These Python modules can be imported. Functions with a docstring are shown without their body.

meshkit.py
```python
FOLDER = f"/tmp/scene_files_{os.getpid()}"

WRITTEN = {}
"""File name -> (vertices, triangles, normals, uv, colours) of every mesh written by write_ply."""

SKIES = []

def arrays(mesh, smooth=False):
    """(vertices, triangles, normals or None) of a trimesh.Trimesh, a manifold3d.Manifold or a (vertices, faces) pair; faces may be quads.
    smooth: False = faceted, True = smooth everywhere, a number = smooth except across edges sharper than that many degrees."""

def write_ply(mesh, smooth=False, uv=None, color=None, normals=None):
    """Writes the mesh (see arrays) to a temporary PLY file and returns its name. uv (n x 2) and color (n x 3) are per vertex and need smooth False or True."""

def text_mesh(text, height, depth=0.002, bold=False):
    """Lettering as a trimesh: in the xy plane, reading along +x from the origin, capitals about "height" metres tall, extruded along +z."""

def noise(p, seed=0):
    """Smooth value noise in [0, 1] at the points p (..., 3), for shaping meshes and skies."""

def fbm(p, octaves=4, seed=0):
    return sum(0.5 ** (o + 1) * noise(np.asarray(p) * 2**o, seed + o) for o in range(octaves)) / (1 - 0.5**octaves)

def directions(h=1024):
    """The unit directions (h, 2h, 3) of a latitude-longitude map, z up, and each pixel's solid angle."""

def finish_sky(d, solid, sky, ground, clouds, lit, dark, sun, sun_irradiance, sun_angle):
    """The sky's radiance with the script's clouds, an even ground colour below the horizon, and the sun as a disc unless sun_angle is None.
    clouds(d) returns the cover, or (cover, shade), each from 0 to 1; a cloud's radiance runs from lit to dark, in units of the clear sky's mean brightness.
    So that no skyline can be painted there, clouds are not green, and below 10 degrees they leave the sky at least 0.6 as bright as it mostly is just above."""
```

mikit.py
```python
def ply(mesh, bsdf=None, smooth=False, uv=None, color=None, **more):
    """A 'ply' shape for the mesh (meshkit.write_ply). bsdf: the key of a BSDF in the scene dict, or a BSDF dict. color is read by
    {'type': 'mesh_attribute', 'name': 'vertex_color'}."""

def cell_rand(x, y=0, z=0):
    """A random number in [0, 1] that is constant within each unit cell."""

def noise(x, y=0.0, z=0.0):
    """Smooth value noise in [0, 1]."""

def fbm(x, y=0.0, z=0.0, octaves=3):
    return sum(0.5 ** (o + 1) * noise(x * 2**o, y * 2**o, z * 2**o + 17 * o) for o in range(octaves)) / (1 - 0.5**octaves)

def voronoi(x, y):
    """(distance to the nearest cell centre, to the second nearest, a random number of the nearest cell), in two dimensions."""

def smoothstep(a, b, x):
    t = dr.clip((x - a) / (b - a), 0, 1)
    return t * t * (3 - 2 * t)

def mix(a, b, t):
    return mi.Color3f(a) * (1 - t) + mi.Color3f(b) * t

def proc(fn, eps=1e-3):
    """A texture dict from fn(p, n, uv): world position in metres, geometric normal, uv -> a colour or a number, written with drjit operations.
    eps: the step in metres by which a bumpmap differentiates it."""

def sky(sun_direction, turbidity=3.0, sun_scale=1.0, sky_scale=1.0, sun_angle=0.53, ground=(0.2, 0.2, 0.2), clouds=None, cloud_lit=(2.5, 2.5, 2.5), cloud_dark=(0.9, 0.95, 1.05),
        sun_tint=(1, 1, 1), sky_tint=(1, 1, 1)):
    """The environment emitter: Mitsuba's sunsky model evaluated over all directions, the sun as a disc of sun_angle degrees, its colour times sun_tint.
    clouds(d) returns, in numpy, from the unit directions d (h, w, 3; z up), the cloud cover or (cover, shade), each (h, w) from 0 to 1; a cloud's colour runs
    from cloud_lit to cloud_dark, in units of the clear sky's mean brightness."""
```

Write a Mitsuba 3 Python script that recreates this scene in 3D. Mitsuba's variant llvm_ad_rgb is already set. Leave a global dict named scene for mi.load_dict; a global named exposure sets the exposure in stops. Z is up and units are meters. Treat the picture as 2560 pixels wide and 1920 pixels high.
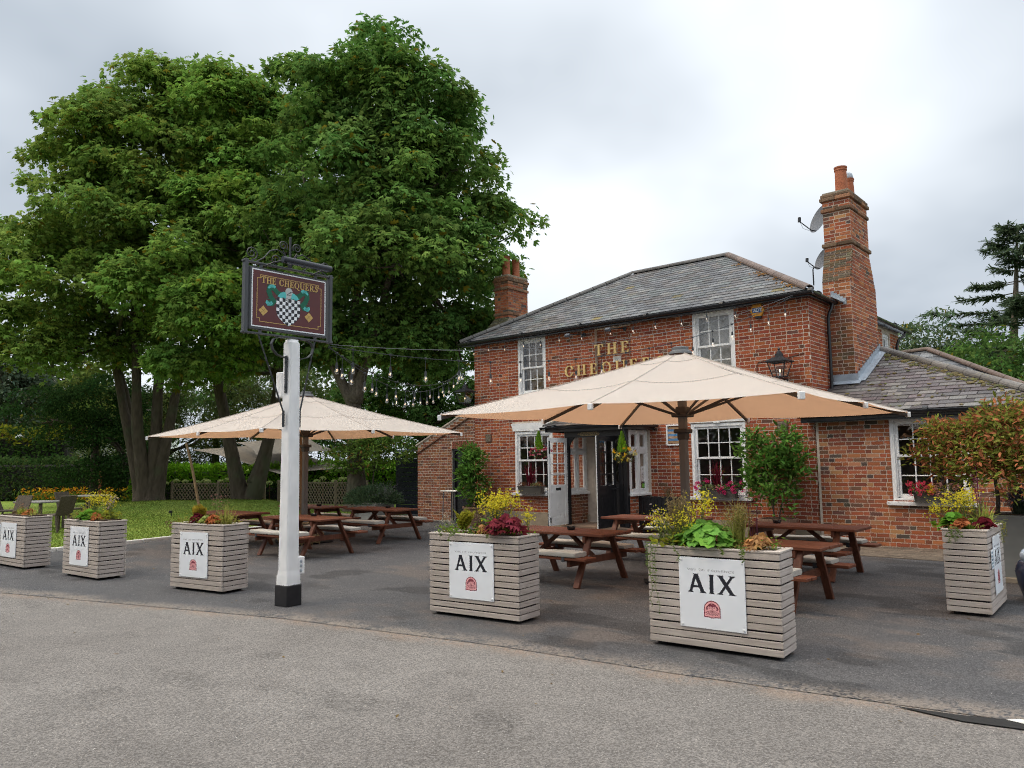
import math, random
import numpy as np
import trimesh
import drjit as dr
import mitsuba as mi
import mikit
from mikit import proc, noise, fbm, voronoi, cell_rand, smoothstep, mix
from meshkit import text_mesh, noise as nnoise, fbm as nfbm
from shapely.geometry import Polygon, box as sbox, LineString, Point
from shapely import affinity, union_all
from scipy.spatial import ConvexHull

T = mi.ScalarTransform4f
RS = np.random.RandomState(11)
scene, labels = {}, {}

# ------------------------------------------------------------------ camera, sky, exposure
EYE = np.array([0.0, 0.0, 1.7])
FWD = np.array([-0.652045, 0.751681, 0.099059])
UP = np.array([0.075372, -0.065741, 0.994986])
scene['camera'] = {'type': 'perspective', 'fov': 67.19, 'fov_axis': 'x', 'near_clip': 0.05, 'far_clip': 2000.0,
                   'to_world': T().look_at(origin=EYE.tolist(), target=(EYE + FWD).tolist(), up=UP.tolist())}


def clouds(d):
    z = np.maximum(d[..., 2], 0.03)
    q = np.stack([d[..., 0] / (z + 0.35) * 1.1, d[..., 1] / (z + 0.35) * 1.1, z * 0.0 + 3.3], -1)
    n = nfbm(q * 1.5 + 4.0, 5, 3)
    m = nfbm(q * 0.7 + 9.0, 3, 8)
    s = 0.90 + np.clip(1.0 * (0.62 * n + 0.5 * m - 0.56), -0.24, 0.16)
    z1 = np.clip((d[..., 2] - 0.40) / 0.55, 0, 1)
    s = np.clip(s - 0.72 * z1 * z1 * (3 - 2 * z1), 0, 1)   # an overcast sky is brightest overhead
    return np.ones_like(z), s


scene['sky'] = mikit.sky((-0.45, -0.62, 0.95), turbidity=4.0, sun_scale=0.16, sun_angle=26.0, clouds=clouds,
                         cloud_lit=(3.55, 3.62, 3.66), cloud_dark=(0.74, 0.84, 0.96), ground=(0.16, 0.16, 0.15))
exposure = 2.72
# ------------------------------------------------------------------ helpers
USED = set()


def uniq(k):
    n, i = k, 0
    while n in USED:
        i += 1
        n = f'{k}_{i:03d}'
    USED.add(n)
    return n


def lab(k, label=None, cat=None, group=None, kind=None):
    d = labels.setdefault(k, {})
    if label: d['label'] = label
    if cat: d['category'] = cat
    if group: d['group'] = group
    if kind: d['kind'] = kind
    return k


def thing(name, label, cat, group=None):
    return lab(uniq(name), label, cat, group)


def rz(a):
    c, s = math.cos(a), math.sin(a)
    return np.array([[c, -s, 0], [s, c, 0], [0, 0, 1.0]])


def ry(a):
    c, s = math.cos(a), math.sin(a)
    return np.array([[c, 0, s], [0, 1, 0], [-s, 0, c]])


def rx(a):
    c, s = math.cos(a), math.sin(a)
    return np.array([[1, 0, 0], [0, c, -s], [0, s, c]])


BOXV = np.array([[x, y, z] for x in (-1, 1) for y in (-1, 1) for z in (-1, 1)], float)
BOXF = np.array([[0, 1, 3], [0, 3, 2], [4, 6, 7], [4, 7, 5], [0, 4, 5], [0, 5, 1], [2, 3, 7], [2, 7, 6], [0, 2, 6], [0, 6, 4], [1, 5, 7], [1, 7, 3]])


def _cb(b, h):
    o = []
    for sx in (-1, 1):
        for sy in (-1, 1):
            for sz in (-1, 1):
                for k in range(3):
                    e = [h[0] - b, h[1] - b, h[2] - b]
                    e[k] = h[k]
                    o.append([sx * e[0], sy * e[1], sz * e[2]])
    return np.array(o)


def _hullf(v):
    h = ConvexHull(v)
    f = h.simplices.copy()
    c = v.mean(0)
    n = np.cross(v[f[:, 1]] - v[f[:, 0]], v[f[:, 2]] - v[f[:, 0]])
    flip = ((v[f[:, 0]] - c) * n).sum(1) < 0
    f[flip] = f[flip][:, ::-1]
    return f


CBF = _hullf(_cb(0.2, (1, 1.1, 1.2)))


class MB:
    """collects pieces into one mesh, with a colour per vertex"""

    def __init__(self, R=None, t=(0, 0, 0)):
        self.V, self.F, self.C, self.n = [], [], [], 0
        self.R, self.t = (np.eye(3) if R is None else R), np.array(t, float)

    def add(self, v, f, col=None):
        v, f = np.asarray(v, float), np.asarray(f, int)
        if f.ndim == 2 and f.shape[1] == 4:
            f = np.vstack([f[:, [0, 1, 2]], f[:, [0, 2, 3]]])
        self.V.append(v @ self.R.T + self.t)
        self.F.append(f + self.n)
        c = np.ones((len(v), 3)) if col is None else np.broadcast_to(np.asarray(col, float), (len(v), 3))
        self.C.append(c)
        self.n += len(v)
        return self

    def box(self, c, s, R=None, col=None, b=0.0):
        h = np.array(s, float) / 2
        v, f = (BOXV * h, BOXF) if b <= 0 else (_cb(min(b, h.min() * 0.45), h), CBF)
        if R is not None: v = v @ R.T
        return self.add(v + np.array(c, float), f, col)

    def bar(self, p, q, w, h=None, up=(0, 0, 1), col=None, b=0.0, ext=0.0):
        p, q = np.array(p, float), np.array(q, float)
        L = np.linalg.norm(q - p)
        z = (q - p) / L
        u = np.array(up, float)
        if abs(np.dot(u, z)) > 0.98: u = np.array([1.0, 0, 0])
        x = np.cross(u, z); x /= np.linalg.norm(x)
        y = np.cross(z, x)
        return self.box((p + q) / 2, (w, h or w, L + ext), np.stack([x, y, z], 1), col, b)

    def tube(self, pts, r, n=8, col=None, cap=True):
        pts = np.array(pts, float)
        r = np.broadcast_to(np.asarray(r, float), (len(pts),))
        t = np.gradient(pts, axis=0)
        t /= np.linalg.norm(t, axis=1, keepdims=True) + 1e-12
        u = np.array([0, 0, 1.0]) if abs(t[0, 2]) < 0.9 else np.array([1.0, 0, 0])
        rings, a = [], np.arange(n) * 2 * np.pi / n
        for i in range(len(pts)):
            x = np.cross(u, t[i]); x /= np.linalg.norm(x) + 1e-12
            y = np.cross(t[i], x)
            u = y if abs(np.dot(y, t[i])) < 0.5 else u
            u = np.cross(t[i], x)
            rings.append(pts[i] + r[i] * (np.cos(a)[:, None] * x + np.sin(a)[:, None] * y))
            u = y
        v = np.vstack(rings)
        f = []
        i = np.arange(n)
        for k in range(len(pts) - 1):
            A, B = k * n + i, k * n + (i + 1) % n
            f.append(np.stack([A, B, B + n, A + n], 1))
        f = np.vstack(f)
        f = np.vstack([f[:, [0, 1, 2]], f[:, [0, 2, 3]]])
        if cap:
            e = (len(pts) - 1) * n
            m = len(v)
            v = np.vstack([v, pts[0], pts[-1]])
            f = np.vstack([f, np.stack([(i + 1) % n, i, i * 0 + m], 1), np.stack([e + i, e + (i + 1) % n, i * 0 + m + 1], 1)])
        return self.add(v, f, col)

    def lathe(self, prof, n=24, c=(0, 0, 0), col=None, R=None):
        prof = np.array(prof, float)
        a = np.arange(n) * 2 * np.pi / n
        v = np.stack([prof[:, None, 0] * np.cos(a), prof[:, None, 0] * np.sin(a), np.broadcast_to(prof[:, None, 1], (len(prof), n))], -1).reshape(-1, 3)
        i = np.arange(n)
        f = np.vstack([np.stack([k * n + i, k * n + (i + 1) % n, (k + 1) * n + (i + 1) % n, (k + 1) * n + i], 1) for k in range(len(prof) - 1)])
        if R is not None: v = v @ R.T
        return self.add(v + np.array(c), f, col)

    def poly(self, pg, d, R=None, c=(0, 0, 0), col=None):
        """shapely polygon in the local xy plane, extruded along local +z by d"""
        for g in getattr(pg, 'geoms', [pg]):
            if g.is_empty or g.area < 1e-9 or g.geom_type != 'Polygon': continue
            m = trimesh.creation.extrude_polygon(g, d, engine='earcut')
            v = np.array(m.vertices)
            if R is not None: v = v @ R.T
            self.add(v + np.array(c, float), m.faces, col)
        return self

    def mesh(self):
        if not self.V: return None
        return np.vstack(self.V), np.vstack(self.F), np.vstack(self.C)


def pack(c):
    """one colour per vertex, written as two numbers (meshes that carry only uv are joined by the renderer)"""
    q = np.clip(np.asarray(c, float), 0.004, 0.996)
    return np.stack([np.round(q[:, 0] * 2000) * 2048 + np.round(q[:, 1] * 2000), q[:, 2]], 1)


def unpack(p, n, uv):
    r = dr.floor(uv.x / 2048.0)
    return mi.Color3f(r / 2000.0, (uv.x - r * 2048.0) / 2000.0, uv.y)


def put(key, mb, mat, smooth=False, vc=False, label=None, kind=None, cat=None, group=None):
    m = mb.mesh() if isinstance(mb, MB) else mb
    if m is None: return None
    v, f = m[0], m[1]
    if vc and isinstance(smooth, (int, float)) and smooth is not True: smooth = False
    scene[key] = mikit.ply((v, f), mat, smooth, uv=pack(m[2]) if vc else np.zeros((len(v), 2)) if smooth in (True, False) else None)
    if label or kind or cat or group: lab(key, label, cat, group, kind)
    return key


def part(parent, name, mb, mat, smooth=False, vc=False, label=None, kind=None):
    return put(uniq(parent + '__' + name), mb, mat, smooth, vc, label, kind)


def solo(name, mb, mat, label, cat=None, group=None, smooth=False, vc=False, kind=None):
    return put(uniq(name), mb, mat, smooth, vc, label, kind, cat, group)


def pieces(parent, name, rest, items, mat, limit=300, vc=True, smooth=False):
    """items: (size shown, MB); the largest are parts, what is left is one part"""
    items = sorted(items, key=lambda x: -x[0])
    for _, m in items[:limit]: part(parent, name, m, mat, smooth, vc)
    if len(items) > limit:
        M = MB()
        for _, m in items[limit:]:
            a = m.mesh(); M.add(a[0], a[1], a[2])
        part(parent, rest, M, mat, smooth, vc, kind='stuff')


def near(p, w=1.0):
    return w / (np.linalg.norm(np.array(p) - EYE) + 1e-6)


def jit(c, a, r=RS):
    return np.clip(np.array(c) * (1 + a * (r.rand() - 0.5) * 2), 0.003, 0.95)


# ------------------------------------------------------------------ materials
def mat(name, base, rough=0.6, **kw):
    b = {'type': 'principled', 'base_color': base if isinstance(base, dict) else {'type': 'rgb', 'value': list(base)}, 'roughness': rough, 'specular': 0.35}
    b.update(kw)
    scene[name] = {'type': 'twosided', 'bsdf': b}
    return name


def bumped(name, base, rough, fn, scale, eps=2e-3, **kw):
    b = {'type': 'principled', 'base_color': base if isinstance(base, dict) else {'type': 'rgb', 'value': list(base)}, 'roughness': rough, 'specular': 0.35}
    b.update(kw)
    scene[name] = {'type': 'twosided', 'bsdf': {'type': 'bumpmap', 'arbitrary': proc(fn, eps), 'scale': scale, 'bsdf': b}}
    return name


VC = proc(unpack)


def edge_y(x):
    """the line where the dark forecourt meets the road"""
    xs = (-40.0, -16.0, -12.4, -7.7, -5.0, -3.1, -1.6, 3.0, 30.0)
    ys = (-2.5, 2.55, 3.52, 4.91, 5.42, 5.62, 5.86, 6.6, 11.0)
    y = ys[0] + (x - xs[0]) * ((ys[1] - ys[0]) / (xs[1] - xs[0]))
    for i in range(1, len(xs) - 1):
        y = dr.select(x > xs[i], ys[i] + (x - xs[i]) * ((ys[i + 1] - ys[i]) / (xs[i + 1] - xs[i])), y)
    return y


def road_col(p, n, uv):
    g = noise(p.x * 95, p.y * 95, 1.0)
    g2 = noise(p.x * 210, p.y * 210, 4.0)
    big = fbm(p.x * 0.6, p.y * 0.6, 2.0, 4)
    med = fbm(p.x * 4.1, p.y * 4.1, 7.0, 3)
    c = mix((0.150, 0.138, 0.128), (0.192, 0.180, 0.168), big)
    c = c * (0.86 + 0.28 * med)
    c = mix(c * 0.60, c * 1.28, smoothstep(0.18, 0.86, 0.6 * g + 0.4 * g2))
    c = mix(c, (0.52, 0.49, 0.45), 0.75 * smoothstep(0.93, 0.97, noise(p.x * 120, p.y * 120, 15.0)))
    # scattered scuffs with ragged outlines
    s = smoothstep(0.70, 0.76, fbm(p.x * 1.1 + 3, p.y * 2.3, 11.0, 4)) * smoothstep(0.35, 0.6, noise(p.x * 40, p.y * 40, 2.0))
    c = mix(c, c * 0.78, s)
    # gravel and rust-brown dirt lying along the joint with the forecourt
    d = p.y - edge_y(p.x) + 0.16 * (noise(p.x * 2.2, p.y * 2.2, 5.0) - 0.5)
    m = smoothstep(-0.30, -0.03, d) * smoothstep(0.30, 0.62, 0.55 * noise(p.x * 55, p.y * 55, 8.0) + 0.45 * fbm(p.x * 5, p.y * 5, 3.0, 3))
    c = mix(c, mix((0.16, 0.095, 0.06), (0.30, 0.23, 0.17), noise(p.x * 80, p.y * 80, 9.0)), 0.5 * m)
    return c


def tar_col(p, n, uv):
    g = noise(p.x * 100, p.y * 100, 1.0)
    g2 = noise(p.x * 230, p.y * 230, 3.0)
    big = fbm(p.x * 0.55 + 2.0, p.y * 0.8, 12.0, 4)
    med = fbm(p.x * 2.7, p.y * 4.4, 3.0, 4)
    c = mix((0.058, 0.059, 0.063), (0.092, 0.089, 0.089), med)
    # worn, dusty brown areas
    w = smoothstep(0.53, 0.66, 0.62 * big + 0.38 * med)
    c = mix(c, (0.108, 0.091, 0.081), 0.75 * w)
    c = mix(c * 0.55, c * 1.35, smoothstep(0.2, 0.85, 0.6 * g + 0.4 * g2))
    c = mix(c, (0.32, 0.30, 0.28), 0.65 * smoothstep(0.91, 0.96, noise(p.x * 70, p.y * 70, 21.0)))
    # damp dark patches
    k = smoothstep(0.62, 0.70, fbm(p.x * 0.9 + 8, p.y * 1.7 + 1, 31.0, 4))
    c = mix(c, c * 0.62, k)
    d = p.y - edge_y(p.x) + 0.2 * (noise(p.x * 1.8, p.y * 1.8, 2.0) - 0.5)
    m = (1 - smoothstep(0.02, 0.42, d)) * smoothstep(0.32, 0.62, 0.5 * noise(p.x * 55, p.y * 55, 8.0) + 0.5 * fbm(p.x * 4, p.y * 4, 3.0, 3))
    return mix(c, mix((0.20, 0.16, 0.125), (0.33, 0.28, 0.235), g), 0.55 * m)


def grit(p, n, uv):
    return 0.6 * noise(p.x * 90, p.y * 90, 3.0) + 0.4 * noise(p.x * 35, p.y * 35, 5.0)


bumped('mat_road', proc(road_col), 0.85, grit, 0.006, specular=0.2)
bumped('mat_tar', proc(tar_col), 0.72, grit, 0.005, specular=0.3)


def grass_col(p, n, uv):
    a = fbm(p.x * 1.3, p.y * 1.3, 1.0, 4)
    b = noise(p.x * 30, p.y * 30, 2.0)
    c = mix((0.085, 0.150, 0.022), (0.165, 0.205, 0.042), a)
    return c * (0.6 + 0.8 * b)


mat('mat_grass', proc(grass_col), 0.9, specular=0.1)
mat('mat_kerb', proc(lambda p, n, uv: mix((0.50, 0.49, 0.46), (0.70, 0.69, 0.65), fbm(p.x * 9, p.y * 9, p.z * 9, 4))), 0.8)
mat('mat_earth', proc(lambda p, n, uv: mix((0.02, 0.014, 0.010), (0.075, 0.052, 0.035), noise(p.x * 60, p.y * 60, p.z * 60))), 0.95)
scene['mat_brick'] = {'type': 'blendbsdf',
                      'weight': proc(lambda p, n, uv: 0.85 * smoothstep(0.70, 0.82, fbm(p.x * 7.3, p.y * 7.3, p.z * 11.0, 4)) * smoothstep(0.4, 0.6, noise(p.x * 60, p.y * 60, p.z * 60))),
                      'a': {'type': 'twosided', 'bsdf': {'type': 'bumpmap', 'arbitrary': proc(lambda p, n, uv: fbm(p.x * 45, p.y * 45, p.z * 45, 3), 4e-3), 'scale': 0.006,
                                                       'bsdf': {'type': 'principled', 'base_color': VC, 'roughness': 0.85, 'specular': 0.2}}},
                      'b': {'type': 'twosided', 'bsdf': {'type': 'diffuse', 'reflectance': {'type': 'rgb', 'value': [0.40, 0.33, 0.26]}}}}
bumped('mat_mortar', proc(lambda p, n, uv: mix((0.42, 0.355, 0.29), (0.62, 0.54, 0.45), fbm(p.x * 14, p.y * 14, p.z * 14, 4))), 0.9, lambda p, n, uv: noise(p.x * 120, p.y * 120, p.z * 120), 0.003)
mat('mat_mortar_dark', proc(lambda p, n, uv: mix((0.14, 0.12, 0.085), (0.30, 0.26, 0.20), fbm(p.x * 14, p.y * 14, p.z * 14, 4))), 0.9)
scene['mat_slate'] = {'type': 'blendbsdf',
                      'weight': proc(lambda p, n, uv: 0.8 * smoothstep(0.66, 0.75, fbm(p.x * 5.0, p.y * 5.0, p.z * 5.0, 4)) * smoothstep(0.35, 0.65, noise(p.x * 45, p.y * 45, p.z * 45))),
                      'a': {'type': 'twosided', 'bsdf': {'type': 'principled', 'base_color': VC, 'roughness': 0.55, 'specular': 0.35}},
                      'b': {'type': 'twosided', 'bsdf': {'type': 'diffuse', 'reflectance': {'type': 'rgb', 'value': [0.21, 0.20, 0.15]}}}}
mat('mat_white', proc(lambda p, n, uv: mix((0.66, 0.665, 0.67), (0.79, 0.79, 0.78), fbm(p.x * 6, p.y * 6, p.z * 6, 3))), 0.4)
bumped('mat_post', proc(lambda p, n, uv: mix((0.62, 0.635, 0.65), (0.80, 0.805, 0.81), fbm(p.x * 14, p.y * 14, p.z * 4, 4))), 0.35, lambda p, n, uv: fbm(p.x * 22, p.y * 22, p.z * 9, 3), 0.006)
mat('mat_black', proc(lambda p, n, uv: mix((0.008, 0.008, 0.010), (0.020, 0.020, 0.023), fbm(p.x * 18, p.y * 18, p.z * 18, 3))), 0.35, specular=0.5)
mat('mat_iron', (0.020, 0.022, 0.026), 0.42, specular=0.5)
mat('mat_gutter', (0.014, 0.015, 0.018), 0.3, specular=0.5)
mat('mat_dark', (0.018, 0.017, 0.016), 0.8)
mat('mat_lead', proc(lambda p, n, uv: mix((0.20, 0.24, 0.29), (0.42, 0.47, 0.52), fbm(p.x * 6, p.y * 6, p.z * 6, 4))), 0.5)
mat('mat_vc', VC, 0.6)
mat('mat_vc_gloss', VC, 0.3, specular=0.5)
mat('mat_terracotta', proc(lambda p, n, uv: mix((0.30, 0.085, 0.04), (0.40, 0.15, 0.075), fbm(p.x * 9, p.y * 9, p.z * 9, 4))), 0.75)
mat('mat_gold', (0.62, 0.45, 0.19), 0.4)
scene['mat_glass'] = {'type': 'thindielectric', 'int_ior': 1.5}
mat('mat_room', (0.22, 0.19, 0.16), 0.9)
mat('mat_blind', (0.42, 0.41, 0.39), 0.7)
mat('mat_curtain', (0.16, 0.115, 0.075), 0.9)


def plank_mat(name, dark, light, rough, axis, sc=1.0):
    """painted or stained timber with grain running along an axis"""

    def fn(p, n, uv):
        q = [p.x * 60 * sc, p.y * 60 * sc, p.z * 60 * sc]
        q[axis] = q[axis] * 0.05
        g = fbm(q[0], q[1], q[2], 3)
        b = fbm(p.x * 2.5, p.y * 2.5, p.z * 2.5, 3)
        return mix(dark, light, smoothstep(0.2, 0.8, 0.6 * g + 0.4 * b))

    return mat(name, proc(fn), rough)


plank_mat('mat_slat_x', (0.315, 0.272, 0.240), (0.440, 0.392, 0.352), 0.7, 0)
plank_mat('mat_slat_y', (0.315, 0.268, 0.240), (0.440, 0.388, 0.352), 0.7, 1)
plank_mat('mat_table', (0.095, 0.028, 0.014), (0.185, 0.062, 0.032), 0.5, 0)
plank_mat('mat_leg', (0.080, 0.026, 0.014), (0.160, 0.056, 0.030), 0.55, 2)
mat('mat_cushion', proc(lambda p, n, uv: mix((0.33, 0.32, 0.29), (0.43, 0.42, 0.385), fbm(p.x * 8, p.y * 8, p.z * 8, 4)) * (0.92 + 0.16 * noise(p.x * 240, p.y * 240, p.z * 240))), 0.95, sheen=0.3, specular=0.1)
mat('mat_strap', (0.05, 0.055, 0.065), 0.8)
scene['mat_canopy'] = {'type': 'blendbsdf', 'weight': 0.33,   # woven cloth: pale where it reflects, brown where the light comes through
                       'a': {'type': 'twosided', 'bsdf': {'type': 'diffuse', 'reflectance': proc(lambda p, n, uv: mix((0.66, 0.605, 0.55), (0.725, 0.665, 0.605), fbm(p.x * 3, p.y * 3, p.z * 3, 4)) * (0.96 + 0.08 * noise(p.x * 300, p.y * 300, p.z * 300)))}},
                       'b': {'type': 'principledthin', 'base_color': {'type': 'rgb', 'value': [0.88, 0.48, 0.26]}, 'roughness': 0.9, 'diff_trans': 2.0, 'spec_trans': 0.0}}
mat('mat_bronze', (0.060, 0.052, 0.048), 0.4, metallic=0.3)
mat('mat_sailcloth', (0.27, 0.235, 0.19), 0.9)


def leafmat(name, dt=0.7, rough=0.45):
    scene[name] = {'type': 'principledthin', 'base_color': VC, 'roughness': rough, 'diff_trans': dt, 'spec_trans': 0.0, 'eta': 1.4}
    return name


leafmat('mat_leaf', 0.75, 0.5)
leafmat('mat_leaf_gloss', 0.5, 0.35)
leafmat('mat_petal', 0.8, 0.7)


def bark_fn(a, b, moss):
    def fn(p, n, uv):
        g = fbm(p.x * 14, p.y * 14, p.z * 3.5, 4)
        m = smoothstep(0.52, 0.68, fbm(p.x * 2.2 + 3, p.y * 2.2, p.z * 1.3, 4))
        return mix(mix(a, b, g), moss, 0.6 * m)

    return fn


bumped('mat_bark', proc(bark_fn((0.040, 0.030, 0.022), (0.125, 0.098, 0.072), (0.070, 0.082, 0.045))), 0.9, lambda p, n, uv: fbm(p.x * 18, p.y * 18, p.z * 4.0, 4), 0.05, eps=8e-3)
bumped('mat_bark_pale', proc(bark_fn((0.075, 0.060, 0.046), (0.20, 0.165, 0.13), (0.10, 0.105, 0.07))), 0.9, lambda p, n, uv: fbm(p.x * 24, p.y * 24, p.z * 7.0, 4), 0.04, eps=8e-3)
mat('mat_panel', (0.76, 0.765, 0.77), 0.25, specular=0.5)
# ------------------------------------------------------------------ the ground
def sheet(name, pg, z, m, label=None):
    M = MB()
    M.poly(pg, 0.004, None, (0, 0, z - 0.004))
    return put(uniq(name), M, m, kind='structure', label=label)


sheet('ground', sbox(-500, -400, 400, 700), -0.02, 'mat_grass', 'grassy ground reaching to the horizon around the pub')
EX = [(-40.0, -2.5), (-16.0, 2.55), (-12.4, 3.52), (-7.7, 4.91), (-5.0, 5.42), (-3.1, 5.62), (-1.6, 5.86), (3.0, 6.6), (30.0, 11.0)]
sheet('road', Polygon(EX + [(60, 11), (60, -60), (-120, -60), (-120, -19.3)]).buffer(0.05), -0.006, 'mat_road', 'pale worn tarmac road across the foreground')
FORE = Polygon(EX + [(30, 40), (-19.6, 40), (-19.4, 14.4), (-18.7, 11.8), (-18.4, 10.1), (-17.9, 8.5), (-17.62, 7.3), (-17.48, 6.0), (-17.6, 4.9), (-18.4, 3.9), (-22, 2.5), (-40, -2.4)]).buffer(0)
sheet('forecourt', FORE, 0.0, 'mat_tar', 'dark patched tarmac forecourt in front of the pub')
KERB = [(-40, -2.35), (-30, 0.2), (-22, 2.52), (-18.6, 3.75), (-17.85, 4.4), (-17.5, 5.3), (-17.48, 6.0), (-17.62, 7.3), (-17.9, 8.5), (-18.4, 10.1), (-18.75, 11.8), (-19.4, 14.4), (-19.8, 16.4)]
kl = LineString(KERB)
pts = [kl.interpolate(s) for s in np.arange(0, kl.length, 0.92)]
k0 = uniq('kerb')
lab(k0, 'pale concrete edging kerb curving along the lawn', kind='structure')
for a, b in zip(pts[:-1], pts[1:]):
    M = MB()
    M.bar((a.x, a.y, 0.01), (b.x, b.y, 0.01), 0.115, 0.125, col=None, b=0.012, ext=-0.006)
    part(k0, 'edging_block', M, 'mat_kerb')


def lawn_z(x, y):
    z = 0.035 + 0.03 * nfbm(np.stack([x * 0.3, y * 0.3, x * 0], -1), 3, 5)
    for (tx, ty, h, r) in ((-30.1, 13.3, 0.30, 2.4), (-26.7, 15.3, 0.34, 2.2), (-20.4, 15.8, 0.12, 1.5)):
        z = z + h * np.exp(-((x - tx) ** 2 + (y - ty) ** 2) / r ** 2)
    return z


lawn = Polygon([(x - 0.05, y) for x, y in KERB] + [(-24, 24), (-60, 40), (-90, 0), (-60, -12)]).buffer(0)
tri = trimesh.creation.triangulate_polygon(lawn, engine='earcut')
m = trimesh.Trimesh(np.c_[tri[0], np.zeros(len(tri[0]))], tri[1])
for _ in range(9):
    e = m.edges_unique_length
    if e.max() < 1.5: break
    m = m.subdivide(np.unique(np.nonzero((np.linalg.norm(m.triangles[:, [1, 2, 0]] - m.triangles, axis=2) > 1.5).any(1))[0]))
v = np.array(m.vertices); v[:, 2] = lawn_z(v[:, 0], v[:, 1])
scene[uniq('lawn')] = mikit.ply((v, m.faces), 'mat_grass', True)
lab('lawn', 'mown garden lawn under the big trees', kind='structure')
# grass blades
n = 70000
gx, gy = RS.uniform(-31, -17.3, n), RS.uniform(3.4, 16.5, n)
from shapely import contains_xy
ok = contains_xy(lawn.buffer(-0.08), gx, gy)
gx, gy = gx[ok], gy[ok]; n = len(gx)
gz = lawn_z(gx, gy) - 0.004
a = RS.uniform(0, 6.28, n); h = RS.uniform(0.02, 0.055, n); w = 0.008
L = RS.normal(0, 0.02, (n, 2))
bv = np.stack([np.stack([gx - w * np.cos(a), gy - w * np.sin(a), gz], 1), np.stack([gx + w * np.cos(a), gy + w * np.sin(a), gz], 1), np.stack([gx + L[:, 0], gy + L[:, 1], gz + h], 1)], 1).reshape(-1, 3)
bc = np.repeat(np.array([[0.13, 0.20, 0.035]]) * RS.uniform(0.55, 1.45, (n, 1)) * np.stack([RS.uniform(0.8, 1.5, n), np.ones(n), np.ones(n)], 1), 3, 0)
put(uniq('grass'), (bv, np.arange(3 * n).reshape(-1, 3), bc), 'mat_leaf', vc=True, kind='stuff', label='short mown grass blades on the lawn')
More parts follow.
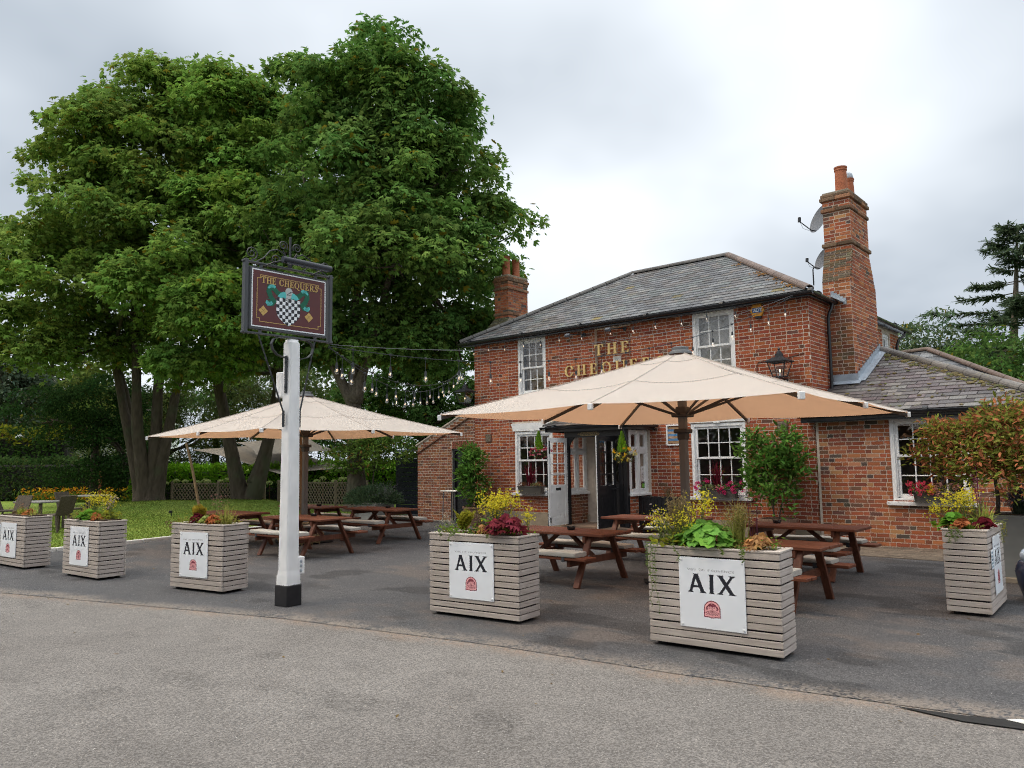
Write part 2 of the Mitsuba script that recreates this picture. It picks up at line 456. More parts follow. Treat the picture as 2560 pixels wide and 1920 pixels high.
# block paving along the foot of the extension
P0 = uniq('paving')
put(P0, MB().box((-3.6, 14.83, 0.0), (4.6, 1.7, 0.006)), 'mat_earth', kind='structure', label='mossy block paving along the foot of the extension wall')
it = []
for j, y in enumerate(np.arange(14.05, 15.6, 0.108)):
    for x in np.arange(-5.6 + 0.1 * (j % 2), -1.5, 0.205):
        M = MB(); M.box((x, y, 0.004 + RS.uniform(0, 0.004)), (0.197, 0.1, 0.012), None, jit((0.13, 0.105, 0.08), 0.3), 0.003)
        it.append((near((x, y, 0)), M))
pieces(P0, 'paver', 'paving_blocks', it, 'mat_vc')
# a dark tar repair strip and the end of a painted line on the road, at the right
M = MB(); M.poly(Polygon([(-1.62, 5.80), (-1.25, 5.86), (-0.9, 5.98), (-0.4, 6.06), (0.4, 6.2), (0.4, 6.08), (-0.3, 5.9), (-0.8, 5.82), (-1.2, 5.74)]), 0.003, None, (0, 0, 0.001))
put(uniq('tar_patch'), M, 'mat_dark', kind='structure', label='dark tar repair strip on the road edge')
M = MB(); M.poly(Polygon([(-0.99, 5.93), (-0.93, 5.99), (-0.3, 6.1), (0.4, 6.2), (0.4, 6.12), (-0.3, 6.02), (-0.9, 5.91)]), 0.003, None, (0, 0, 0.0055))
put(uniq('road_marking'), M, 'mat_kerb', kind='structure', label='worn white end of a painted road line')
# ------------------------------------------------------------------ brickwork, slates, windows
Y0 = 15.65
GA = 0.0786
RED = [(0.270, 0.060, 0.030), (0.235, 0.050, 0.028), (0.310, 0.080, 0.038), (0.200, 0.046, 0.030), (0.285, 0.070, 0.034), (0.12, 0.05, 0.038)]
REDW = [0.30, 0.24, 0.16, 0.14, 0.12, 0.04]
OLD = [(0.300, 0.080, 0.040), (0.250, 0.064, 0.036), (0.345, 0.110, 0.055), (0.200, 0.062, 0.042), (0.150, 0.064, 0.048), (0.085, 0.055, 0.048), (0.36, 0.15, 0.085)]
OLDW = [0.27, 0.22, 0.16, 0.14, 0.10, 0.05, 0.06]
BRN = [(0.215, 0.070, 0.042), (0.180, 0.062, 0.042), (0.250, 0.088, 0.052), (0.14, 0.060, 0.045), (0.27, 0.10, 0.06)]
BRNW = [0.3, 0.27, 0.2, 0.13, 0.1]


def frame(o, u, v=(0, 0, 1)):
    u, v = np.array(u, float), np.array(v, float)
    return np.stack([u, v, np.cross(u, v)], 1), np.array(o, float)


def bricks(fr, z0, z1, ulim, holes, pal, wts, proud=0.0035, moss=None, off=0.0, seed=1, ga=GA, topf=None):
    """Flemish bond: stretchers and headers in turn, each brick a box a little proud of the mortar. local (u, v, n)"""
    R, o = fr
    r = np.random.RandomState(seed)
    S, Hd, J = 0.220, 0.1025, 0.0125
    out = []
    k = 0
    z = z0
    while z < z1 - 0.02:
        zt = min(z + ga - J, z1)
        zm = (z + zt) / 2
        a, b = ulim(zm)
        u = a - (0.0 if k % 2 == 0 else (S - Hd) / 2 + Hd + 0.05) - off
        t = k % 2
        spans = [(a, b)]
        for (h0, h1, g0, g1) in holes:
            if g0 < zm < g1:
                ns = []
                for (p, q) in spans:
                    if h1 <= p or h0 >= q: ns.append((p, q)); continue
                    if h0 > p: ns.append((p, h0))
                    if h1 < q: ns.append((h1, q))
                spans = ns
        while u < b:
            w = S if t == 0 else Hd
            w *= 1 + 0.03 * (r.rand() - 0.5)
            for (p, q) in spans:
                c0, c1 = max(u, p + 0.002), min(u + w, q - 0.002)
                if c1 - c0 < 0.018: continue
                if topf is not None and zt > topf((c0 + c1) / 2): continue
                c = np.array(pal[r.choice(len(pal), p=wts)]) * (0.82 + 0.36 * r.rand())
                c = c * np.array([1.06, 1.12 + 0.25 * r.rand(), 1.02 + 0.22 * r.rand()])
                if moss is not None:
                    g = moss((c0 + c1) / 2, zm, r)
                    c = c * (1 - g) + np.array((0.105, 0.09, 0.050)) * (0.6 + 0.8 * r.rand()) * g
                d = proud + 0.004 * (r.rand() - 0.5)
                M = MB(R, o)
                M.box(((c0 + c1) / 2, zm + 0.002 * (r.rand() - 0.5), (d - 0.02) / 2), (c1 - c0, zt - z, d + 0.02), rz(0.006 * (r.rand() - 0.5)), c, 0.0)
                out.append((near(R @ np.array([(c0 + c1) / 2, zm, 0]) + o, (c1 - c0) / S * 0.3 + 0.7), M))
            u += w + J
            t = 1 - t
        z += ga
        k += 1
    return out


def wall_mesh(fr, pg, thick=0.25):
    M = MB(*fr)
    M.poly(pg, thick, None, (0, 0, -thick))
    return M


def slates(fr, pg, ex, wd, cols, seed=2, moss=None):
    """slates lapped in rows up a slope; local (u across, v up the slope, n out)"""
    R, o = fr
    r = np.random.RandomState(seed)
    u0, v0, u1, v1 = pg.bounds
    out = []
    for k, v in enumerate(np.arange(v0, v1, ex)):
        for u in np.arange(u0 - wd * (0.5 * (k % 2) + 0.2), u1, wd):
            w = wd * (1 + 0.06 * (r.rand() - 0.5))
            q = sbox(u + 0.003, v + 0.01 * (r.rand() - 0.5), u + w - 0.004, v + ex * 1.18).intersection(pg)
            if q.is_empty or q.area < 0.002 or q.geom_type != 'Polygon': continue
            c = np.array(cols[r.randint(len(cols))]) * (0.68 + 0.6 * r.rand())
            if moss is not None and r.rand() < moss(u, v): c = np.array((0.125, 0.100, 0.034)) * (0.6 + 0.8 * r.rand())
            x = np.array(q.exterior.coords)[:-1]
            if Polygon(x).exterior.is_ccw is False: x = x[::-1]
            n = len(x)
            up = 0.010 + 0.014 * (1 - (x[:, 1] - v) / (ex * 1.18)) + 0.004 * r.rand()
            top = np.c_[x, up]
            bot = np.c_[x, up - 0.011]
            f = [[0, i, i + 1] for i in range(1, n - 1)] + [[n + i, i, (i + 1) % n] for i in range(n)][:0]
            for i in range(n):
                j = (i + 1) % n
                f += [[i, n + i, n + j], [i, n + j, j]]
            M = MB(R, o)
            M.add(np.vstack([top, bot]), np.array(f), c)
            ctr = R @ np.array([u, v, 0]) + o
            out.append((near(ctr, q.area / (wd * ex)), M))
    return out


def ridge_tiles(parent, a, b, r, col, L=0.42, n=None):
    a, b = np.array(a, float), np.array(b, float)
    d = np.linalg.norm(b - a)
    n = n or max(1, int(round(d / L)))
    t = (b - a) / d
    s = np.cross(t, [0, 0, 1]); s /= np.linalg.norm(s)
    up = np.cross(s, t)
    th = np.linspace(-0.15, math.pi + 0.15, 9)
    for i in range(n):
        p, q = a + t * d * i / n, a + t * d * ((i + 1) / n - 0.003)
        rr = [r * 1.008, r]
        v = []
        for c, e in ((p, rr[0]), (q, rr[1])):
            v += [c + s * e * math.cos(x) + up * e * 0.85 * math.sin(x) for x in th]
            v += [c + s * (e - 0.018) * math.cos(x) + up * (e - 0.018) * 0.85 * math.sin(x) for x in th]
        v = np.array(v); m = len(th)
        f = []
        for j in range(m - 1):
            f += [[j, j + 1, 2 * m + j + 1, 2 * m + j], [m + j + 1, m + j, 3 * m + j, 3 * m + j + 1], [j + 1, j, m + j, m + j + 1], [2 * m + j, 2 * m + j + 1, 3 * m + j + 1, 3 * m + j]]
        for j in (0, m - 1): f.append([j, 2 * m + j, 3 * m + j, m + j])
        M = MB(); M.add(v, np.array(f), jit(col, 0.25))
        part(parent, 'ridge_tile', M, 'mat_slate', vc=True)


def room(parent, fr, u0, u1, z0, z1, depth=2.0):
    """the dark room behind a window: five inward walls"""
    M = MB(*fr)
    t = 0.03
    u0 -= 0.5; u1 += 0.5; z0 -= 0.35; z1 += 0.12
    uc, zc, du, dz = (u0 + u1) / 2, (z0 + z1) / 2, u1 - u0, z1 - z0
    M.box((uc, zc, -0.27 - depth), (du, dz, t)).box((u0, zc, -0.27 - depth / 2), (t, dz, depth)).box((u1, zc, -0.27 - depth / 2), (t, dz, depth))
    M.box((uc, z0, -0.27 - depth / 2), (du, t, depth)).box((uc, z1, -0.27 - depth / 2), (du, t, depth))
    part(parent, 'interior', M, 'mat_room')


def sash(b, fr, u0, u1, z0, z1, zr, cols, sill=True, lintel=None, blind=None, rows=2):
    """a white sash window; (u, v) on the wall, zr = height of the meeting rail; its pieces are sub-parts"""
    W = uniq(b + '__window')
    M = MB(*fr)
    fw, dp = 0.075, 0.13
    for (a, c) in ((u0, u0 + fw), (u1 - fw, u1)): M.box(((a + c) / 2, (z0 + z1) / 2, -0.065), (fw, z1 - z0, dp), b=0.006)
    M.box(((u0 + u1) / 2, z1 - fw / 2, -0.066), (u1 - u0 - 2 * fw, fw, dp - 0.004), b=0.006)
    M.box(((u0 + u1) / 2, z0 + 0.03, -0.066), (u1 - u0 - 2 * fw, 0.06, dp - 0.004), b=0.006)
    for (a, c) in ((u0 + fw, u0 + fw + 0.022), (u1 - fw - 0.022, u1 - fw)): M.box(((a + c) / 2, (z0 + z1) / 2, -0.05), (0.022, z1 - z0 - 2 * fw, 0.05), b=0.004)
    put(W, M, 'mat_white')
    a, c = u0 + fw + 0.022, u1 - fw - 0.022
    st, bar = 0.042, 0.022
    for (lo, hi, nn) in ((zr - 0.02, z1 - fw, -0.055), (z0 + 0.06, zr + 0.02, -0.095)):
        S = MB(*fr)
        top = lo > zr - 0.1
        lr = 0.045 if top else 0.075
        tr = 0.05 if top else 0.045
        S.box((a + st / 2, (lo + hi) / 2, nn), (st, hi - lo, 0.04), b=0.004).box((c - st / 2, (lo + hi) / 2, nn), (st, hi - lo, 0.04), b=0.004)
        S.box(((a + c) / 2, lo + lr / 2, nn), (c - a - 2 * st, lr, 0.041), b=0.004).box(((a + c) / 2, hi - tr / 2, nn), (c - a - 2 * st, tr, 0.041), b=0.004)
        ia, ic, il, ih = a + st, c - st, lo + lr, hi - tr
        xs = np.linspace(ia, ic, cols + 1)
        ys = np.linspace(il, ih, rows + 1)
        for x in xs[1:-1]: S.box((x, (il + ih) / 2, nn), (bar, ih - il, 0.03), b=0.003)
        for y in ys[1:-1]:
            for i in range(cols): S.box(((xs[i] + xs[i + 1]) / 2, y, nn), (xs[i + 1] - xs[i] - bar, bar, 0.028), b=0.003)
        part(W, 'sash', S, 'mat_white')
        for i in range(cols):
            for j in range(rows):
                P = MB(*fr)
                q = np.array([[xs[i], ys[j], nn], [xs[i + 1], ys[j], nn], [xs[i + 1], ys[j + 1], nn], [xs[i], ys[j + 1], nn]])
                q[:, 2] += RS.uniform(-0.0015, 0.0015, 4)
                P.add(q, [[0, 1, 2, 3]])
                part(W, 'pane', P, 'mat_glass')
    if sill:
        S = MB(*fr); S.box(((u0 + u1) / 2, z0 - 0.036, 0.0), (u1 - u0 + 0.2, 0.07, 0.16), rx(0.04), b=0.008)
        part(W, 'sill', S, 'mat_white')
    if lintel:
        l0, l1 = lintel
        S = MB(*fr)
        S.poly(Polygon([(u0 - 0.02, l0), (u1 + 0.02, l0), (u1 + 0.12, l1), (u0 - 0.12, l1)]), 0.05, None, (0, 0, -0.02))
        m = (u0 + u1) / 2
        S.poly(Polygon([(m - 0.075, l0 - 0.018), (m + 0.075, l0 - 0.018), (m + 0.1, l1 + 0.004), (m - 0.1, l1 + 0.004)]), 0.024, None, (0, 0, 0.018))
        part(W, 'lintel', S, 'mat_white')
    if blind == 'slats':
        S = MB(*fr)
        for z in np.arange(z0 + 0.1, z1 - 0.1, 0.027): S.box(((a + c) / 2, z, -0.19), (c - a + 0.06, 0.024, 0.003), rx(0.35))
        part(W, 'blind', S, 'mat_blind')
    elif blind == 'drop':
        S = MB(*fr)
        S.box(((a + c) / 2, (z0 + z1) / 2, -0.30), (c - a + 0.1, z1 - z0, 0.006))
        for z in np.arange(z0 + 0.05, z1, 0.19): S.box(((a + c) / 2, z, -0.29), (c - a + 0.1, 0.01, 0.01))
        part(W, 'blind', S, 'mat_curtain')
    room(W, fr, u0, u1, z0, z1)
    return W


# ------------------------------------------------------------------ the pub, main block
PUB = thing('pub_house', 'two-storey red brick pub with hipped slate roof and two chimneys', 'pub')
X0, X1, YB, ZT = -14.97, -5.56, 22.2, 4.98
ZR, YR = 7.03, 18.93
fF = frame((0, Y0, 0), (1, 0, 0))
fS = frame((X1, 0, 0), (0, 1, 0))
WUL, WUR, WLL, WLR = (-13.35, -12.40, 3.42, 4.93), (-8.17, -7.17, 3.42, 4.95), (-13.50, -12.22, 0.86, 2.46), (-8.30, -7.02, 0.86, 2.46)
PORCH = (-11.08, -9.43, 0.0, 2.45)
holes = [WUL, WUR, WLL, WLR]
REC = (-10.84, -9.80, 2.75, 4.90)
pg = sbox(X0, 0, X1, ZT)
for h in holes + [(-10.75, -9.75, 0.1, 2.3), REC]: pg = pg.difference(sbox(h[0], h[2], h[1], h[3]))
WALL = uniq(PUB + '__wall')
M = wall_mesh(fF, pg)
put(WALL, M, 'mat_mortar')
M = MB(*fF); M.box(((REC[0] + REC[1]) / 2, (REC[2] + REC[3]) / 2, -0.15), (REC[1] - REC[0] + 0.02, REC[3] - REC[2] + 0.02, 0.08)); part(PUB, 'recess_wall', M, 'mat_mortar')
SIDE = part(PUB, 'wall', wall_mesh(fS, sbox(Y0 + 0.26, 0, YB, ZT).difference(sbox(20.75, 3.9, 21.35, 4.8)), 0.25), 'mat_mortar')
part(PUB, 'wall', MB().box((X1 - 0.125, Y0 + 0.13, ZT / 2), (0.249, 0.258, ZT)), 'mat_mortar')
M = MB(); M.box((X0 + 0.12, (Y0 + YB) / 2 + 0.14, ZT / 2), (0.24, YB - Y0 - 0.28, ZT)); part(PUB, 'wall', M, 'mat_mortar')
M = MB(); M.box(((X0 + X1) / 2, YB - 0.12, ZT / 2), (X1 - X0 - 0.55, 0.24, ZT)); part(PUB, 'wall', M, 'mat_mortar')


def lintel_hole(w): return (w[0] - 0.10, w[1] + 0.10, 2.48, 2.685)


it = bricks(fF, 0.37, ZT, lambda z: (X0, X1), holes + [lintel_hole(WLL), lintel_hole(WLR), (-11.2, -9.35, 0, 2.5), (REC[0], REC[1], REC[2], REC[3])], RED, REDW, seed=3)
it += bricks((fF[0], fF[1] + np.array([0, 0.11, 0])), REC[2], REC[3], lambda z: (REC[0], REC[1]), [], RED, REDW, seed=4)
pieces(WALL, 'brick', 'brickwork', it, 'mat_brick')
it = bricks(fS, 0.2, ZT, lambda z: (Y0 + 0.004, 16.84), [], RED, REDW, seed=5)
it += bricks(fS, 2.6, ZT - 0.12, lambda z: (18.6, YB), [(20.7, 21.4, 3.85, 4.85)], OLD, OLDW, seed=6)
pieces(SIDE, 'brick', 'brickwork', it, 'mat_brick')
M = MB(); M.box(((X0 - 11.12) / 2, Y0 - 0.012, 0.185), (-11.12 - X0, 0.05, 0.37), b=0.006).box(((X1 - 9.43) / 2, Y0 - 0.012, 0.185), (X1 + 9.43 - 0.02, 0.05, 0.37), b=0.006)
part(PUB, 'plinth', M, mat('mat_plinth', proc(lambda p, n, uv: mix((0.20, 0.16, 0.115), (0.32, 0.27, 0.205), fbm(p.x * 7, p.y * 7, p.z * 7, 4))), 0.9), label='buff rendered plinth')
sash(PUB, fF, *WUL, 4.15, 3, blind='drop')
sash(PUB, fF, *WUR, 4.17, 3, blind='slats')
sash(PUB, fF, *WLL, 1.70, 4, lintel=(2.48, 2.68))
sash(PUB, fF, *WLR, 1.70, 4, lintel=(2.48, 2.68))
fS2 = (fS[0], fS[1] + np.array([-0.03, 0, 0]))
sash(PUB, fS2, 20.75, 21.35, 3.9, 4.8, 4.35, 2, sill=False, rows=1)
# roof
ROOF = uniq(PUB + '__roof')
ov, ovl, ovr = 0.22, 0.34, 0.12
EZ = 5.03
e = [(X0 - ovl, Y0 - ov, EZ), (X1 + ovr, Y0 - ov, EZ), (X1 + ovr, YB + ov, EZ), (X0 - ovl, YB + ov, EZ), (-11.74, YR, ZR), (-8.76, YR, ZR)]
M = MB()
ev = np.array(e)
M.add(ev - np.array([0, 0, 0.012]), np.array([[0, 1, 5], [0, 5, 4], [1, 2, 5], [2, 3, 4], [2, 4, 5], [3, 0, 4], [0, 2, 1], [0, 3, 2]]), (0.075, 0.078, 0.085))
put(ROOF, M, 'mat_slate', vc=True)
s = np.array([0, YR - (Y0 - ov), ZR - EZ]); sl = np.linalg.norm(s); s /= sl
fR = frame((0, Y0 - ov, EZ), (1, 0, 0), s)
pg = Polygon([(e[0][0], 0), (e[1][0], 0), (e[5][0], sl), (e[4][0], sl)])
SL = [(0.095, 0.100, 0.108), (0.120, 0.124, 0.130), (0.084, 0.086, 0.094), (0.112, 0.106, 0.108), (0.138, 0.140, 0.138), (0.100, 0.092, 0.088), (0.100, 0.112, 0.112)]
it = slates(fR, pg, 0.192, 0.27, SL, seed=7, moss=lambda u, v: 0.05 if (v < 0.5 and u < -13.5) else 0.006)
pieces(ROOF, 'slate', 'slating', it, 'mat_slate')
lift = np.array([0, 0, 0.02])
ridge_tiles(ROOF, ev[0] + lift, ev[4] + lift, 0.10, (0.10, 0.098, 0.095))
ridge_tiles(ROOF, ev[4] + lift, ev[5] + lift, 0.10, (0.095, 0.092, 0.09))
ridge_tiles(ROOF, ev[5] + lift, ev[1] + lift, 0.10, (0.125, 0.09, 0.075))
# orange lichen on the hip tiles: small raised crusts
M = MB()
for t in (0.28, 0.52, 0.58, 0.70, 0.80, 0.86, 0.9):
    p = ev[5] * (1 - t) + ev[1] * t
    for k in range(16):
        q = p + np.array([RS.normal(-0.1, 0.10), RS.normal(-0.10, 0.06), 0])
        q[2] = EZ + (q[1] - (Y0 - ov)) * (ZR - EZ) / (YR - Y0 + ov) + 0.045
        M.box(q, (RS.uniform(0.015, 0.05), RS.uniform(0.012, 0.035), 0.010), rz(RS.rand() * 3), jit((0.42, 0.20, 0.035), 0.3))
part(ROOF, 'lichen', M, 'mat_vc', vc=True, kind='stuff')


def gutter(parent, a, b, r=0.055, name='gutter'):
    a, b = np.array(a, float), np.array(b, float)
    t = (b - a) / np.linalg.norm(b - a)
    s = np.cross(t, [0, 0, 1])
    th = np.linspace(math.pi, 2 * math.pi, 9)
    prof = [(r * math.cos(x), r * math.sin(x)) for x in th] + [((r - 0.008) * math.cos(x), (r - 0.008) * math.sin(x) + 0.004) for x in th[::-1]]
    n = len(prof)
    v = np.array([p + s * x + np.array([0, 0, z]) for p in (a, b) for x, z in prof])
    i = np.arange(n)
    f = np.stack([i, (i + 1) % n, (i + 1) % n + n, i + n], 1)
    M = MB(); M.add(v, f[:, ::-1])
    for c in (0, n): M.add(v[c:c + n], np.array([[k, k + 1, n - 2 - k, n - 1 - k] for k in range(n // 2 - 1)]))
    L = np.linalg.norm(b - a)
    for d in np.arange(0.4, L, 1.9):
        M.tube([a + t * (d - 0.04), a + t * (d + 0.04)], r + 0.006, 12)
    part(parent, name, M, 'mat_gutter', smooth=30)


gutter(PUB, (X0 - ovl, Y0 - ov - 0.03, EZ - 0.02), (X1 + ovr + 0.05, Y0 - ov - 0.03, EZ - 0.02), 0.062)
gutter(PUB, (X1 + ovr + 0.03, Y0 - ov, EZ - 0.02), (X1 + ovr + 0.03, 16.95, EZ - 0.05), 0.062)
gutter(PUB, (X1 + ovr + 0.12, 18.7, EZ - 0.03), (X1 + ovr + 0.12, YB + 0.25, EZ - 0.05), 0.062)
M = MB(); M.box(((X0 + X1) / 2 - 0.1, Y0 - ov + 0.03, EZ - 0.045), (X1 - X0 + 0.4, 0.03, 0.13)).box(((X0 + X1) / 2 - 0.1, Y0 - ov / 2 + 0.02, EZ - 0.1), (X1 - X0 + 0.4, ov - 0.06, 0.02))
M.box((X1 + ovr - 0.03, (Y0 + YB) / 2, EZ - 0.05), (0.03, YB - Y0 + 0.3, 0.13))
part(PUB, 'fascia', M, 'mat_gutter')
M = MB()
M.tube([(-5.42, 16.66, 4.93), (-5.43, 16.64, 4.82), (-5.47, 16.60, 4.72), (-5.49, 16.58, 4.6), (-5.49, 16.58, 2.75)], 0.034, 10)
for z in (4.3, 3.3): M.tube([(-5.49, 16.58, z - 0.03), (-5.49, 16.58, z + 0.03)], 0.042, 10)
part(PUB, 'downpipe', M, 'mat_gutter', smooth=40)
M = MB()
M.tube([(-5.33, 22.0, 4.93), (-5.36, 21.95, 4.83), (-5.44, 21.75, 4.70), (-5.48, 21.7, 4.55), (-5.48, 21.7, 3.2)], 0.036, 10)
part(PUB, 'downpipe', M, 'mat_gutter', smooth=40)
# right chimney
CH = uniq(PUB + '__chimney')
cx0, cx1, cy0, cy1 = -5.66, -5.08, 16.84, 18.63
sx0, sx1, sy0, sy1 = -5.65, -5.08, 17.08, 18.30
ZS0, ZS1, ZC = 5.44, 6.16, 7.44


def shaft(parts):
    M = MB()
    for (x0, x1, y0, y1, a0, a1, b0, b1, z0, z1) in parts:
        v = np.array([[x0, y0, z0], [x1, y0, z0], [x1, y1, z0], [x0, y1, z0], [a0, b0, z1], [a1, b0, z1], [a1, b1, z1], [a0, b1, z1]])
        M.add(v, np.array([[0, 1, 5, 4], [1, 2, 6, 5], [2, 3, 7, 6], [3, 0, 4, 7], [4, 5, 6, 7], [3, 2, 1, 0]]))
    return M


put(CH, shaft([(cx0, cx1, cy0, cy1, cx0, cx1, cy0, cy1, 0, ZS0), (cx0, cx1, cy0, cy1, sx0, sx1, sy0, sy1, ZS0, ZS1), (sx0, sx1, sy0, sy1, sx0, sx1, sy0, sy1, ZS1, ZC)]), 'mat_mortar')


def cl(z):
    t = min(max((z - ZS0) / (ZS1 - ZS0), 0), 1)
    return cy0 + t * (sy0 - cy0), cy1 + t * (sy1 - cy1)


fC = frame((0, cy0, 0), (1, 0, 0))
mossy = lambda u, z, r: max(0.0, 0.85 - abs(u + 5.30) * 3.2) * (1.0 if z < 4.55 else 0.2) * (0.5 + 0.6 * r.rand()) if u > -5.5 else 0.0
it = bricks(fC, 2.95, ZS0, lambda z: (X1 + 0.004 if z < 4.85 else cx0 + 0.004, cx1), [], OLD, OLDW, seed=8, moss=mossy)
fT = frame((0, cy0, ZS0), (1, 0, 0), np.array([0, sy0 - cy0, ZS1 - ZS0]) / np.hypot(sy0 - cy0, ZS1 - ZS0))
it += bricks(fT, 0, np.hypot(sy0 - cy0, ZS1 - ZS0), lambda z: (cx0, cx1 + 0.03), [], [(0.13, 0.075, 0.05), (0.10, 0.07, 0.055), (0.21, 0.075, 0.04), (0.15, 0.11, 0.08)], [0.35, 0.3, 0.2, 0.15], seed=9, ga=0.055, proud=0.012)
it += bricks(frame((0, sy0, 0), (1, 0, 0)), ZS1, ZC - 0.09, lambda z: (sx0, sx1), [], OLD, OLDW, seed=10)
it += bricks(frame((cx1, 0, 0), (0, 1, 0)), 2.95, ZS0, lambda z: (cy0 + 0.003, cy1), [], OLD[:5], np.array(OLDW[:5]) / sum(OLDW[:5]), seed=12)
it += bricks(frame((cx1 + 0.001, 0, 0), (0, 1, 0)), ZS0, ZS1, lambda z: cl(z), [], OLD, OLDW, seed=13)
it += bricks(frame((sx1, 0, 0), (0, 1, 0)), ZS1, ZC - 0.09, lambda z: (sy0 + 0.003, sy1), [], OLD, OLDW, seed=14)
pieces(CH, 'brick', 'brickwork', it, 'mat_brick')


def bands(parent, x0, x1, y0, y1, zs):
    for z, h, d in zs:
        M = MB()
        for k in range(24):
            t = k / 24
        for (p, q) in (((x0 - d, y0 - d), (x1 + d, y0 - d)), ((x1 + d, y0 - d), (x1 + d, y1 + d)), ((x1 + d, y1 + d), (x0 - d, y1 + d)), ((x0 - d, y1 + d), (x0 - d, y0 - d))):
            L = math.hypot(q[0] - p[0], q[1] - p[1]); m = max(2, int(L / 0.225))
            for i in range(m):
                a, b = i / m, (i + 1) / m - 0.01 / L
                A = (p[0] + (q[0] - p[0]) * a, p[1] + (q[1] - p[1]) * a, z); B = (p[0] + (q[0] - p[0]) * b, p[1] + (q[1] - p[1]) * b, z)
                tx, ty = (q[0] - p[0]) / L, (q[1] - p[1]) / L
                M.bar((A[0] - ty * 0.05, A[1] + tx * 0.05, z), (B[0] - ty * 0.05, B[1] + tx * 0.05, z), 0.10 + 0.006 * RS.rand(), h, col=jit((0.15, 0.10, 0.065) if RS.rand() < 0.6 else (0.25, 0.13, 0.075), 0.35), b=0.012)
        M.box(((x0 + x1) / 2, (y0 + y1) / 2, z), (x1 - x0 - 0.04, y1 - y0 - 0.04, h - 0.01), None, (0.14, 0.11, 0.08))
        part(parent, 'band_course', M, 'mat_brick', vc=True)


bands(CH, sx0, sx1, sy0, sy1, [(6.30, 0.085, 0.045), (7.08, 0.08, 0.035), (7.33, 0.08, 0.05), (7.41, 0.07, 0.03)])


def pot(parent, x, y, z, h, r, cap=False):
    M = MB()
    M.lathe([(r * 1.12, 0), (r * 1.08, h * 0.1), (r * 1.0, h * 0.75), (r * 1.0, h * 0.84), (r * 1.1, h * 0.86), (r * 1.1, h * 0.9), (r * 1.04, h * 0.91), (r * 1.04, h * 0.94), (r * 1.14, h * 0.95), (r * 1.14, h), (r * 0.85, h), (r * 0.8, h * 0.4), (0.01, h * 0.4)], 24, (x, y, z))
    k = part(parent, 'chimney_pot', M, 'mat_terracotta', smooth=40)
    if cap:
        C = MB()
        for i in range(7):
            ang = i * math.pi / 7
            C.tube([(x + 0.1 * math.cos(ang) * math.cos(t), y + 0.1 * math.sin(ang) * math.cos(t), z + h + 0.02 + 0.13 * math.sin(t)) for t in np.linspace(0, math.pi, 12)], 0.007, 5)
        C.lathe([(0.1, 0), (0.105, 0.03), (0.09, 0.1), (0.05, 0.14), (0.001, 0.15)], 16, (x, y, z + h + 0.01))
        part(k, 'bird_guard', C, 'mat_lead', smooth=40)


M = MB(); M.box(((sx0 + sx1) / 2, (sy0 + sy1) / 2, ZC + 0.02), (sx1 - sx0, sy1 - sy0, 0.07), b=0.03)
part(CH, 'flaunching', M, 'mat_mortar_dark')
pot(CH, -5.30, 17.34, ZC + 0.04, 0.60, 0.122)
pot(CH, -5.30, 17.86, ZC + 0.04, 0.47, 0.105, True)
# stepped lead at the eaves, and the lead along the foot
M = MB()
for i in range(5): M.box((-5.46 + 0.062 * i, cy0 - 0.016, 5.16 - 0.045 * i), (0.066, 0.012, 0.13))
M.box((-5.34, cy0 - 0.026, 5.06), (0.32, 0.012, 0.07), ry(0.62)).box((-5.36, 16.76, 5.04), (0.30, 0.16, 0.012), ry(0.55))
part(CH, 'stepped_flashing', M, 'mat_lead')
# left chimney
CL = uniq(PUB + '__chimney')
lx0, lx1, ly0, ly1 = -15.50, -14.95, 17.12, 18.02
put(CL, shaft([(-15.72, -14.9, 16.72, 18.3, -15.72, -14.9, 16.72, 18.3, 0, 5.42), (-15.72, -14.9, 16.72, 18.3, lx0, lx1, ly0, ly1, 5.42, 5.98), (lx0, lx1, ly0, ly1, lx0, lx1, ly0, ly1, 5.98, 7.24)]), 'mat_mortar_dark')
it = bricks(frame((0, ly0, 0), (1, 0, 0)), 5.98, 7.12, lambda z: (lx0, lx1), [], OLD, OLDW, seed=15)
it += bricks(frame((lx1, 0, 0), (0, 1, 0)), 5.98, 7.12, lambda z: (ly0, ly1), [], OLD, OLDW, seed=16)
fL = frame((0, 16.72, 5.42), (1, 0, 0), np.array([0, 0.4, 0.56]) / np.hypot(0.4, 0.56))
it += bricks(fL, 0, np.hypot(0.4, 0.56), lambda z: (-15.70 + 0.3 * z, -14.93), [], [(0.11, 0.085, 0.055), (0.14, 0.11, 0.075), (0.09, 0.075, 0.055)], [0.4, 0.35, 0.25], seed=17, ga=0.05, proud=0.014)
pieces(CL, 'brick', 'brickwork', it, 'mat_brick')
bands(CL, lx0, lx1, ly0, ly1, [(6.10, 0.085, 0.03), (6.87, 0.075, 0.035), (7.05, 0.07, 0.02), (7.13, 0.08, 0.045), (7.21, 0.06, 0.02)])
M = MB(); M.box(((lx0 + lx1) / 2, (ly0 + ly1) / 2, 7.26), (lx1 - lx0, ly1 - ly0, 0.07), b=0.03)
part(CL, 'flaunching', M, 'mat_mortar_dark')
pot(CL, -15.23, 17.36, 7.27, 0.64, 0.115)
pot(CL, -15.20, 17.78, 7.27, 0.60, 0.108)

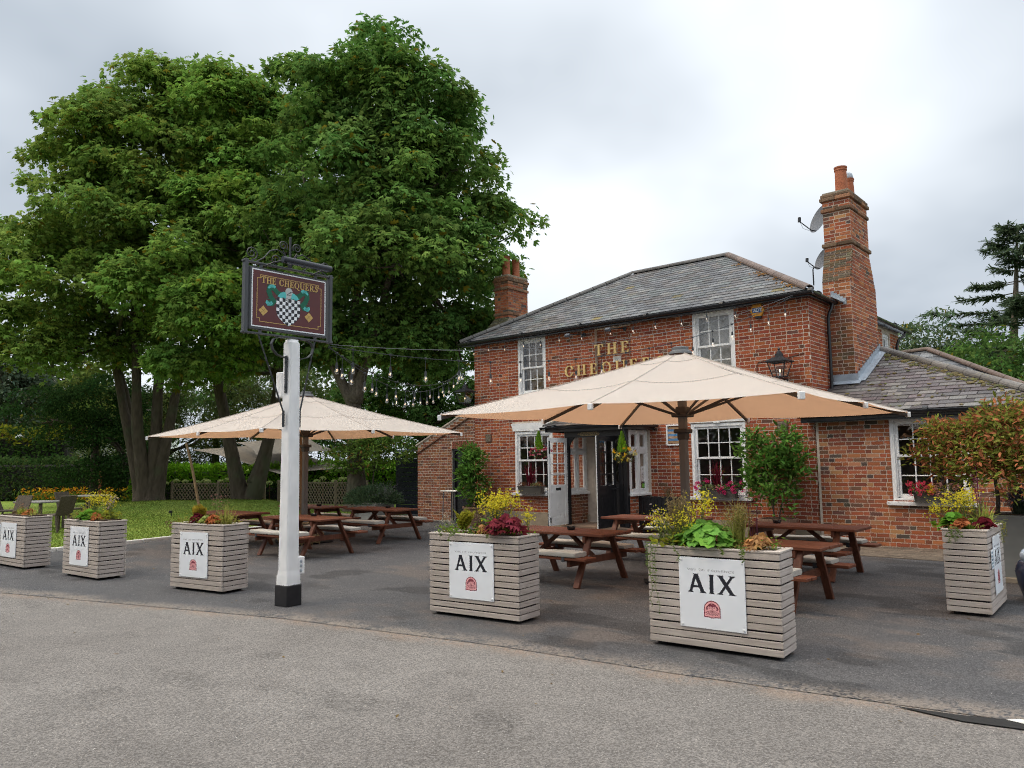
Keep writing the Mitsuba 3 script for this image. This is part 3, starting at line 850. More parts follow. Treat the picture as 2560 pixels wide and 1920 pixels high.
# ------------------------------------------------------------------ porch (part of the pub)
POR = uniq(PUB + '__porch')
px0, px1, py = -11.16, -9.43, 14.76
M = MB()
M.box(((px0 + px1) / 2, (py + Y0) / 2 - 0.05, 0.09), (px1 - px0 + 0.1, Y0 - py + 0.2, 0.18), b=0.01)
put(POR, M, mat('mat_step', proc(lambda p, n, uv: mix((0.13, 0.085, 0.06), (0.25, 0.17, 0.12), fbm(p.x * 9, p.y * 9, p.z * 9, 4))), 0.85))
fPR = frame((px1, 0, 0), (0, 1, 0))
fPL = frame((px0, 0, 0), (0, 1, 0))
for fr, sd in ((fPR, 21), (fPL, 22)):
    W = wall_mesh(fr, sbox(py + 0.08, 0.0, Y0, 0.86), 0.11)
    k = part(POR, 'dwarf_wall', W, 'mat_mortar')
    it = bricks(fr, 0.02, 0.86, lambda z: (py + 0.08, Y0), [], RED if sd == 21 else BRN, REDW if sd == 21 else BRNW, seed=sd)
    pieces(k, 'brick', 'brickwork', it, 'mat_brick')
    # casement side window: two lights under two small ones
    S = MB(*fr)
    w0, w1, z0, z1, zt = py + 0.09, Y0 - 0.005, 0.93, 2.36, 1.90
    S.box(((w0 + w1) / 2, 0.90, 0.0), (w1 - w0 + 0.02, 0.06, 0.16), b=0.008)
    mid = (w0 + w1) / 2
    for (u, wd) in ((w0 + 0.035, 0.07), (w1 - 0.035, 0.07), (mid, 0.08)): S.box((u, (z0 + z1) / 2, -0.04), (wd, z1 - z0, 0.09), b=0.005)
    for (z, hh) in ((z0 + 0.03, 0.06), (z1 - 0.03, 0.06), (zt, 0.08)):
        for (a, b) in ((w0 + 0.07, mid - 0.04), (mid + 0.04, w1 - 0.07)): S.box(((a + b) / 2, z, -0.041), (b - a, hh, 0.088), b=0.005)
    for (a, b) in ((w0 + 0.07, mid - 0.04), (mid + 0.04, w1 - 0.07)):
        for (p, q) in ((z0 + 0.06, zt - 0.04), (zt + 0.04, z1 - 0.06)):
            for (uu, ww) in ((a + 0.02, 0.04), (b - 0.02, 0.04)): S.box((uu, (p + q) / 2, -0.03), (ww, q - p, 0.045), b=0.004)
            for (zz, ww) in ((p + 0.02, 0.04), (q - 0.02, 0.04)): S.box(((a + b) / 2, zz, -0.031), (b - a - 0.08, ww, 0.043), b=0.004)
    k = part(POR, 'side_window', S, 'mat_white')
    for (a, b) in ((w0 + 0.07, mid - 0.04), (mid + 0.04, w1 - 0.07)):
        for (p, q) in ((z0 + 0.06, zt - 0.04), (zt + 0.04, z1 - 0.06)):
            P = MB(*fr); P.add([[a, p, -0.03], [b, p, -0.03], [b, q, -0.03], [a, q, -0.03]], [[0, 1, 2, 3]])
            part(k, 'pane', P, 'mat_glass')
    if sd == 21:
        P = MB(*fr); P.box((mid + 0.22, 1.36, -0.036), (0.15, 0.34, 0.002)); part(k, 'notice', P, 'mat_panel')
        P = MB(*fr); P.box((mid + 0.22, 1.42 + 0.05, -0.0345), (0.03, 0.03, 0.001), None, (0.03, 0.03, 0.04))
        for zz in np.arange(1.24, 1.42, 0.026): P.box((mid + 0.22, zz, -0.0345), (0.10 - 0.03 * RS.rand(), 0.008, 0.001), None, (0.25, 0.25, 0.27))
        part(k, 'print', P, 'mat_vc', vc=True)
        P = MB(*fr); P.box((mid + 0.22, 1.08, -0.036), (0.15, 0.2, 0.002), None, (0.02, 0.02, 0.02)).box((mid + 0.22, 1.09, -0.0345), (0.12, 0.09, 0.001), None, (0.16, 0.5, 0.05))
        part(k, 'green_sticker', P, 'mat_vc', vc=True)
M = MB()
for x in (px0 + 0.05, px1 - 0.05): M.box((x, py + 0.04, 1.24), (0.10, 0.10, 2.12), b=0.008)
M.box((px1 - 0.19, py + 0.05, 1.2), (0.12, 0.06, 2.04), b=0.006)
M.box(((px0 + px1) / 2, py + 0.035, 2.31), (px1 - px0, 0.09, 0.17), b=0.006)
M.box((px0 + 0.05, (py + Y0) / 2, 2.41), (0.1, Y0 - py, 0.08)).box((px1 - 0.05, (py + Y0) / 2, 2.41), (0.1, Y0 - py, 0.08))
for sx, x in ((1, px0 + 0.1), (-1, px1 - 0.1)):
    M.poly(Polygon([(0, 0), (0.16 * sx, 0), (0, -0.2)]).buffer(0), 0.05, np.stack([(1, 0, 0), (0, 0, 1), (0, -1, 0)], 1).astype(float), (x, py + 0.06, 2.23))
part(POR, 'frame', M, 'mat_black', label='black timber porch posts and beam')
P = MB(np.stack([(1, 0, 0), (0, 0, 1), (0, -1, 0)], 1).astype(float), (0, py - 0.012, 0))
for i, (w, z) in enumerate(((0.40, 2.335), (0.58, 2.312), (0.62, 2.289), (0.5, 2.266))):
    x = -10.45 - w / 2
    while x < -10.45 + w / 2:
        l = RS.uniform(0.02, 0.06); P.box((x + l / 2, z, 0), (l, 0.011, 0.003)); x += l + 0.014
part(POR, 'licence_lettering', P, 'mat_gold', label='line of small gilt licence lettering')
# inner wall: doorway into the pub, black, with glazed panel
M = MB()
M.box((-10.72, Y0 - 0.03, 1.25), (0.10, 0.1, 2.1)).box((-9.85, Y0 - 0.03, 1.25), (0.10, 0.1, 2.1)).box((-10.28, Y0 - 0.03, 2.32), (0.98, 0.1, 0.1))
M.box((-10.28, Y0 + 0.02, 0.66), (0.80, 0.05, 0.96)).box((-10.62, Y0 + 0.02, 1.7), (0.1, 0.05, 1.14)).box((-9.95, Y0 + 0.02, 1.7), (0.1, 0.05, 1.14)).box((-10.28, Y0 + 0.02, 2.22), (0.58, 0.05, 0.1))
M.box((-10.28, Y0 - 0.012, 0.66), (0.52, 0.02, 0.66), b=0.008)
part(POR, 'inner_door', M, 'mat_black')
P = MB(); P.add([[-10.57, Y0 + 0.01, 1.14], [-10.0, Y0 + 0.01, 1.14], [-10.0, Y0 + 0.01, 2.17], [-10.57, Y0 + 0.01, 2.17]], [[0, 1, 2, 3]])
part(POR, 'inner_door_glass', P, 'mat_glass')
room(POR, fF, -10.75, -9.75, 0.5, 2.1, 2.5)


def leaf_door(name, x, sgn, face, label):
    """a glazed door leaf standing open at right angles to the front, seen on its +x face"""
    D = uniq(POR + '__' + name)
    R = np.stack([(0, 1, 0), (0, 0, 1), (1, 0, 0)], 1).astype(float)
    o = np.array([x, 0, 0])
    y0, y1, z0, z1 = py - 0.75, py - 0.02, 0.20, 2.22

    def mk(dx, w):
        M = MB(R, o + np.array([dx, 0, 0]))
        st = 0.095
        M.box((y0 + st / 2, (z0 + z1) / 2, 0), (st, z1 - z0, w), b=0.005).box((y1 - st / 2, (z0 + z1) / 2, 0), (st, z1 - z0, w), b=0.005)
        M.box(((y0 + y1) / 2, z1 - 0.055, 0), (y1 - y0 - 2 * st, 0.11, w - 0.001)).box(((y0 + y1) / 2, z0 + 0.09, 0), (y1 - y0 - 2 * st, 0.18, w - 0.001)).box(((y0 + y1) / 2, 1.02, 0), (y1 - y0 - 2 * st, 0.22, w - 0.001))
        M.box(((y0 + y1) / 2, 0.65, -0.004), (y1 - y0 - 2 * st, 0.55, w * 0.4))
        if face == 'black': M.box(((y0 + y1) / 2, 0.65, 0.004), (y1 - y0 - 2 * st - 0.12, 0.42, w * 0.7), b=0.008)
        a, b, p, q = y0 + st, y1 - st, 1.13, z1 - 0.11
        M.box(((a + b) / 2, (p + q) / 2, 0), (0.03, q - p, w * 0.8), b=0.004)
        for z in np.linspace(p, q, 5)[1:-1]:
            for (c, d) in ((a, (a + b) / 2 - 0.015), ((a + b) / 2 + 0.015, b)): M.box(((c + d) / 2, z, 0), (d - c, 0.03, w * 0.78), b=0.004)
        return M, (a, b, p, q)

    M1, (a, b, p, q) = mk(0.0, 0.022)
    M2, _ = mk(-0.0235, 0.022)
    put(D, M1, 'mat_black' if face == 'black' else 'mat_white', label=label)
    part(D, 'far_face', M2, 'mat_white' if face == 'black' else 'mat_black')
    zs = np.linspace(p, q, 5)
    for i in range(4):
        for (c, d) in ((a, (a + b) / 2), ((a + b) / 2, b)):
            P = MB(R, o); P.add([[c, zs[i], -0.0115], [d, zs[i], -0.0115], [d, zs[i + 1], -0.0115], [c, zs[i + 1], -0.0115]], [[0, 1, 2, 3]])
            part(D, 'pane', P, 'mat_glass')
    H = MB(R, o)
    if face == 'black':
        H.tube([(y1 - 0.02, 1.06, 0.02), (y1 - 0.02, 1.06, 0.07), (y1 - 0.25, 1.04, 0.07), (y1 - 0.25, 1.04, 0.02)], 0.011, 8)
    else:
        H.box(((y0 + y1) / 2, 1.03, 0.012), (0.19, 0.06, 0.006)).box((y0 + 0.04, 2.0, 0.016), (0.035, 0.3, 0.012)).box((y0 + 0.05, 0.33, 0.016), (0.035, 0.12, 0.014))
    part(D, 'ironmongery', H, 'mat_iron')


leaf_door('door_leaf', px0 + 0.07, 1, 'white', 'white glazed door leaf standing open with letter slot')
leaf_door('door_leaf', px1 - 0.29, 1, 'black', 'black glazed door leaf standing open with pull handle')
# porch roof: three slated slopes with black eaves
PR = uniq(POR + '__canopy_roof')
A, B, C_, D_ = np.array([-11.58, 14.48, 2.49]), np.array([-9.18, 14.48, 2.49]), np.array([-10.95, Y0, 2.92]), np.array([-9.86, Y0, 2.92])
E1, E2 = np.array([-11.58, Y0, 2.49]), np.array([-9.18, Y0, 2.49])
M = MB(); M.add(np.array([A, B, D_, C_, E1, E2]) - np.array([0, 0, 0.01]), np.array([[0, 1, 2], [0, 2, 3], [1, 5, 2], [0, 3, 4], [0, 4, 5], [0, 5, 1]]), (0.06, 0.055, 0.055))
put(PR, M, 'mat_slate', vc=True)
s = np.array([0, Y0 - 14.48, 0.43]); L = np.linalg.norm(s)
PSL = [(0.105, 0.088, 0.078), (0.085, 0.078, 0.076), (0.13, 0.105, 0.085), (0.10, 0.098, 0.098)]
it = slates(frame((0, 14.48, 2.49), (1, 0, 0), s / L), Polygon([(A[0], 0), (B[0], 0), (D_[0], L), (C_[0], L)]), 0.17, 0.21, PSL, seed=24, moss=lambda u, v: 0.12 if u > -9.9 else 0.0)
s2 = np.array([-0.68, 0, 0.43]); L2 = np.linalg.norm(s2)
it += slates(frame((-9.18, 0, 2.49), (0, 1, 0), s2 / L2), Polygon([(14.48, 0), (Y0, 0), (Y0, L2)]), 0.17, 0.21, PSL, seed=25, moss=lambda u, v: 0.5)
pieces(PR, 'slate', 'slating', it, 'mat_slate')
ridge_tiles(PR, A + lift * 0.7, C_ + lift, 0.05, (0.05, 0.048, 0.046), 0.3)
ridge_tiles(PR, B + lift * 0.7, D_ + lift, 0.05, (0.05, 0.048, 0.046), 0.3)
M = MB(); M.box(((A[0] + B[0]) / 2, 14.53, 2.42), (B[0] - A[0] - 0.06, 0.03, 0.12)).box((B[0] - 0.05, (14.48 + Y0) / 2, 2.42), (0.03, Y0 - 14.5, 0.12)).box((A[0] + 0.05, (14.48 + Y0) / 2, 2.42), (0.03, Y0 - 14.5, 0.12))
M.box(((A[0] + B[0]) / 2, (14.54 + Y0) / 2, 2.44), (B[0] - A[0] - 0.14, Y0 - 14.56, 0.015))
part(POR, 'fascia', M, 'mat_gutter')
gutter(POR, (A[0] - 0.06, 14.44, 2.475), (B[0] + 0.06, 14.44, 2.475), 0.05)
gutter(POR, (B[0] + 0.03, 14.42, 2.47), (B[0] + 0.03, Y0 - 0.02, 2.47), 0.05)
M = MB(); M.box((-9.62, Y0 - 0.02, 2.80), (0.62, 0.02, 0.14), ry(0.55)); part(POR, 'flashing', M, 'mat_lead')

# ------------------------------------------------------------------ single-storey extension
EXT = thing('side_extension', 'single-storey old brick extension with mossy slate roof beside the pub', 'extension')
ex0, ex1, ey, ez = -5.53, -1.62, Y0 - 0.03, 2.46
fE = frame((0, ey, 0), (1, 0, 0))
WE = (-4.17, -2.88, 0.85, 2.40)
EW = uniq(EXT + '__wall')
M = wall_mesh(fE, sbox(ex0, 0, ex1, ez).difference(sbox(WE[0], WE[2], WE[1], WE[3])), 0.25)
put(EW, M, 'mat_mortar')
M = MB(); M.box((ex1 - 0.12, (ey + 22) / 2 + 0.15, ez / 2), (0.24, 22 - ey - 0.3, ez)); part(EXT, 'wall', M, 'mat_mortar')
it = bricks(fE, 0.02, ez, lambda z: (ex0 + 0.05, ex1), [WE], OLD, OLDW, seed=31, proud=0.005, off=0.06)
pieces(EW, 'brick', 'brickwork', it, 'mat_brick')
sash(EXT, fE, *WE, 1.69, 4)
ES, EY, EZ2 = 0.46, 15.32, 2.52
zE = lambda y: EZ2 + ES * (y - EY)
ER = uniq(EXT + '__roof')
hipc, hipt = np.array([-1.36, EY, EZ2]), np.array([-5.06, 18.72, zE(18.72)])
poly3 = [(-5.66, EY), (hipc[0], EY), (hipt[0], hipt[1]), (-5.07, 16.84), (-5.55, 16.84)]
cs = math.hypot(1, ES)
pg = Polygon([(x, (y - EY) * cs) for x, y in poly3])
fER = frame((0, EY, EZ2), (1, 0, 0), np.array([0, 1, ES]) / cs)
M = MB(*fER); M.poly(pg, 0.03, None, (0, 0, -0.035), (0.06, 0.055, 0.055))
M2 = MB(); M2.add([hipc, (hipc[0], 22, EZ2), (-5.06, 22, hipt[2]), hipt], [[0, 1, 2, 3]], (0.08, 0.075, 0.075)); a = M2.mesh(); M.R, M.t = np.eye(3), np.zeros(3); M.add(*a)
put(ER, M, 'mat_slate', vc=True)
ESL = [(0.120, 0.106, 0.104), (0.095, 0.086, 0.088), (0.135, 0.122, 0.114), (0.080, 0.066, 0.070), (0.108, 0.093, 0.092), (0.145, 0.140, 0.132), (0.098, 0.076, 0.080)]
hd = lambda u, v: abs((u - hipc[0]) * (hipt[1] - hipc[1]) * cs - v * (hipt[0] - hipc[0])) / math.hypot(hipt[0] - hipc[0], (hipt[1] - hipc[1]) * cs)
it = slates(fER, pg, 0.185, 0.285, ESL, seed=32, moss=None)
pieces(ER, 'slate', 'slating', it, 'mat_slate')
ridge_tiles(ER, hipt + np.array([0, 0, 0.02]), hipc + np.array([0, 0, 0.02]), 0.10, (0.14, 0.13, 0.12), 0.46)
# moss cushions lying along the hip and scattered on the slates
M = MB()
nrm = fER[0][:, 2]
for k in range(420):
    if k < 260:
        t = RS.rand(); u = hipc[0] + (hipt[0] - hipc[0]) * t - abs(RS.normal(0, 0.10)) - 0.10; v = (EY + (hipt[1] - EY) * t - EY) * cs - abs(RS.normal(0, 0.10))
    else:
        u, v = RS.uniform(-5.5, -1.5), RS.uniform(0, 3.5)
    if not pg.contains(Point(u, v)): continue
    s = RS.uniform(0.008, 0.024) * (1.6 if RS.rand() < 0.15 else 1)
    m = trimesh.creation.icosphere(1, s)
    q = np.array(m.vertices) * np.array([RS.uniform(1, 2.2), RS.uniform(0.8, 1.4), 0.55]) + RS.normal(0, s * 0.12, m.vertices.shape)
    M.add((q + np.array([u, v, 0.03])) @ fER[0].T + fER[1], m.faces, jit((0.105, 0.080, 0.022) if RS.rand() < 0.6 else (0.085, 0.09, 0.022), 0.4))
part(ER, 'moss', M, 'mat_vc', vc=True, kind='stuff')
M = MB(); M.box(((ex0 + ex1) / 2 + 0.05, EY + 0.06, 2.44), (ex1 - ex0 + 0.5, 0.03, 0.15)).box(((ex0 + ex1) / 2 + 0.05, EY + 0.19, 2.39), (ex1 - ex0 + 0.4, 0.24, 0.02))
M.tube([(-5.6, EY + 0.03, 2.40), (-4.9, EY + 0.035, 2.375), (-4.3, EY + 0.035, 2.40), (-3.5, EY + 0.035, 2.405), (-1.4, EY + 0.035, 2.41)], 0.008, 6)
part(EXT, 'fascia', M, 'mat_gutter')
gutter(EXT, (-5.76, EY - 0.02, EZ2 - 0.005), (-1.2, EY - 0.02, EZ2 - 0.005), 0.062)
# lead soakers: a stepped strip up the side of the chimney and an apron under its front
M = MB()
n = 22
for i in range(n):
    y = 16.86 + (18.66 - 16.86) * (i + 0.5) / n
    M.box((-5.062, y, zE(y) + 0.10), (0.012, (18.66 - 16.86) / n * 0.98, 0.15 + 0.03 * (i % 2)))
M.bar((-4.98, 16.84, zE(16.84) + 0.045), (-4.98, 18.68, zE(18.68) + 0.045), 0.17, 0.012, up=(0, 0, 1))
M.box((-5.27, 16.76, zE(16.76) + 0.06), (0.62, 0.22, 0.012), rx(math.atan(ES))).box((-5.29, 16.825, zE(16.84) + 0.12), (0.54, 0.014, 0.16))
part(EXT, 'flashing', M, 'mat_lead')
# rear range behind it: ridge and hip of a second slate roof
RR = uniq(EXT + '__rear_roof')
a, b, c = np.array([-5.5, 20.6, 4.16]), np.array([-4.52, 20.6, 4.22]), np.array([-1.1, 18.6, 2.4])
M = MB(); M.add([a, b, c, (-5.5, 18.6, 3.0), (-1.1, 23, 2.4), (-5.5, 23, 2.4)], [[0, 3, 2], [0, 2, 1], [1, 2, 4], [0, 1, 4], [0, 4, 5]], (0.15, 0.155, 0.16))
put(RR, M, 'mat_slate', vc=True)
nn = np.cross(c - b, np.array([-1.0, 0, 0])); nn /= np.linalg.norm(nn); nn = nn if nn[2] > 0 else -nn
vv = np.cross(nn, (1, 0, 0)); vv = vv if vv[2] > 0 else -vv
fRR = frame(c, (1, 0, 0), vv)
q = [tuple((fRR[0].T @ (p - c))[:2]) for p in (np.array([-5.5, 18.6, 2.4]), c, b, np.array([-5.5, 20.6, 4.22]))]
it = slates(fRR, Polygon(q), 0.2, 0.3, [(0.16, 0.17, 0.185), (0.19, 0.2, 0.21), (0.14, 0.145, 0.155)], seed=33)
pieces(RR, 'slate', 'slating', it, 'mat_slate', 120)
ridge_tiles(RR, a + lift, b + lift, 0.085, (0.17, 0.12, 0.09))
ridge_tiles(RR, b + lift, c + lift, 0.085, (0.15, 0.105, 0.085))

# ------------------------------------------------------------------ lean-to on the left
LT = thing('lean_to', 'brown brick lean-to with sloping top and black door at the left of the pub', 'outbuilding')
ly = Y0 + 0.045
fLT = frame((0, ly, 0), (1, 0, 0))
top = lambda u: 2.19 + (u + 17.4) * 0.4375
DW = (-15.95, -15.13, 0.0, 2.06)
LW = uniq(LT + '__wall')
put(LW, wall_mesh(fLT, Polygon([(-17.4, 0), (-14.98, 0), (-14.98, top(-14.98)), (-17.4, 2.19)]).difference(sbox(DW[0], 0, DW[1], DW[3])), 0.24), 'mat_mortar')
it = bricks(fLT, 0.02, 3.3, lambda z: (-17.4, -14.985), [DW, (-15.97, -15.11, 2.06, 2.285)], BRN, BRNW, seed=41, topf=lambda u: top(u) - 0.012)
pieces(LW, 'brick', 'brickwork', it, 'mat_brick')
for x in np.arange(-15.93, -15.12, 0.0787):
    M = MB(); M.box((x + 0.034, ly - 0.002, 2.172), (0.068, 0.03, 0.215), None, jit((0.24, 0.088, 0.055), 0.25)); part(LW, 'soldier_brick', M, 'mat_brick', vc=True)
M = MB(); M.bar((-17.46, ly + 0.1, top(-17.46) + 0.02), (-14.99, ly + 0.1, top(-14.99) + 0.02), 0.3, 0.045, b=0.008); part(LT, 'coping', M, 'mat_mortar')
M = MB(); M.bar((-17.4, ly - 0.03, top(-17.4) - 0.24), (-15.0, ly - 0.03, top(-15.0) - 0.20), 0.03, 0.03, b=0.004); part(LT, 'conduit', M, mat('mat_conduit', (0.12, 0.062, 0.042), 0.7))
M = MB(); M.box((-15.54, ly + 0.12, 1.03), (0.82, 0.05, 2.06)); M.box((-15.90, ly + 0.08, 1.03), (0.06, 0.1, 2.06)).box((-15.16, ly + 0.08, 1.03), (0.06, 0.1, 2.06)).box((-15.53, ly + 0.08, 2.03), (0.68, 0.1, 0.06))
for z in (0.55, 1.5): M.box((-15.53, ly + 0.085, z), (0.5, 0.02, 0.75), b=0.008)
k = part(LT, 'door', M, 'mat_black')
M = MB(); M.box((-15.27, ly + 0.075, 1.05), (0.04, 0.02, 0.12)).tube([(-15.27, ly + 0.06, 1.07), (-15.27, ly + 0.02, 1.07), (-15.36, ly + 0.02, 1.07)], 0.009, 6); part(k, 'handle', M, 'mat_iron')
M = MB(); M.box((-16.2, ly + 1.4, 1.0), (2.3, 2.4, 2.0)); part(LT, 'rear', M, 'mat_mortar_dark')
# dark boarded screen beside the lean-to
FS = thing('board_screen', 'tall navy-black boarded screen left of the lean-to', 'fence')
M = MB()
for x in (-19.75, -18.55, -17.42): M.box((x, 16.92, 1.02), (0.09, 0.09, 2.04), b=0.006)
put(uniq(FS + '__post'), M, mat('mat_navy', proc(lambda p, n, uv: mix((0.014, 0.017, 0.026), (0.030, 0.034, 0.046), fbm(p.x * 5, p.y * 5, p.z * 20, 3))), 0.6))
for i in range(13):
    M = MB(); M.box((-18.58, 16.89, 0.10 + 0.15 * i), (2.36, 0.022, 0.144), b=0.004); part(FS, 'board', M, 'mat_navy')
M = MB(); M.box((-18.55, 16.9, 2.07), (2.5, 0.16, 0.07), b=0.01).box((-17.75, 16.8, 2.16), (0.7, 0.3, 0.1), b=0.02); part(FS, 'capping', M, 'mat_lead')
# ------------------------------------------------------------------ foliage
MAPLE = (np.array([[0, 0, 0], [-0.52, 0.30, -0.10], [-0.17, 0.46, 0.03], [0, 1.0, -0.14], [0.17, 0.46, 0.03], [0.52, 0.30, -0.10], [-0.44, 0.74, -0.10], [0.44, 0.74, -0.10]], float),
         np.array([[0, 2, 1], [0, 4, 2], [0, 5, 4], [2, 4, 3], [2, 6, 1], [4, 5, 7]]))
OVAL = (np.array([[0, 0, 0.0], [-0.24, 0.42, 0.05], [0, 1, -0.08], [0.24, 0.42, 0.05]], float), np.array([[0, 2, 1], [0, 3, 2]]))
LONG = (np.array([[0, 0, 0.0], [-0.17, 0.35, 0.03], [-0.12, 0.72, 0.0], [0, 1, -0.10], [0.12, 0.72, 0.0], [0.17, 0.35, 0.03], [0, 0.5, -0.035]], float),
        np.array([[0, 6, 1], [1, 6, 2], [2, 6, 3], [0, 5, 6], [5, 4, 6], [4, 3, 6]]))
ROUND = (np.array([[0, 0, 0], [-0.45, 0.25, 0.06], [-0.5, 0.62, 0.08], [-0.22, 0.98, 0.0], [0, 0.85, 0.02], [0.22, 0.98, 0.0], [0.5, 0.62, 0.08], [0.45, 0.25, 0.06]], float),
         np.array([[0, 2, 1], [0, 4, 2], [4, 3, 2], [0, 6, 4], [4, 6, 5], [0, 7, 6]]))
DOT = (np.array([[-0.5, 0, 0], [0, -0.5, 0.1], [0.5, 0, 0], [0, 0.5, 0.1]], float), np.array([[0, 1, 2], [0, 2, 3]]))
NEEDLE = (np.array([[-0.09, 0, 0], [0.09, 0, 0], [0.05, 1, -0.05], [-0.05, 1, -0.05]], float), np.array([[0, 1, 2], [0, 2, 3]]))


def unit(a):
    return a / (np.linalg.norm(a, axis=-1, keepdims=True) + 1e-9)


def leaves(P, A, N, S, C, tm=MAPLE):
    """one leaf at each point P: long axis A, face normal N, size S, colour C"""
    n = len(P)
    A = unit(A)
    N = unit(N - (N * A).sum(1, keepdims=True) * A)
    B = np.cross(A, N)
    t, f = tm
    S = np.broadcast_to(np.asarray(S, float), (n,))[:, None, None]
    V = P[:, None] + S * (t[None, :, :1] * B[:, None] + t[None, :, 1:2] * A[:, None] + t[None, :, 2:] * N[:, None])
    F = (np.arange(n) * len(t))[:, None, None] + f[None]
    return V.reshape(-1, 3), F.reshape(-1, 3), np.repeat(np.broadcast_to(C, (n, 3)), len(t), 0)


def tint(n, base, r, var=0.35, warm=0.25, warm_col=(0.16, 0.15, 0.02), p_warm=0.0):
    c = np.array(base)[None] * (1 + var * (r.rand(n, 1) * 2 - 1)) * (1 + np.stack([warm * (r.rand(n) - 0.4), 0 * r.rand(n), 0.3 * (r.rand(n) - 0.5)], 1))
    if p_warm: c = np.where(r.rand(n, 1) < p_warm, np.array(warm_col)[None] * (0.7 + 0.6 * r.rand(n, 1)), c)
    return np.clip(c, 0.004, 0.9)


def clumps(lobes, n, r, fill=0.55, low=-0.75):
    lo = np.array([l[:5] for l in lobes], float)
    w = lo[:, 3] * (lo[:, 3] + lo[:, 4]); w /= w.sum()
    i = r.choice(len(lo), n, p=w)
    d = unit(r.normal(size=(n, 3)))
    d[:, 2] = np.where(d[:, 2] < low, -d[:, 2], d[:, 2])
    k = r.uniform(fill, 1.0, (n, 1)) ** 0.7
    return lo[i, :3] + d * k * np.stack([lo[i, 3], lo[i, 3], lo[i, 4]], 1), unit(d * np.array([1, 1, 0.8]))


def crown(lobes, nc, per, cr, size, base, seed, tm=MAPLE, flat=0.6, var=0.32, p_warm=0.03, droop=0.5, loose=0.18, fill=0.55, warm_col=(0.20, 0.17, 0.02), low=-0.75):
    """domed clumps of leaves through the volume of some ellipsoids"""
    r = np.random.RandomState(seed)
    c, out = clumps(lobes, nc, r, fill, low)
    rad = r.uniform(0.65, 1.25, nc) * cr
    k = np.repeat(np.arange(nc), per)
    n = len(k)
    d = unit(r.normal(size=(n, 3)) + np.array([0, 0, 0.45]) + 0.35 * out[k])
    m = r.uniform(0.45, 1.0, (n, 1)) ** 0.5 + r.normal(0, loose, (n, 1))
    P = c[k] + d * m * rad[k][:, None] * np.array([1, 1, flat])
    N = d * np.array([0.75, 0.75, 0.5]) + np.array([0, 0, 0.75]) + r.normal(0, 0.38, (n, 3))
    A = d * np.array([1, 1, 0.1]) + np.array([0, 0, -droop]) + r.normal(0, 0.55, (n, 3))
    cc = tint(nc, base, r, 0.22, 0.2)
    C = cc[k] * (1 + var * (r.rand(n, 1) * 2 - 1)) * (1 + np.stack([0.3 * (r.rand(n) - 0.4), 0 * k, 0 * k], 1))
    if p_warm: C = np.where(r.rand(n, 1) < p_warm, np.array(warm_col)[None] * (0.7 + 0.6 * r.rand(n, 1)), C)
    S = size * r.uniform(0.65, 1.25, n)
    return leaves(P, A, N, S, np.clip(C, 0.004, 0.9), tm), c


def wob(a, b, n, amp, r, sag=0.0):
    a, b = np.array(a, float), np.array(b, float)
    t = np.linspace(0, 1, n)[:, None]
    p = a + (b - a) * t + np.sin(t * math.pi) * r.normal(0, amp, 3) + np.sin(2 * t * math.pi) * r.normal(0, amp * 0.5, 3)
    p[:, 2] += sag * np.sin(t[:, 0] * math.pi)
    return p


def limbs(M, start, r0, targets, r, r1=0.03, twig=None):
    for g in targets:
        L = np.linalg.norm(np.array(g) - np.array(start))
        n = max(5, int(L / 0.8))
        p = wob(start, g, n, 0.06 * L, r, 0.05 * L)
        M.tube(p, np.linspace(r0, r1, n), 7)
        if twig is not None:
            d = np.linalg.norm(twig - np.array(g), axis=1)
            for q in twig[np.argsort(d)[:5]]: M.tube(wob(p[int(n * 0.7)], q, 5, 0.1, r), np.linspace(r1 * 1.1, 0.010, 5), 5)


LC = [(-18.9, 15.8, 14.4, 1.2, 1.7), (-19.5, 14.9, 12.8, 2.0, 1.8), (-18.4, 16.2, 12.7, 2.0, 2.0), (-21.6, 14.2, 13.8, 1.1, 1.4), (-19.4, 14.0, 10.3, 2.2, 1.9), (-17.7, 15.9, 10.2, 2.2, 1.8), (-17.7, 17.6, 12.0, 1.1, 1.7), (-17.0, 17.5, 8.8, 1.7, 1.7), (-16.6, 18.5, 8.9, 0.8, 1.1), (-17.8, 15.0, 7.9, 2.1, 1.6), (-19.8, 13.9, 8.0, 1.7, 1.6), (-18.1, 17.5, 6.8, 1.5, 1.5), (-20.4, 16.3, 6.5, 2.0, 1.6), (-22.3, 14.6, 6.4, 1.4, 1.2), (-18.4, 19.3, 6.5, 0.8, 1.5), (-22.2, 13.1, 8.3, 0.9, 1.2), (-21.0, 17.8, 10.5, 2.4, 2.6), (-20.9, 14.5, 5.5, 1.5, 0.9), (-19.2, 16.2, 5.4, 1.6, 1.0), (-18.2, 18.4, 5.4, 1.4, 1.1)]
LA = [(-29.2, 12.8, 15.6, 2.0, 1.3), (-28.7, 14.4, 15.9, 1.7, 1.3), (-30.6, 11.0, 14.2, 1.6, 1.4), (-28.6, 12.3, 13.2, 2.6, 1.9), (-32.2, 10.5, 12.6, 1.4, 1.6), (-29.4, 11.2, 11.0, 2.6, 1.9), (-33.2, 9.9, 10.8, 1.3, 1.6), (-27.7, 12.8, 10.3, 2.2, 1.9), (-30.5, 9.9, 8.5, 2.2, 1.7), (-33.0, 9.0, 8.5, 1.0, 2.1), (-28.5, 11.7, 7.8, 2.2, 1.5), (-31.4, 9.4, 6.2, 1.5, 1.2), (-31.1, 11.0, 6.0, 1.6, 1.0), (-35.0, 8.4, 9.8, 1.1, 2.2), (-30.4, 12.9, 6.3, 1.3, 1.0), (-31.5, 15.0, 11.0, 2.8, 3.0)]
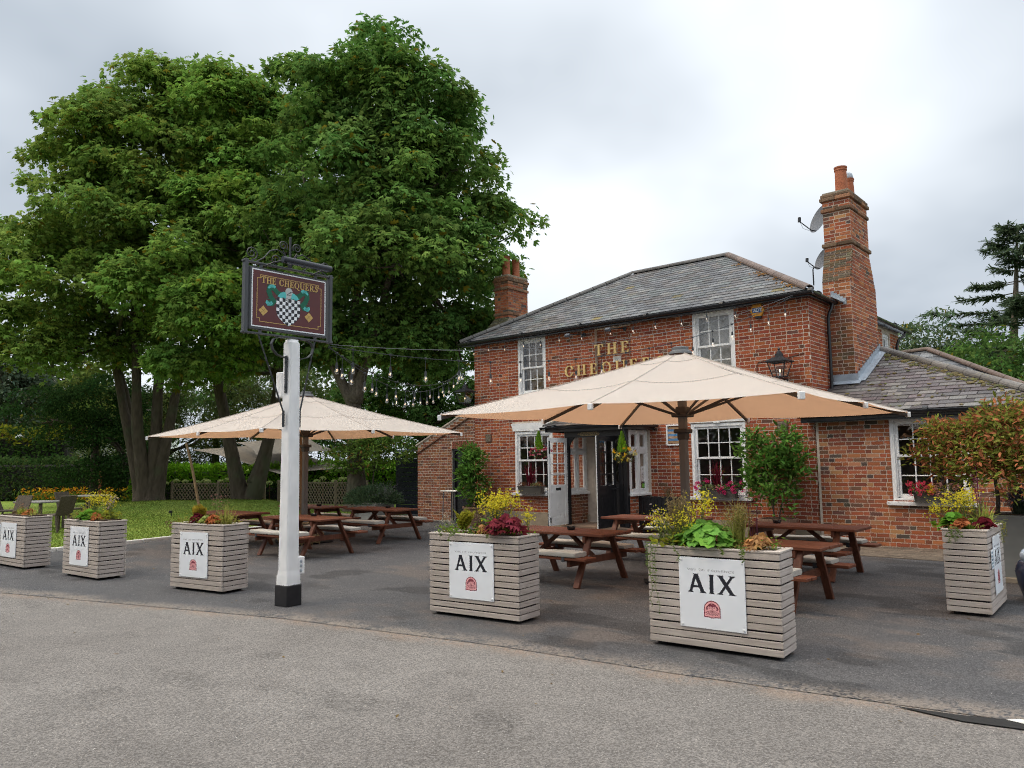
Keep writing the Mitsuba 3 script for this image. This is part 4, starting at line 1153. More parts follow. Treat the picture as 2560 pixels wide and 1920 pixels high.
LB = [(-26.1, 14.2, 14.8, 1.6, 1.6), (-25.4, 15.0, 13.4, 1.9, 1.9), (-25.8, 13.5, 12.1, 1.5, 1.5), (-24.8, 13.9, 10.5, 2.0, 1.3), (-25.0, 12.1, 7.7, 1.9, 1.4), (-23.7, 12.7, 6.5, 2.0, 1.1), (-23.6, 14.6, 8.2, 1.5, 1.5), (-24.2, 14.4, 5.6, 1.3, 1.0), (-25.8, 13.0, 5.3, 1.3, 0.8), (-23.8, 15.8, 7.8, 1.0, 1.3), (-26.5, 17.0, 10.5, 2.2, 2.8)]
GREEN = (0.050, 0.105, 0.018)


def tree(name, label, stems, lobes, nc, per, cr, size, base, seed, bark='mat_bark', group=None, tm=MAPLE, leafm='mat_leaf', limb_r=0.10, flare=None, **kw):
    r = np.random.RandomState(seed)
    t = thing(name, label, 'tree', group)
    lv, cen = crown(lobes, nc, per, cr, size, base, seed + 1, tm, **kw)
    put(uniq(t + '__crown'), lv, leafm, vc=True)
    ends = []
    for pts, r0, r1 in stems:
        p = np.array(pts, float)
        tt = np.linspace(0, 1, len(p)); ti = np.linspace(0, 1, max(10, 4 * len(p)))
        q = np.stack([np.interp(ti, tt, p[:, k]) for k in range(3)], 1)
        for _ in range(2): q[1:-1] = (q[:-2] + 2 * q[1:-1] + q[2:]) / 4
        rad = np.interp(ti, [0, 1], [r0, r1])
        rad = rad * (1 + (flare if flare is not None else 0.55) * np.exp(-((q[:, 2] - q[0, 2]) / 0.35)))
        M = MB(); M.tube(q, rad, 16)
        v, f, c = M.mesh()
        v = v + (nfbm(v * np.array([2.2, 2.2, 0.9]), 3, seed)[:, None] - 0.5) * (v - np.array([np.interp(v[:, 2], q[:, 2], q[:, 0]), np.interp(v[:, 2], q[:, 2], q[:, 1]), v[:, 2]]).T) * 0.55
        put(uniq(t + '__trunk'), (v, f, c), bark, smooth=True)
        ends.append((q, r1))
    M = MB()
    for l in lobes:
        g = np.array(l[:3]) - np.array([0, 0, 0.3 * l[4]])
        q, r1 = min(ends, key=lambda e: np.linalg.norm(e[0][-1] - g))
        s = q[-1] if g[2] > q[-1][2] + 0.5 else q[int(len(q) * 0.8)]
        limbs(M, s, min(limb_r, r1), [g], r, 0.035, cen)
    if M.V: put(uniq(t + '__limbs'), M, bark, smooth=True)
    return t


ba = lambda x, y, z=0.1: (x, y, z)
tree('sycamore_tree', 'tall single-trunked sycamore rising beside the left chimney of the pub',
     [([(-20.45, 15.75, 0.0), (-20.40, 15.7, 1.5), (-20.25, 15.55, 3.1), (-20.2, 15.45, 3.9), (-20.1, 15.4, 6.5), (-19.6, 15.3, 9.5), (-19.0, 15.6, 13.0)], 0.31, 0.07),
      ([(-20.22, 15.5, 3.5), (-20.7, 14.9, 5.0), (-21.2, 14.5, 7.5), (-21.4, 14.3, 11.0)], 0.17, 0.05),
      ([(-20.18, 15.46, 3.7), (-19.5, 15.5, 5.2), (-18.6, 15.6, 7.6), (-17.9, 16.0, 10.0)], 0.18, 0.05)],
     LC, 370, 185, 0.78, 0.21, (0.135, 0.255, 0.060), 101, bark='mat_bark_pale')
tree('sycamore_tree', 'many-stemmed sycamore on the lawn with a broad spreading crown',
     [([(-30.7, 13.5, 0.05), (-30.75, 13.2, 1.2), (-30.9, 12.95, 2.6), (-31.1, 12.45, 5.2), (-31.3, 12.0, 8.0)], 0.30, 0.10),
      ([(-30.6, 13.45, 0.05), (-30.45, 13.3, 1.3), (-30.4, 13.0, 2.8), (-30.15, 12.75, 5.3), (-29.6, 12.2, 10.0)], 0.33, 0.10),
      ([(-30.5, 13.6, 0.05), (-30.35, 13.6, 1.2), (-30.2, 13.6, 2.8), (-30.2, 13.65, 5.8), (-29.8, 13.6, 11.0)], 0.36, 0.10),
      ([(-30.4, 13.7, 0.05), (-30.15, 13.75, 1.3), (-29.95, 13.95, 3.0), (-29.65, 14.3, 5.8), (-28.9, 14.4, 11.5)], 0.30, 0.10),
      ([(-30.8, 13.6, 0.05), (-31.1, 13.5, 1.4), (-31.5, 13.3, 3.0), (-31.85, 12.95, 5.2), (-32.6, 12.0, 8.5)], 0.22, 0.07)],
     LA, 330, 170, 0.85, 0.22, (0.18, 0.29, 0.058), 111, flare=0.9)
tree('sycamore_tree', 'two-stemmed sycamore with mossy leaning trunks in front of the shade sail',
     [([(-26.95, 15.5, 0.05), (-27.0, 15.3, 1.0), (-27.1, 15.0, 2.4), (-27.3, 14.5, 5.0), (-26.6, 14.2, 8.0), (-26.0, 14.0, 11.5)], 0.33, 0.09),
      ([(-26.8, 15.65, 0.05), (-26.45, 15.75, 0.9), (-26.1, 15.9, 2.0), (-25.8, 16.0, 3.5), (-25.5, 16.0, 5.2), (-25.2, 15.4, 10.0)], 0.33, 0.09),
      ([(-26.55, 15.75, 1.0), (-26.35, 15.95, 2.2), (-26.2, 16.3, 4.0), (-26.1, 16.6, 7.0)], 0.20, 0.08)],
     LB, 230, 180, 0.80, 0.22, (0.175, 0.31, 0.060), 121, flare=0.7)

# ------------------------------------------------------------------ trees and shrubs behind
tree('dark_shrub', 'big dark evergreen shrub mass left of the many-stemmed tree', [([(-35.0, 13.2, 0), (-35.0, 13.2, 3.5)], 0.2, 0.1)],
     [(-35.1, 13.3, 2.2, 1.9, 2.3), (-34.2, 14.3, 1.8, 1.6, 1.9), (-35.6, 12.2, 3.6, 1.7, 1.4), (-33.4, 14.6, 1.1, 1.2, 1.2), (-34.8, 13.6, 4.3, 1.6, 1.3), (-36.6, 11.6, 3.9, 1.4, 1.2)], 150, 110, 0.55, 0.17, (0.034, 0.078, 0.022), 131, tm=OVAL, leafm='mat_leaf_gloss', p_warm=0, droop=0.3)
YEW = [(-42, 19.0, 3.0, 2.4, 3.0), (-40.5, 21, 3.9, 2.6, 3.8), (-38.5, 22.6, 3.6, 2.4, 3.5), (-36.5, 24.5, 3.4, 2.4, 3.3), (-43.5, 17.6, 2.2, 2.0, 2.5)]
tree('yew_tree', 'dense dark yew behind the bright laurel hedge', [([(-40, 21.3, 0), (-40, 21.3, 4)], 0.3, 0.1)], YEW, 330, 90, 0.75, 0.30, (0.07,0.105,0.032), 141, tm=NEEDLE, p_warm=0.08, droop=0.2, flat=0.8, warm_col=(0.10, 0.10, 0.03))
tree('broadleaf_tree', 'mid-green tree filling the gap above the left parasol', [([(-44, 27, 0), (-44.2, 27, 5)], 0.3, 0.1)],
     [(-45.5, 26.5, 6.0, 3.0, 2.8), (-42, 29.4, 6.8, 2.8, 2.6), (-44, 28, 8.6, 2.6, 2.0), (-47.5, 24.5, 4.5, 2.2, 2.0)], 130, 80, 1.0, 0.32, (0.075,0.145,0.04), 151, tm=OVAL)
tree('broadleaf_tree', 'fresh green tree behind the lean-to under the string lights', [([(-25.6, 23.5, 0), (-25.8, 23.5, 3)], 0.22, 0.1)],
     [(-24.8, 23.6, 4.3, 1.7, 1.4), (-26.8, 23.3, 5.0, 1.8, 1.6), (-25.6, 24.4, 6.3, 1.6, 1.3), (-23.0, 25.0, 3.6, 1.6, 1.5), (-28.2, 22.6, 3.8, 1.5, 1.6), (-22.0, 25.6, 5.3, 1.4, 1.6)], 150, 120, 0.62, 0.22, (0.095,0.19,0.05), 161, low=-0.9)
tree('broadleaf_tree', 'dark leafy tree behind the trellis by the big trunk', [([(-33, 26, 0), (-33, 26, 4)], 0.25, 0.1)],
     [(-34.5, 25.0, 2.2, 2.0, 1.8), (-31.5, 27.2, 2.4, 2.0, 1.9), (-29.0, 28.6, 2.2, 1.9, 1.7), (-33, 26.5, 4.6, 2.2, 1.6)], 120, 80, 0.75, 0.26, (0.055, 0.12, 0.03), 171, tm=OVAL)
for i, (x, y, h, l) in enumerate([(-62, 17.0, 12, 'grey-green tree at the far left edge of the view'), (-66, 21.5, 14, 'taller far tree second from the left edge'), (-58, 22.0, 9, 'yellow-green tree beside the white cottage')]):
    tree('far_tree', l, [([(x, y, 0), (x + 0.1, y, h * 0.5), (x, y, h * 0.8)], 0.28, 0.1)],
         [(x, y, h * 0.62, 2.6, h * 0.22), (x - 1.5, y - 1.4, h * 0.5, 2.2, h * 0.16), (x + 1.4, y + 1.3, h * 0.48, 2.2, h * 0.17), (x, y, h * 0.82, 1.8, h * 0.16)], 110, 60, 1.05, 0.42, [(0.085, 0.12, 0.072), (0.08, 0.115, 0.074), (0.13, 0.19, 0.045)][i], 181 + i, tm=OVAL, p_warm=0.02)
# right: deciduous wood edge and a lopsided conifer
for i, (x, y, lb, l, c) in enumerate([
    (-11.2, 43, [(-11.6, 43, 6.4, 2.2, 2.4), (-9.6, 44, 6.9, 2.2, 2.0), (-12.8, 42.4, 5.0, 1.8, 2.0), (-10.4, 43.2, 4.0, 2.4, 2.0)], 'pale grey-green tree behind the rear downpipe', (0.11, 0.17, 0.085)),
    (-5.6, 38, [(-7.4, 37.6, 4.2, 2.2, 1.8), (-4.8, 38.2, 4.6, 2.2, 2.0), (-2.6, 38.6, 4.0, 2.2, 2.2), (-6.0, 38, 6.0, 1.8, 1.2), (-3.4, 37, 2.6, 2.2, 1.5)], 'green tree under the conifer behind the mossy roof', (0.085, 0.165, 0.042)),
    (-8.2, 39.5, [(-8.6, 39.4, 3.4, 2.0, 1.7), (-10.6, 39.0, 3.6, 1.9, 1.9), (-6.8, 40, 2.6, 2.0, 1.5)], 'darker shrubby tree low behind the rear roof ridge', (0.06, 0.12, 0.036))]):
    tree('woodland_tree', l, [([(x, y, 0), (x, y, 3), (x + 0.1, y, 6.0)], 0.22, 0.07)], lb, 120, 80, 0.8, 0.26, c, 191 + i, tm=OVAL, low=-0.9)
CF = thing('conifer_tree', 'lopsided ragged conifer behind the mossy roof', 'tree')
r = np.random.RandomState(77)
M = MB(); base = np.array([-7.35, 46.2, 0.0]); tipp = np.array([-5.7, 46.7, 13.7])
ax = lambda t: base + (tipp - base) * t ** 1.1 + np.array([0.25 * math.sin(t * 3.0), 0, 0])
M.tube([ax(t) for t in np.linspace(0, 0.98, 18)], np.linspace(0.40, 0.04, 18), 12)
put(uniq(CF + '__trunk'), M, 'mat_bark_pale', smooth=True)
B, LP, LA_, LN = MB(), [], [], []
side = np.array([-0.76, -0.65, 0.0]) * -1
tiers = [0.36, 0.42, 0.47, 0.53, 0.58, 0.64, 0.69, 0.74, 0.79, 0.84, 0.88, 0.92, 0.95, 0.98]
for ti, t0 in enumerate(tiers):
    for i in range(5 if t0 < 0.9 else 4):
        t = t0 + r.normal(0, 0.008)
        p = ax(t)
        ang = r.uniform(0, 6.283)
        d = np.array([math.cos(ang), math.sin(ang), 0])
        right = float(d @ side)
        L = (0.5 + 5.4 * (1 - t) ** 0.9) * r.uniform(0.6, 1.1) * (1.12 + 0.42 * max(0, -right)) * (0.72 if t > 0.75 and right < 0 else 1)
        droop = 0.42 if t < 0.5 else 0.10 if t < 0.8 else -0.25
        n = 10
        s = np.linspace(0, 1, n)[:, None]
        q = p + d * s * L + np.array([0, 0, 1]) * (-droop * L * s ** 1.2 + 0.12 * L * s ** 2.5)
        B.tube(q, np.linspace(0.055 * (1.15 - t) + 0.010, 0.008, n), 5)
        for k in range(int(10 + 24 * L)):
            if t < 0.46 and r.rand() < 0.62: continue
            u = 1 - (1 - (0.5 if t < 0.5 else 0.18)) * r.rand() ** 1.3
            j = min(int(u * (n - 1)), n - 2)
            a0 = q[j] + (q[j + 1] - q[j]) * (u * (n - 1) - j)
            sd = np.cross(d, [0, 0, 1]) * r.choice([-1, 1])
            sp = unit(sd * r.uniform(0.3, 1) + d * r.uniform(0.2, 1.0) + np.array([0, 0, r.uniform(-0.30, 0.16)]))
            l = (0.30 + 0.42 * r.rand()) * (0.6 + 0.4 * min(1, L / 3))
            for w in np.linspace(0.1, 1, 7):
                LP.append(a0 + sp * l * w); LA_.append(sp * 0.7 + sd * r.normal(0, 0.6) + r.normal(0, 0.25, 3)); LN.append(np.array([0, 0, 1]) + r.normal(0, 0.4, 3))
put(uniq(CF + '__limbs'), B, 'mat_bark_pale', smooth=True)
LP, LA_, LN = map(np.array, (LP, LA_, LN))
put(uniq(CF + '__crown'), leaves(LP, LA_, LN, r.uniform(0.16, 0.30, len(LP)), tint(len(LP), (0.085, 0.125, 0.070), r, 0.4), (NEEDLE[0] * np.array([1.5, 1, 1]), NEEDLE[1])), 'mat_leaf', vc=True)


# ------------------------------------------------------------------ hedges, trellis, sail, cottages
def hedge(name, label, x0, y0, x1, y1, h, w, base, n, size, seed, z0=0.0, tm=OVAL, p_warm=0.0, warm_col=(0.3, 0.25, 0.03), leafm='mat_leaf', top=0.0, cat='hedge'):
    r = np.random.RandomState(seed)
    L = math.hypot(x1 - x0, y1 - y0)
    u = np.array([x1 - x0, y1 - y0, 0]) / L
    v = np.array([-u[1], u[0], 0])
    a, s = r.uniform(0, L, n), r.uniform(-1, 1, n)
    k = r.rand(n)
    hh = h * (1 + 0.07 * (nfbm(np.stack([a * 0.8, a * 0, a * 0], 1), 3, seed) - 0.5) * 2)
    onTop = k < w / (w + 1.6 * h)
    z = np.where(onTop, hh + r.normal(0, 0.04, n), r.uniform(0, 1, n) * hh)
    s = np.where(onTop, s, np.where(r.rand(n) < 0.8, -1, 1) * (1 - abs(r.normal(0, 0.08, n)) + 0.18 * (nfbm(np.stack([a * 1.5, z * 1.5, z * 0], 1), 2, seed) - 0.5)))
    P = np.array([x0, y0, z0]) + u * a[:, None] + v * (s * w / 2)[:, None] + np.array([0, 0, 1]) * z[:, None]
    N = np.where(onTop[:, None], np.array([0, 0, 1.0]), v * np.sign(s)[:, None] * 0.8 + np.array([0, 0, 0.95])) + r.normal(0, 0.45, (n, 3))
    A = np.where(onTop[:, None], np.array([0, 0, 0.4]), v * np.sign(s)[:, None] * 0.3 + np.array([0, 0, 0.25])) + r.normal(0, 0.6, (n, 3))
    C = tint(n, base, r, 0.4, 0.3, warm_col, p_warm)
    if top: C = np.where((z > hh * (1 - top))[:, None] & (r.rand(n, 1) < 0.8), np.array(warm_col) * (0.7 + 0.6 * r.rand(n, 1)), C)
    t = thing(name, label, cat)
    put(uniq(t + '__foliage'), leaves(P, A, N, size * r.uniform(0.7, 1.3, n), C, tm), leafm, vc=True)
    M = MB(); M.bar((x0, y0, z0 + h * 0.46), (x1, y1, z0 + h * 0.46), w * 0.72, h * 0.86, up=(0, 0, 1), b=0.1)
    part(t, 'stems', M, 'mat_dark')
    return t


hedge('laurel_hedge', 'bright lime-green laurel hedge behind the trellis fence', -33.6, 14.4, -22.5, 23.6, 1.62, 1.3, (0.19, 0.40, 0.028), 9000, 0.22, 201, tm=LONG, leafm='mat_leaf')
hedge('low_hedge', 'low clipped dark hedge across the far end of the garden', -48.5, 11.0, -38.2, 16.2, 2.05, 1.2, (0.055, 0.10, 0.03), 6500, 0.17, 202, p_warm=0.05, warm_col=(0.08, 0.075, 0.02))
hedge('copper_hedge', 'dull purple-brown hedge at the left end of the low hedge', -48.0, 10.2, -45.2, 11.6, 1.5, 1.0, (0.085, 0.050, 0.045), 1500, 0.17, 203)
hedge('tall_hedge', 'tall clipped hedge with yellow-green new growth along its top', -55.0, 13.6, -50.2, 17.6, 3.9, 1.5, (0.05, 0.105, 0.025), 3500, 0.26, 204, top=0.2, warm_col=(0.20, 0.21, 0.02))
# hydrangeas over the trellis
r = np.random.RandomState(205)
for i in range(26):
    t0 = (i + 0.5) / 26
    x, y = -32.6 + 8.2 * t0 + r.normal(0, 0.1), 14.05 + 6.3 * t0 * 0.82 + r.normal(0, 0.08)
    z = 0.98 + r.uniform(-0.04, 0.12)
    k = thing('hydrangea', 'pale green hydrangea head showing over the trellis fence', 'flower', 'hydrangea heads along the trellis')
    n = 60
    d = unit(r.normal(size=(n, 3)) + np.array([0, 0, 0.8]))
    put(uniq(k + '__flower_head'), leaves(np.array([x, y, z]) + d * np.array([0.13, 0.13, 0.07]), r.normal(size=(n, 3)), d, 0.07, tint(n, (0.42, 0.50, 0.20), r, 0.25), DOT), 'mat_petal', vc=True)
    M = MB(); M.tube([(x, y, 0), (x + 0.02, y, z * 0.6), (x, y, z)], 0.012, 5); part(k, 'stem', M, 'mat_leg')
hedge('border_planting', 'leafy green border plants seen through the trellis', -32.4, 14.3, -24.0, 20.6, 0.85, 0.5, (0.040, 0.085, 0.020), 3000, 0.14, 206, cat='plants')


def trellis(label, a, b, h, n, z0=0.05, lower=False):
    a, b = np.array([*a, z0]), np.array([*b, z0])
    t = thing('trellis_fence', label, 'fence', None)
    L = np.linalg.norm(b - a); u = (b - a) / L
    for i in range(n + 1):
        p = a + u * L * i / n
        M = MB(); M.box(p + np.array([0, 0, h / 2 + 0.03]), (0.08, 0.08, h + 0.06), rz(math.atan2(u[1], u[0])), b=0.006)
        part(t, 'post', M, 'mat_trellis')
    for i in range(n):
        p, q = a + u * (L * i / n + 0.05), a + u * (L * (i + 1) / n - 0.05)
        w = np.linalg.norm(q - p)
        M = MB()
        for z in (0.03, h - 0.03): M.bar(p + np.array([0, 0, z]), q + np.array([0, 0, z]), 0.035, 0.03)
        part(t, 'rail', M, 'mat_trellis')
        v = np.array([u[1], -u[0], 0])
        for sgn in (1, -1):
            s = -h
            while s < w:
                lo, hi = max(0, s if sgn > 0 else s), min(w, s + h * 0.75)
                s0, s1 = s, s + h * 0.75
                c0, c1 = max(s0, 0.0), min(s1, w)
                if c1 - c0 > 0.08:
                    z0_, z1_ = (c0 - s0) / (s1 - s0) * h, (c1 - s0) / (s1 - s0) * h
                    if sgn < 0: z0_, z1_ = h - z0_, h - z1_
                    M = MB(); M.bar(p + u * c0 + v * 0.008 * sgn + np.array([0, 0, z0_]), p + u * c1 + v * 0.008 * sgn + np.array([0, 0, z1_]), 0.011, 0.026)
                    part(t, 'lath', M, 'mat_trellis')
                s += 0.135
    return t


mat('mat_trellis', proc(lambda p, n, uv: mix((0.15, 0.115, 0.075), (0.27, 0.215, 0.15), fbm(p.x * 6, p.y * 6, p.z * 14, 3))), 0.9)
trellis('brown diamond trellis fence between the two left trees', (-30.3, 14.35), (-27.3, 16.6), 0.95, 2)
trellis('brown diamond trellis fence right of the two-stemmed tree', (-26.0, 16.4), (-21.6, 17.1), 0.98, 3)
# shade sail
S = thing('shade_sail', 'brown shade sail stretched behind the two-stemmed tree', 'shade sail')
def sail(c, e, sagz):
    c = np.array(c, float); n = 14
    V = []
    for i in range(n + 1):
        for j in range(n + 1):
            u, v = i / n, j / n
            p = (1 - u) * (1 - v) * c[0] + u * (1 - v) * c[1] + u * v * c[2] + (1 - u) * v * c[3]
            k = 16 * u * (1 - u) * v * (1 - v)
            m = c.mean(0)
            ed = 1 - 0.16 * (4 * u * (1 - u) * (1 - 2 * min(v, 1 - v)) + 4 * v * (1 - v) * (1 - 2 * min(u, 1 - u)))
            p = m + (p - m) * np.array([ed, ed, 1]) + np.array([0, 0, -sagz * k])
            V.append(p)
    i = np.arange(n)[:, None] * (n + 1) + np.arange(n)
    i = i.ravel()
    return np.array(V), np.stack([i, i + n + 1, i + n + 2, i + 1], 1)
v, f = sail([(-33.06, 16.46, 2.38), (-27.53, 17.42, 1.3), (-25.44, 19.2, 1.5), (-30.97, 19.57, 2.64)], 0, 0.25)
M = MB(); M.add(v, f); M.add(v - np.array([0, 0, 0.004]), f[:, ::-1])
put(uniq(S + '__cloth'), M, 'mat_sailcloth', smooth=True)
v, f = sail([(-31.57, 17.71, 2.67), (-28.65, 17.0, 2.1), (-26.11, 19.19, 2.23), (-29.13, 19.81, 2.87)], 0, 0.1)
M = MB(); M.add(v, f); M.add(v - np.array([0, 0, 0.004]), f[:, ::-1])
part(S, 'cloth', M, 'mat_sailcloth', smooth=True)
for (x, y, z, X, Y, Z) in [(-22.1, 20.6, 0, -22.3, 20.4, 2.2), (-25.2, 24, 0, -25.5, 23.5, 3.7)]:
    M = MB(); M.tube([(x, y, z), (X, Y, Z)], 0.05, 8); part(S, 'pole', M, 'mat_bamboo')
mat('mat_bamboo', proc(lambda p, n, uv: mix((0.19, 0.11, 0.055), (0.33, 0.22, 0.125), fbm(p.x * 20, p.y * 20, p.z * 5, 3))), 0.7)
M = MB()
q = wob((-25.5, 13.1, 0.0), (-26.3, 12.9, 2.47), 9, 0.02, np.random.RandomState(3))
M.tube(q, np.linspace(0.052, 0.04, 9), 10)
for p in q[1:-1]: M.tube([p - np.array([0, 0, 0.012]), p + np.array([0, 0, 0.012])], 0.054, 10)
solo('bamboo_pole', M, 'mat_bamboo', 'leaning bamboo pole on the lawn holding the sail corner', 'pole', smooth=True)
M = MB(); M.tube(wob((-15.17, 10.2, 0.0), (-15.05, 10.0, 2.42), 7, 0.03, np.random.RandomState(4)), 0.05, 8)
solo('timber_pole', M, 'mat_bamboo', 'slim timber pole just left of the left parasol mast', 'pole', smooth=True)
# cottage with white weatherboards, brick gable, car
HS = thing('white_cottage', 'white weatherboarded cottage glimpsed behind the garden shrubs', 'house')
dx = unit(np.array([0.73, 0.68, 0.0])); nx = np.array([dx[1], -dx[0], 0])
R = np.stack([dx, np.array([0, 0, 1.0]), nx], 1); o = np.array([-67.5, 20.6, 0.0])
M = MB(R, o); M.box((4.5, 2.6, -2.5), (10, 5.2, 5)); put(uniq(HS + '__wall'), M, 'mat_white')
for i in range(26):
    M = MB(R, o); M.box((4.5, 0.1 + 0.2 * i, 0.03), (10.02, 0.185, 0.03), rx(-0.05)); part(HS, 'weatherboard', M, 'mat_white')
for u in (1.7, 3.0, 6.2):
    M = MB(R, o); M.box((u, 2.0, 0.06), (0.62, 1.1, 0.06), b=0.01); k = part(HS, 'window', M, 'mat_panel')
    for s in (-1, 1):
        for t in (-1, 1):
            P = MB(R, o); P.box((u + 0.14 * s, 2.0 + 0.26 * t, 0.088), (0.22, 0.46, 0.01)); part(k, 'pane', P, 'mat_gutter')
M = MB(R, o); M.add([(-0.7, 5.1, 0.6), (9.7, 5.1, 0.6), (9.7, 7.6, -2.5), (-0.7, 7.6, -2.5), (9.7, 5.1, -5.6), (-0.7, 5.1, -5.6)], [[0, 1, 2, 3], [3, 2, 4, 5]], (0.11, 0.09, 0.08)); part(HS, 'roof', M, 'mat_slate', vc=True)
GB = thing('brick_outbuilding', 'low red brick outbuilding with tiled gable at the left edge', 'outbuilding')
R = np.stack([dx, np.array([0, 0, 1.0]), nx], 1); o = np.array([-64.6, 16.2, 0.0])
M = MB(R, o); M.poly(Polygon([(-3, 0), (1.7, 0), (1.7, 2.9), (-0.6, 4.6), (-3, 2.9)]), 4, None, (0, 0, -4)); put(uniq(GB + '__wall'), M, mat('mat_farbrick', proc(lambda p, n, uv: mix((0.16, 0.045, 0.028), (0.27, 0.085, 0.045), noise(p.x * 9, p.y * 9, p.z * 14))), 0.9))
M = MB(R, o); M.bar((-0.6, 4.72, 0.0), (2.1, 2.75, 0.0), 4.4, 0.12, up=(0, 0, 1)); part(GB, 'roof', M, mat('mat_tile', (0.17, 0.075, 0.05), 0.9))
CR = thing('parked_car', 'silver-blue parked car half hidden beyond the low hedge', 'car')
R = np.stack([dx, nx, np.array([0, 0, 1.0])], 1); o = np.array([-55.4, 18.2, 0.42])
side_ = Polygon([(-2.1, 0.55), (-2.05, 0.95), (-1.35, 1.12), (-0.55, 1.72), (0.9, 1.74), (1.75, 1.2), (2.15, 1.1), (2.2, 0.55), (1.8, 0.4), (-1.8, 0.4)]).buffer(0.05)
M = MB(R, o); M.poly(side_, 1.7, np.stack([(1, 0, 0), (0, 0, 1), (0, -1, 0)], 1).astype(float), (0, 0.85, 0)); put(uniq(CR + '__body'), M, mat('mat_car', (0.17, 0.22, 0.30), 0.25, metallic=0.5), smooth=30)
M = MB(R, o); M.box((-1.0, 0, 1.47), (0.02, 1.4, 0.84), ry(0.92)); part(CR, 'windscreen', M, mat('mat_screen', (0.32, 0.42, 0.55), 0.1, metallic=0.7))
for y in (-0.91, 0.91):
    M = MB(R, o); M.poly(Polygon([(-0.85, 1.2), (-0.45, 1.62), (0.85, 1.64), (1.4, 1.24)]), 0.02, np.stack([(1, 0, 0), (0, 0, 1), (0, -1, 0)], 1).astype(float), (0, y, 0)); part(CR, 'side_window', M, 'mat_gutter')
for x in (-1.35, 1.4):
    for y in (-0.8, 0.8):
        M = MB(R, o); M.lathe([(0.01, -0.11), (0.2, -0.11), (0.31, -0.08), (0.31, 0.08), (0.2, 0.11), (0.01, 0.11)], 20, (x, y, -0.1), None, rx(math.pi / 2)); part(CR, 'wheel', M, 'mat_dark')
# yellow flower bed
r = np.random.RandomState(211); n = 1700
P = np.stack([r.uniform(-42, -36.5, n), np.zeros(n), r.uniform(0.05, 0.62, n) ** 1.0], 1); P[:, 1] = 13.0 + (P[:, 0] + 42) * 0.42 + r.uniform(-0.7, 0.7, n)
fb = thing('flower_bed', 'bed of small yellow and orange flowers before the low hedge', 'flower bed')
put(uniq(fb + '__foliage'), leaves(P * np.array([1, 1, 0.75]), r.normal(size=(n, 3)) + np.array([0, 0, 0.6]), r.normal(size=(n, 3)) + np.array([0, 0, 1]), 0.2, tint(n, (0.11, 0.17, 0.03), r), NEEDLE), 'mat_leaf', vc=True)
n2 = 800
C = np.where(r.rand(n2, 1) < 0.6, np.array([[0.60, 0.36, 0.02]]), np.array([[0.48, 0.16, 0.02]])) * r.uniform(0.7, 1.2, (n2, 1))
put(uniq(fb + '__flowers'), leaves(P[:n2] + np.array([0, 0, 0.12]), r.normal(size=(n2, 3)), r.normal(size=(n2, 3)) * 0.4 + np.array([0.3, -0.4, 0.8]), 0.10, np.clip(C, 0, 0.9), DOT), 'mat_petal', vc=True, kind='stuff')
# ------------------------------------------------------------------ lettering, cut as serif capitals one unit high
def _st(x, w=0.17, y0=0.0, y1=1.0): return sbox(x - w / 2, y0, x + w / 2, y1)


def _sf(x, y, w=0.36, h=0.05):
    """a bracketed slab serif at a stem's end"""
    s = 1 if y < 0.5 else -1
    return Polygon([(x - w / 2, y), (x + w / 2, y), (x + w / 2, y + s * h * 0.6), (x + 0.10, y + s * h * 1.7), (x - 0.10, y + s * h * 1.7), (x - w / 2, y + s * h * 0.6)])


def _oval(cx, cy, rx_, ry_, k=40): return Polygon([(cx + rx_ * math.cos(t), cy + ry_ * math.sin(t)) for t in np.linspace(0, 2 * math.pi, k, endpoint=False)])


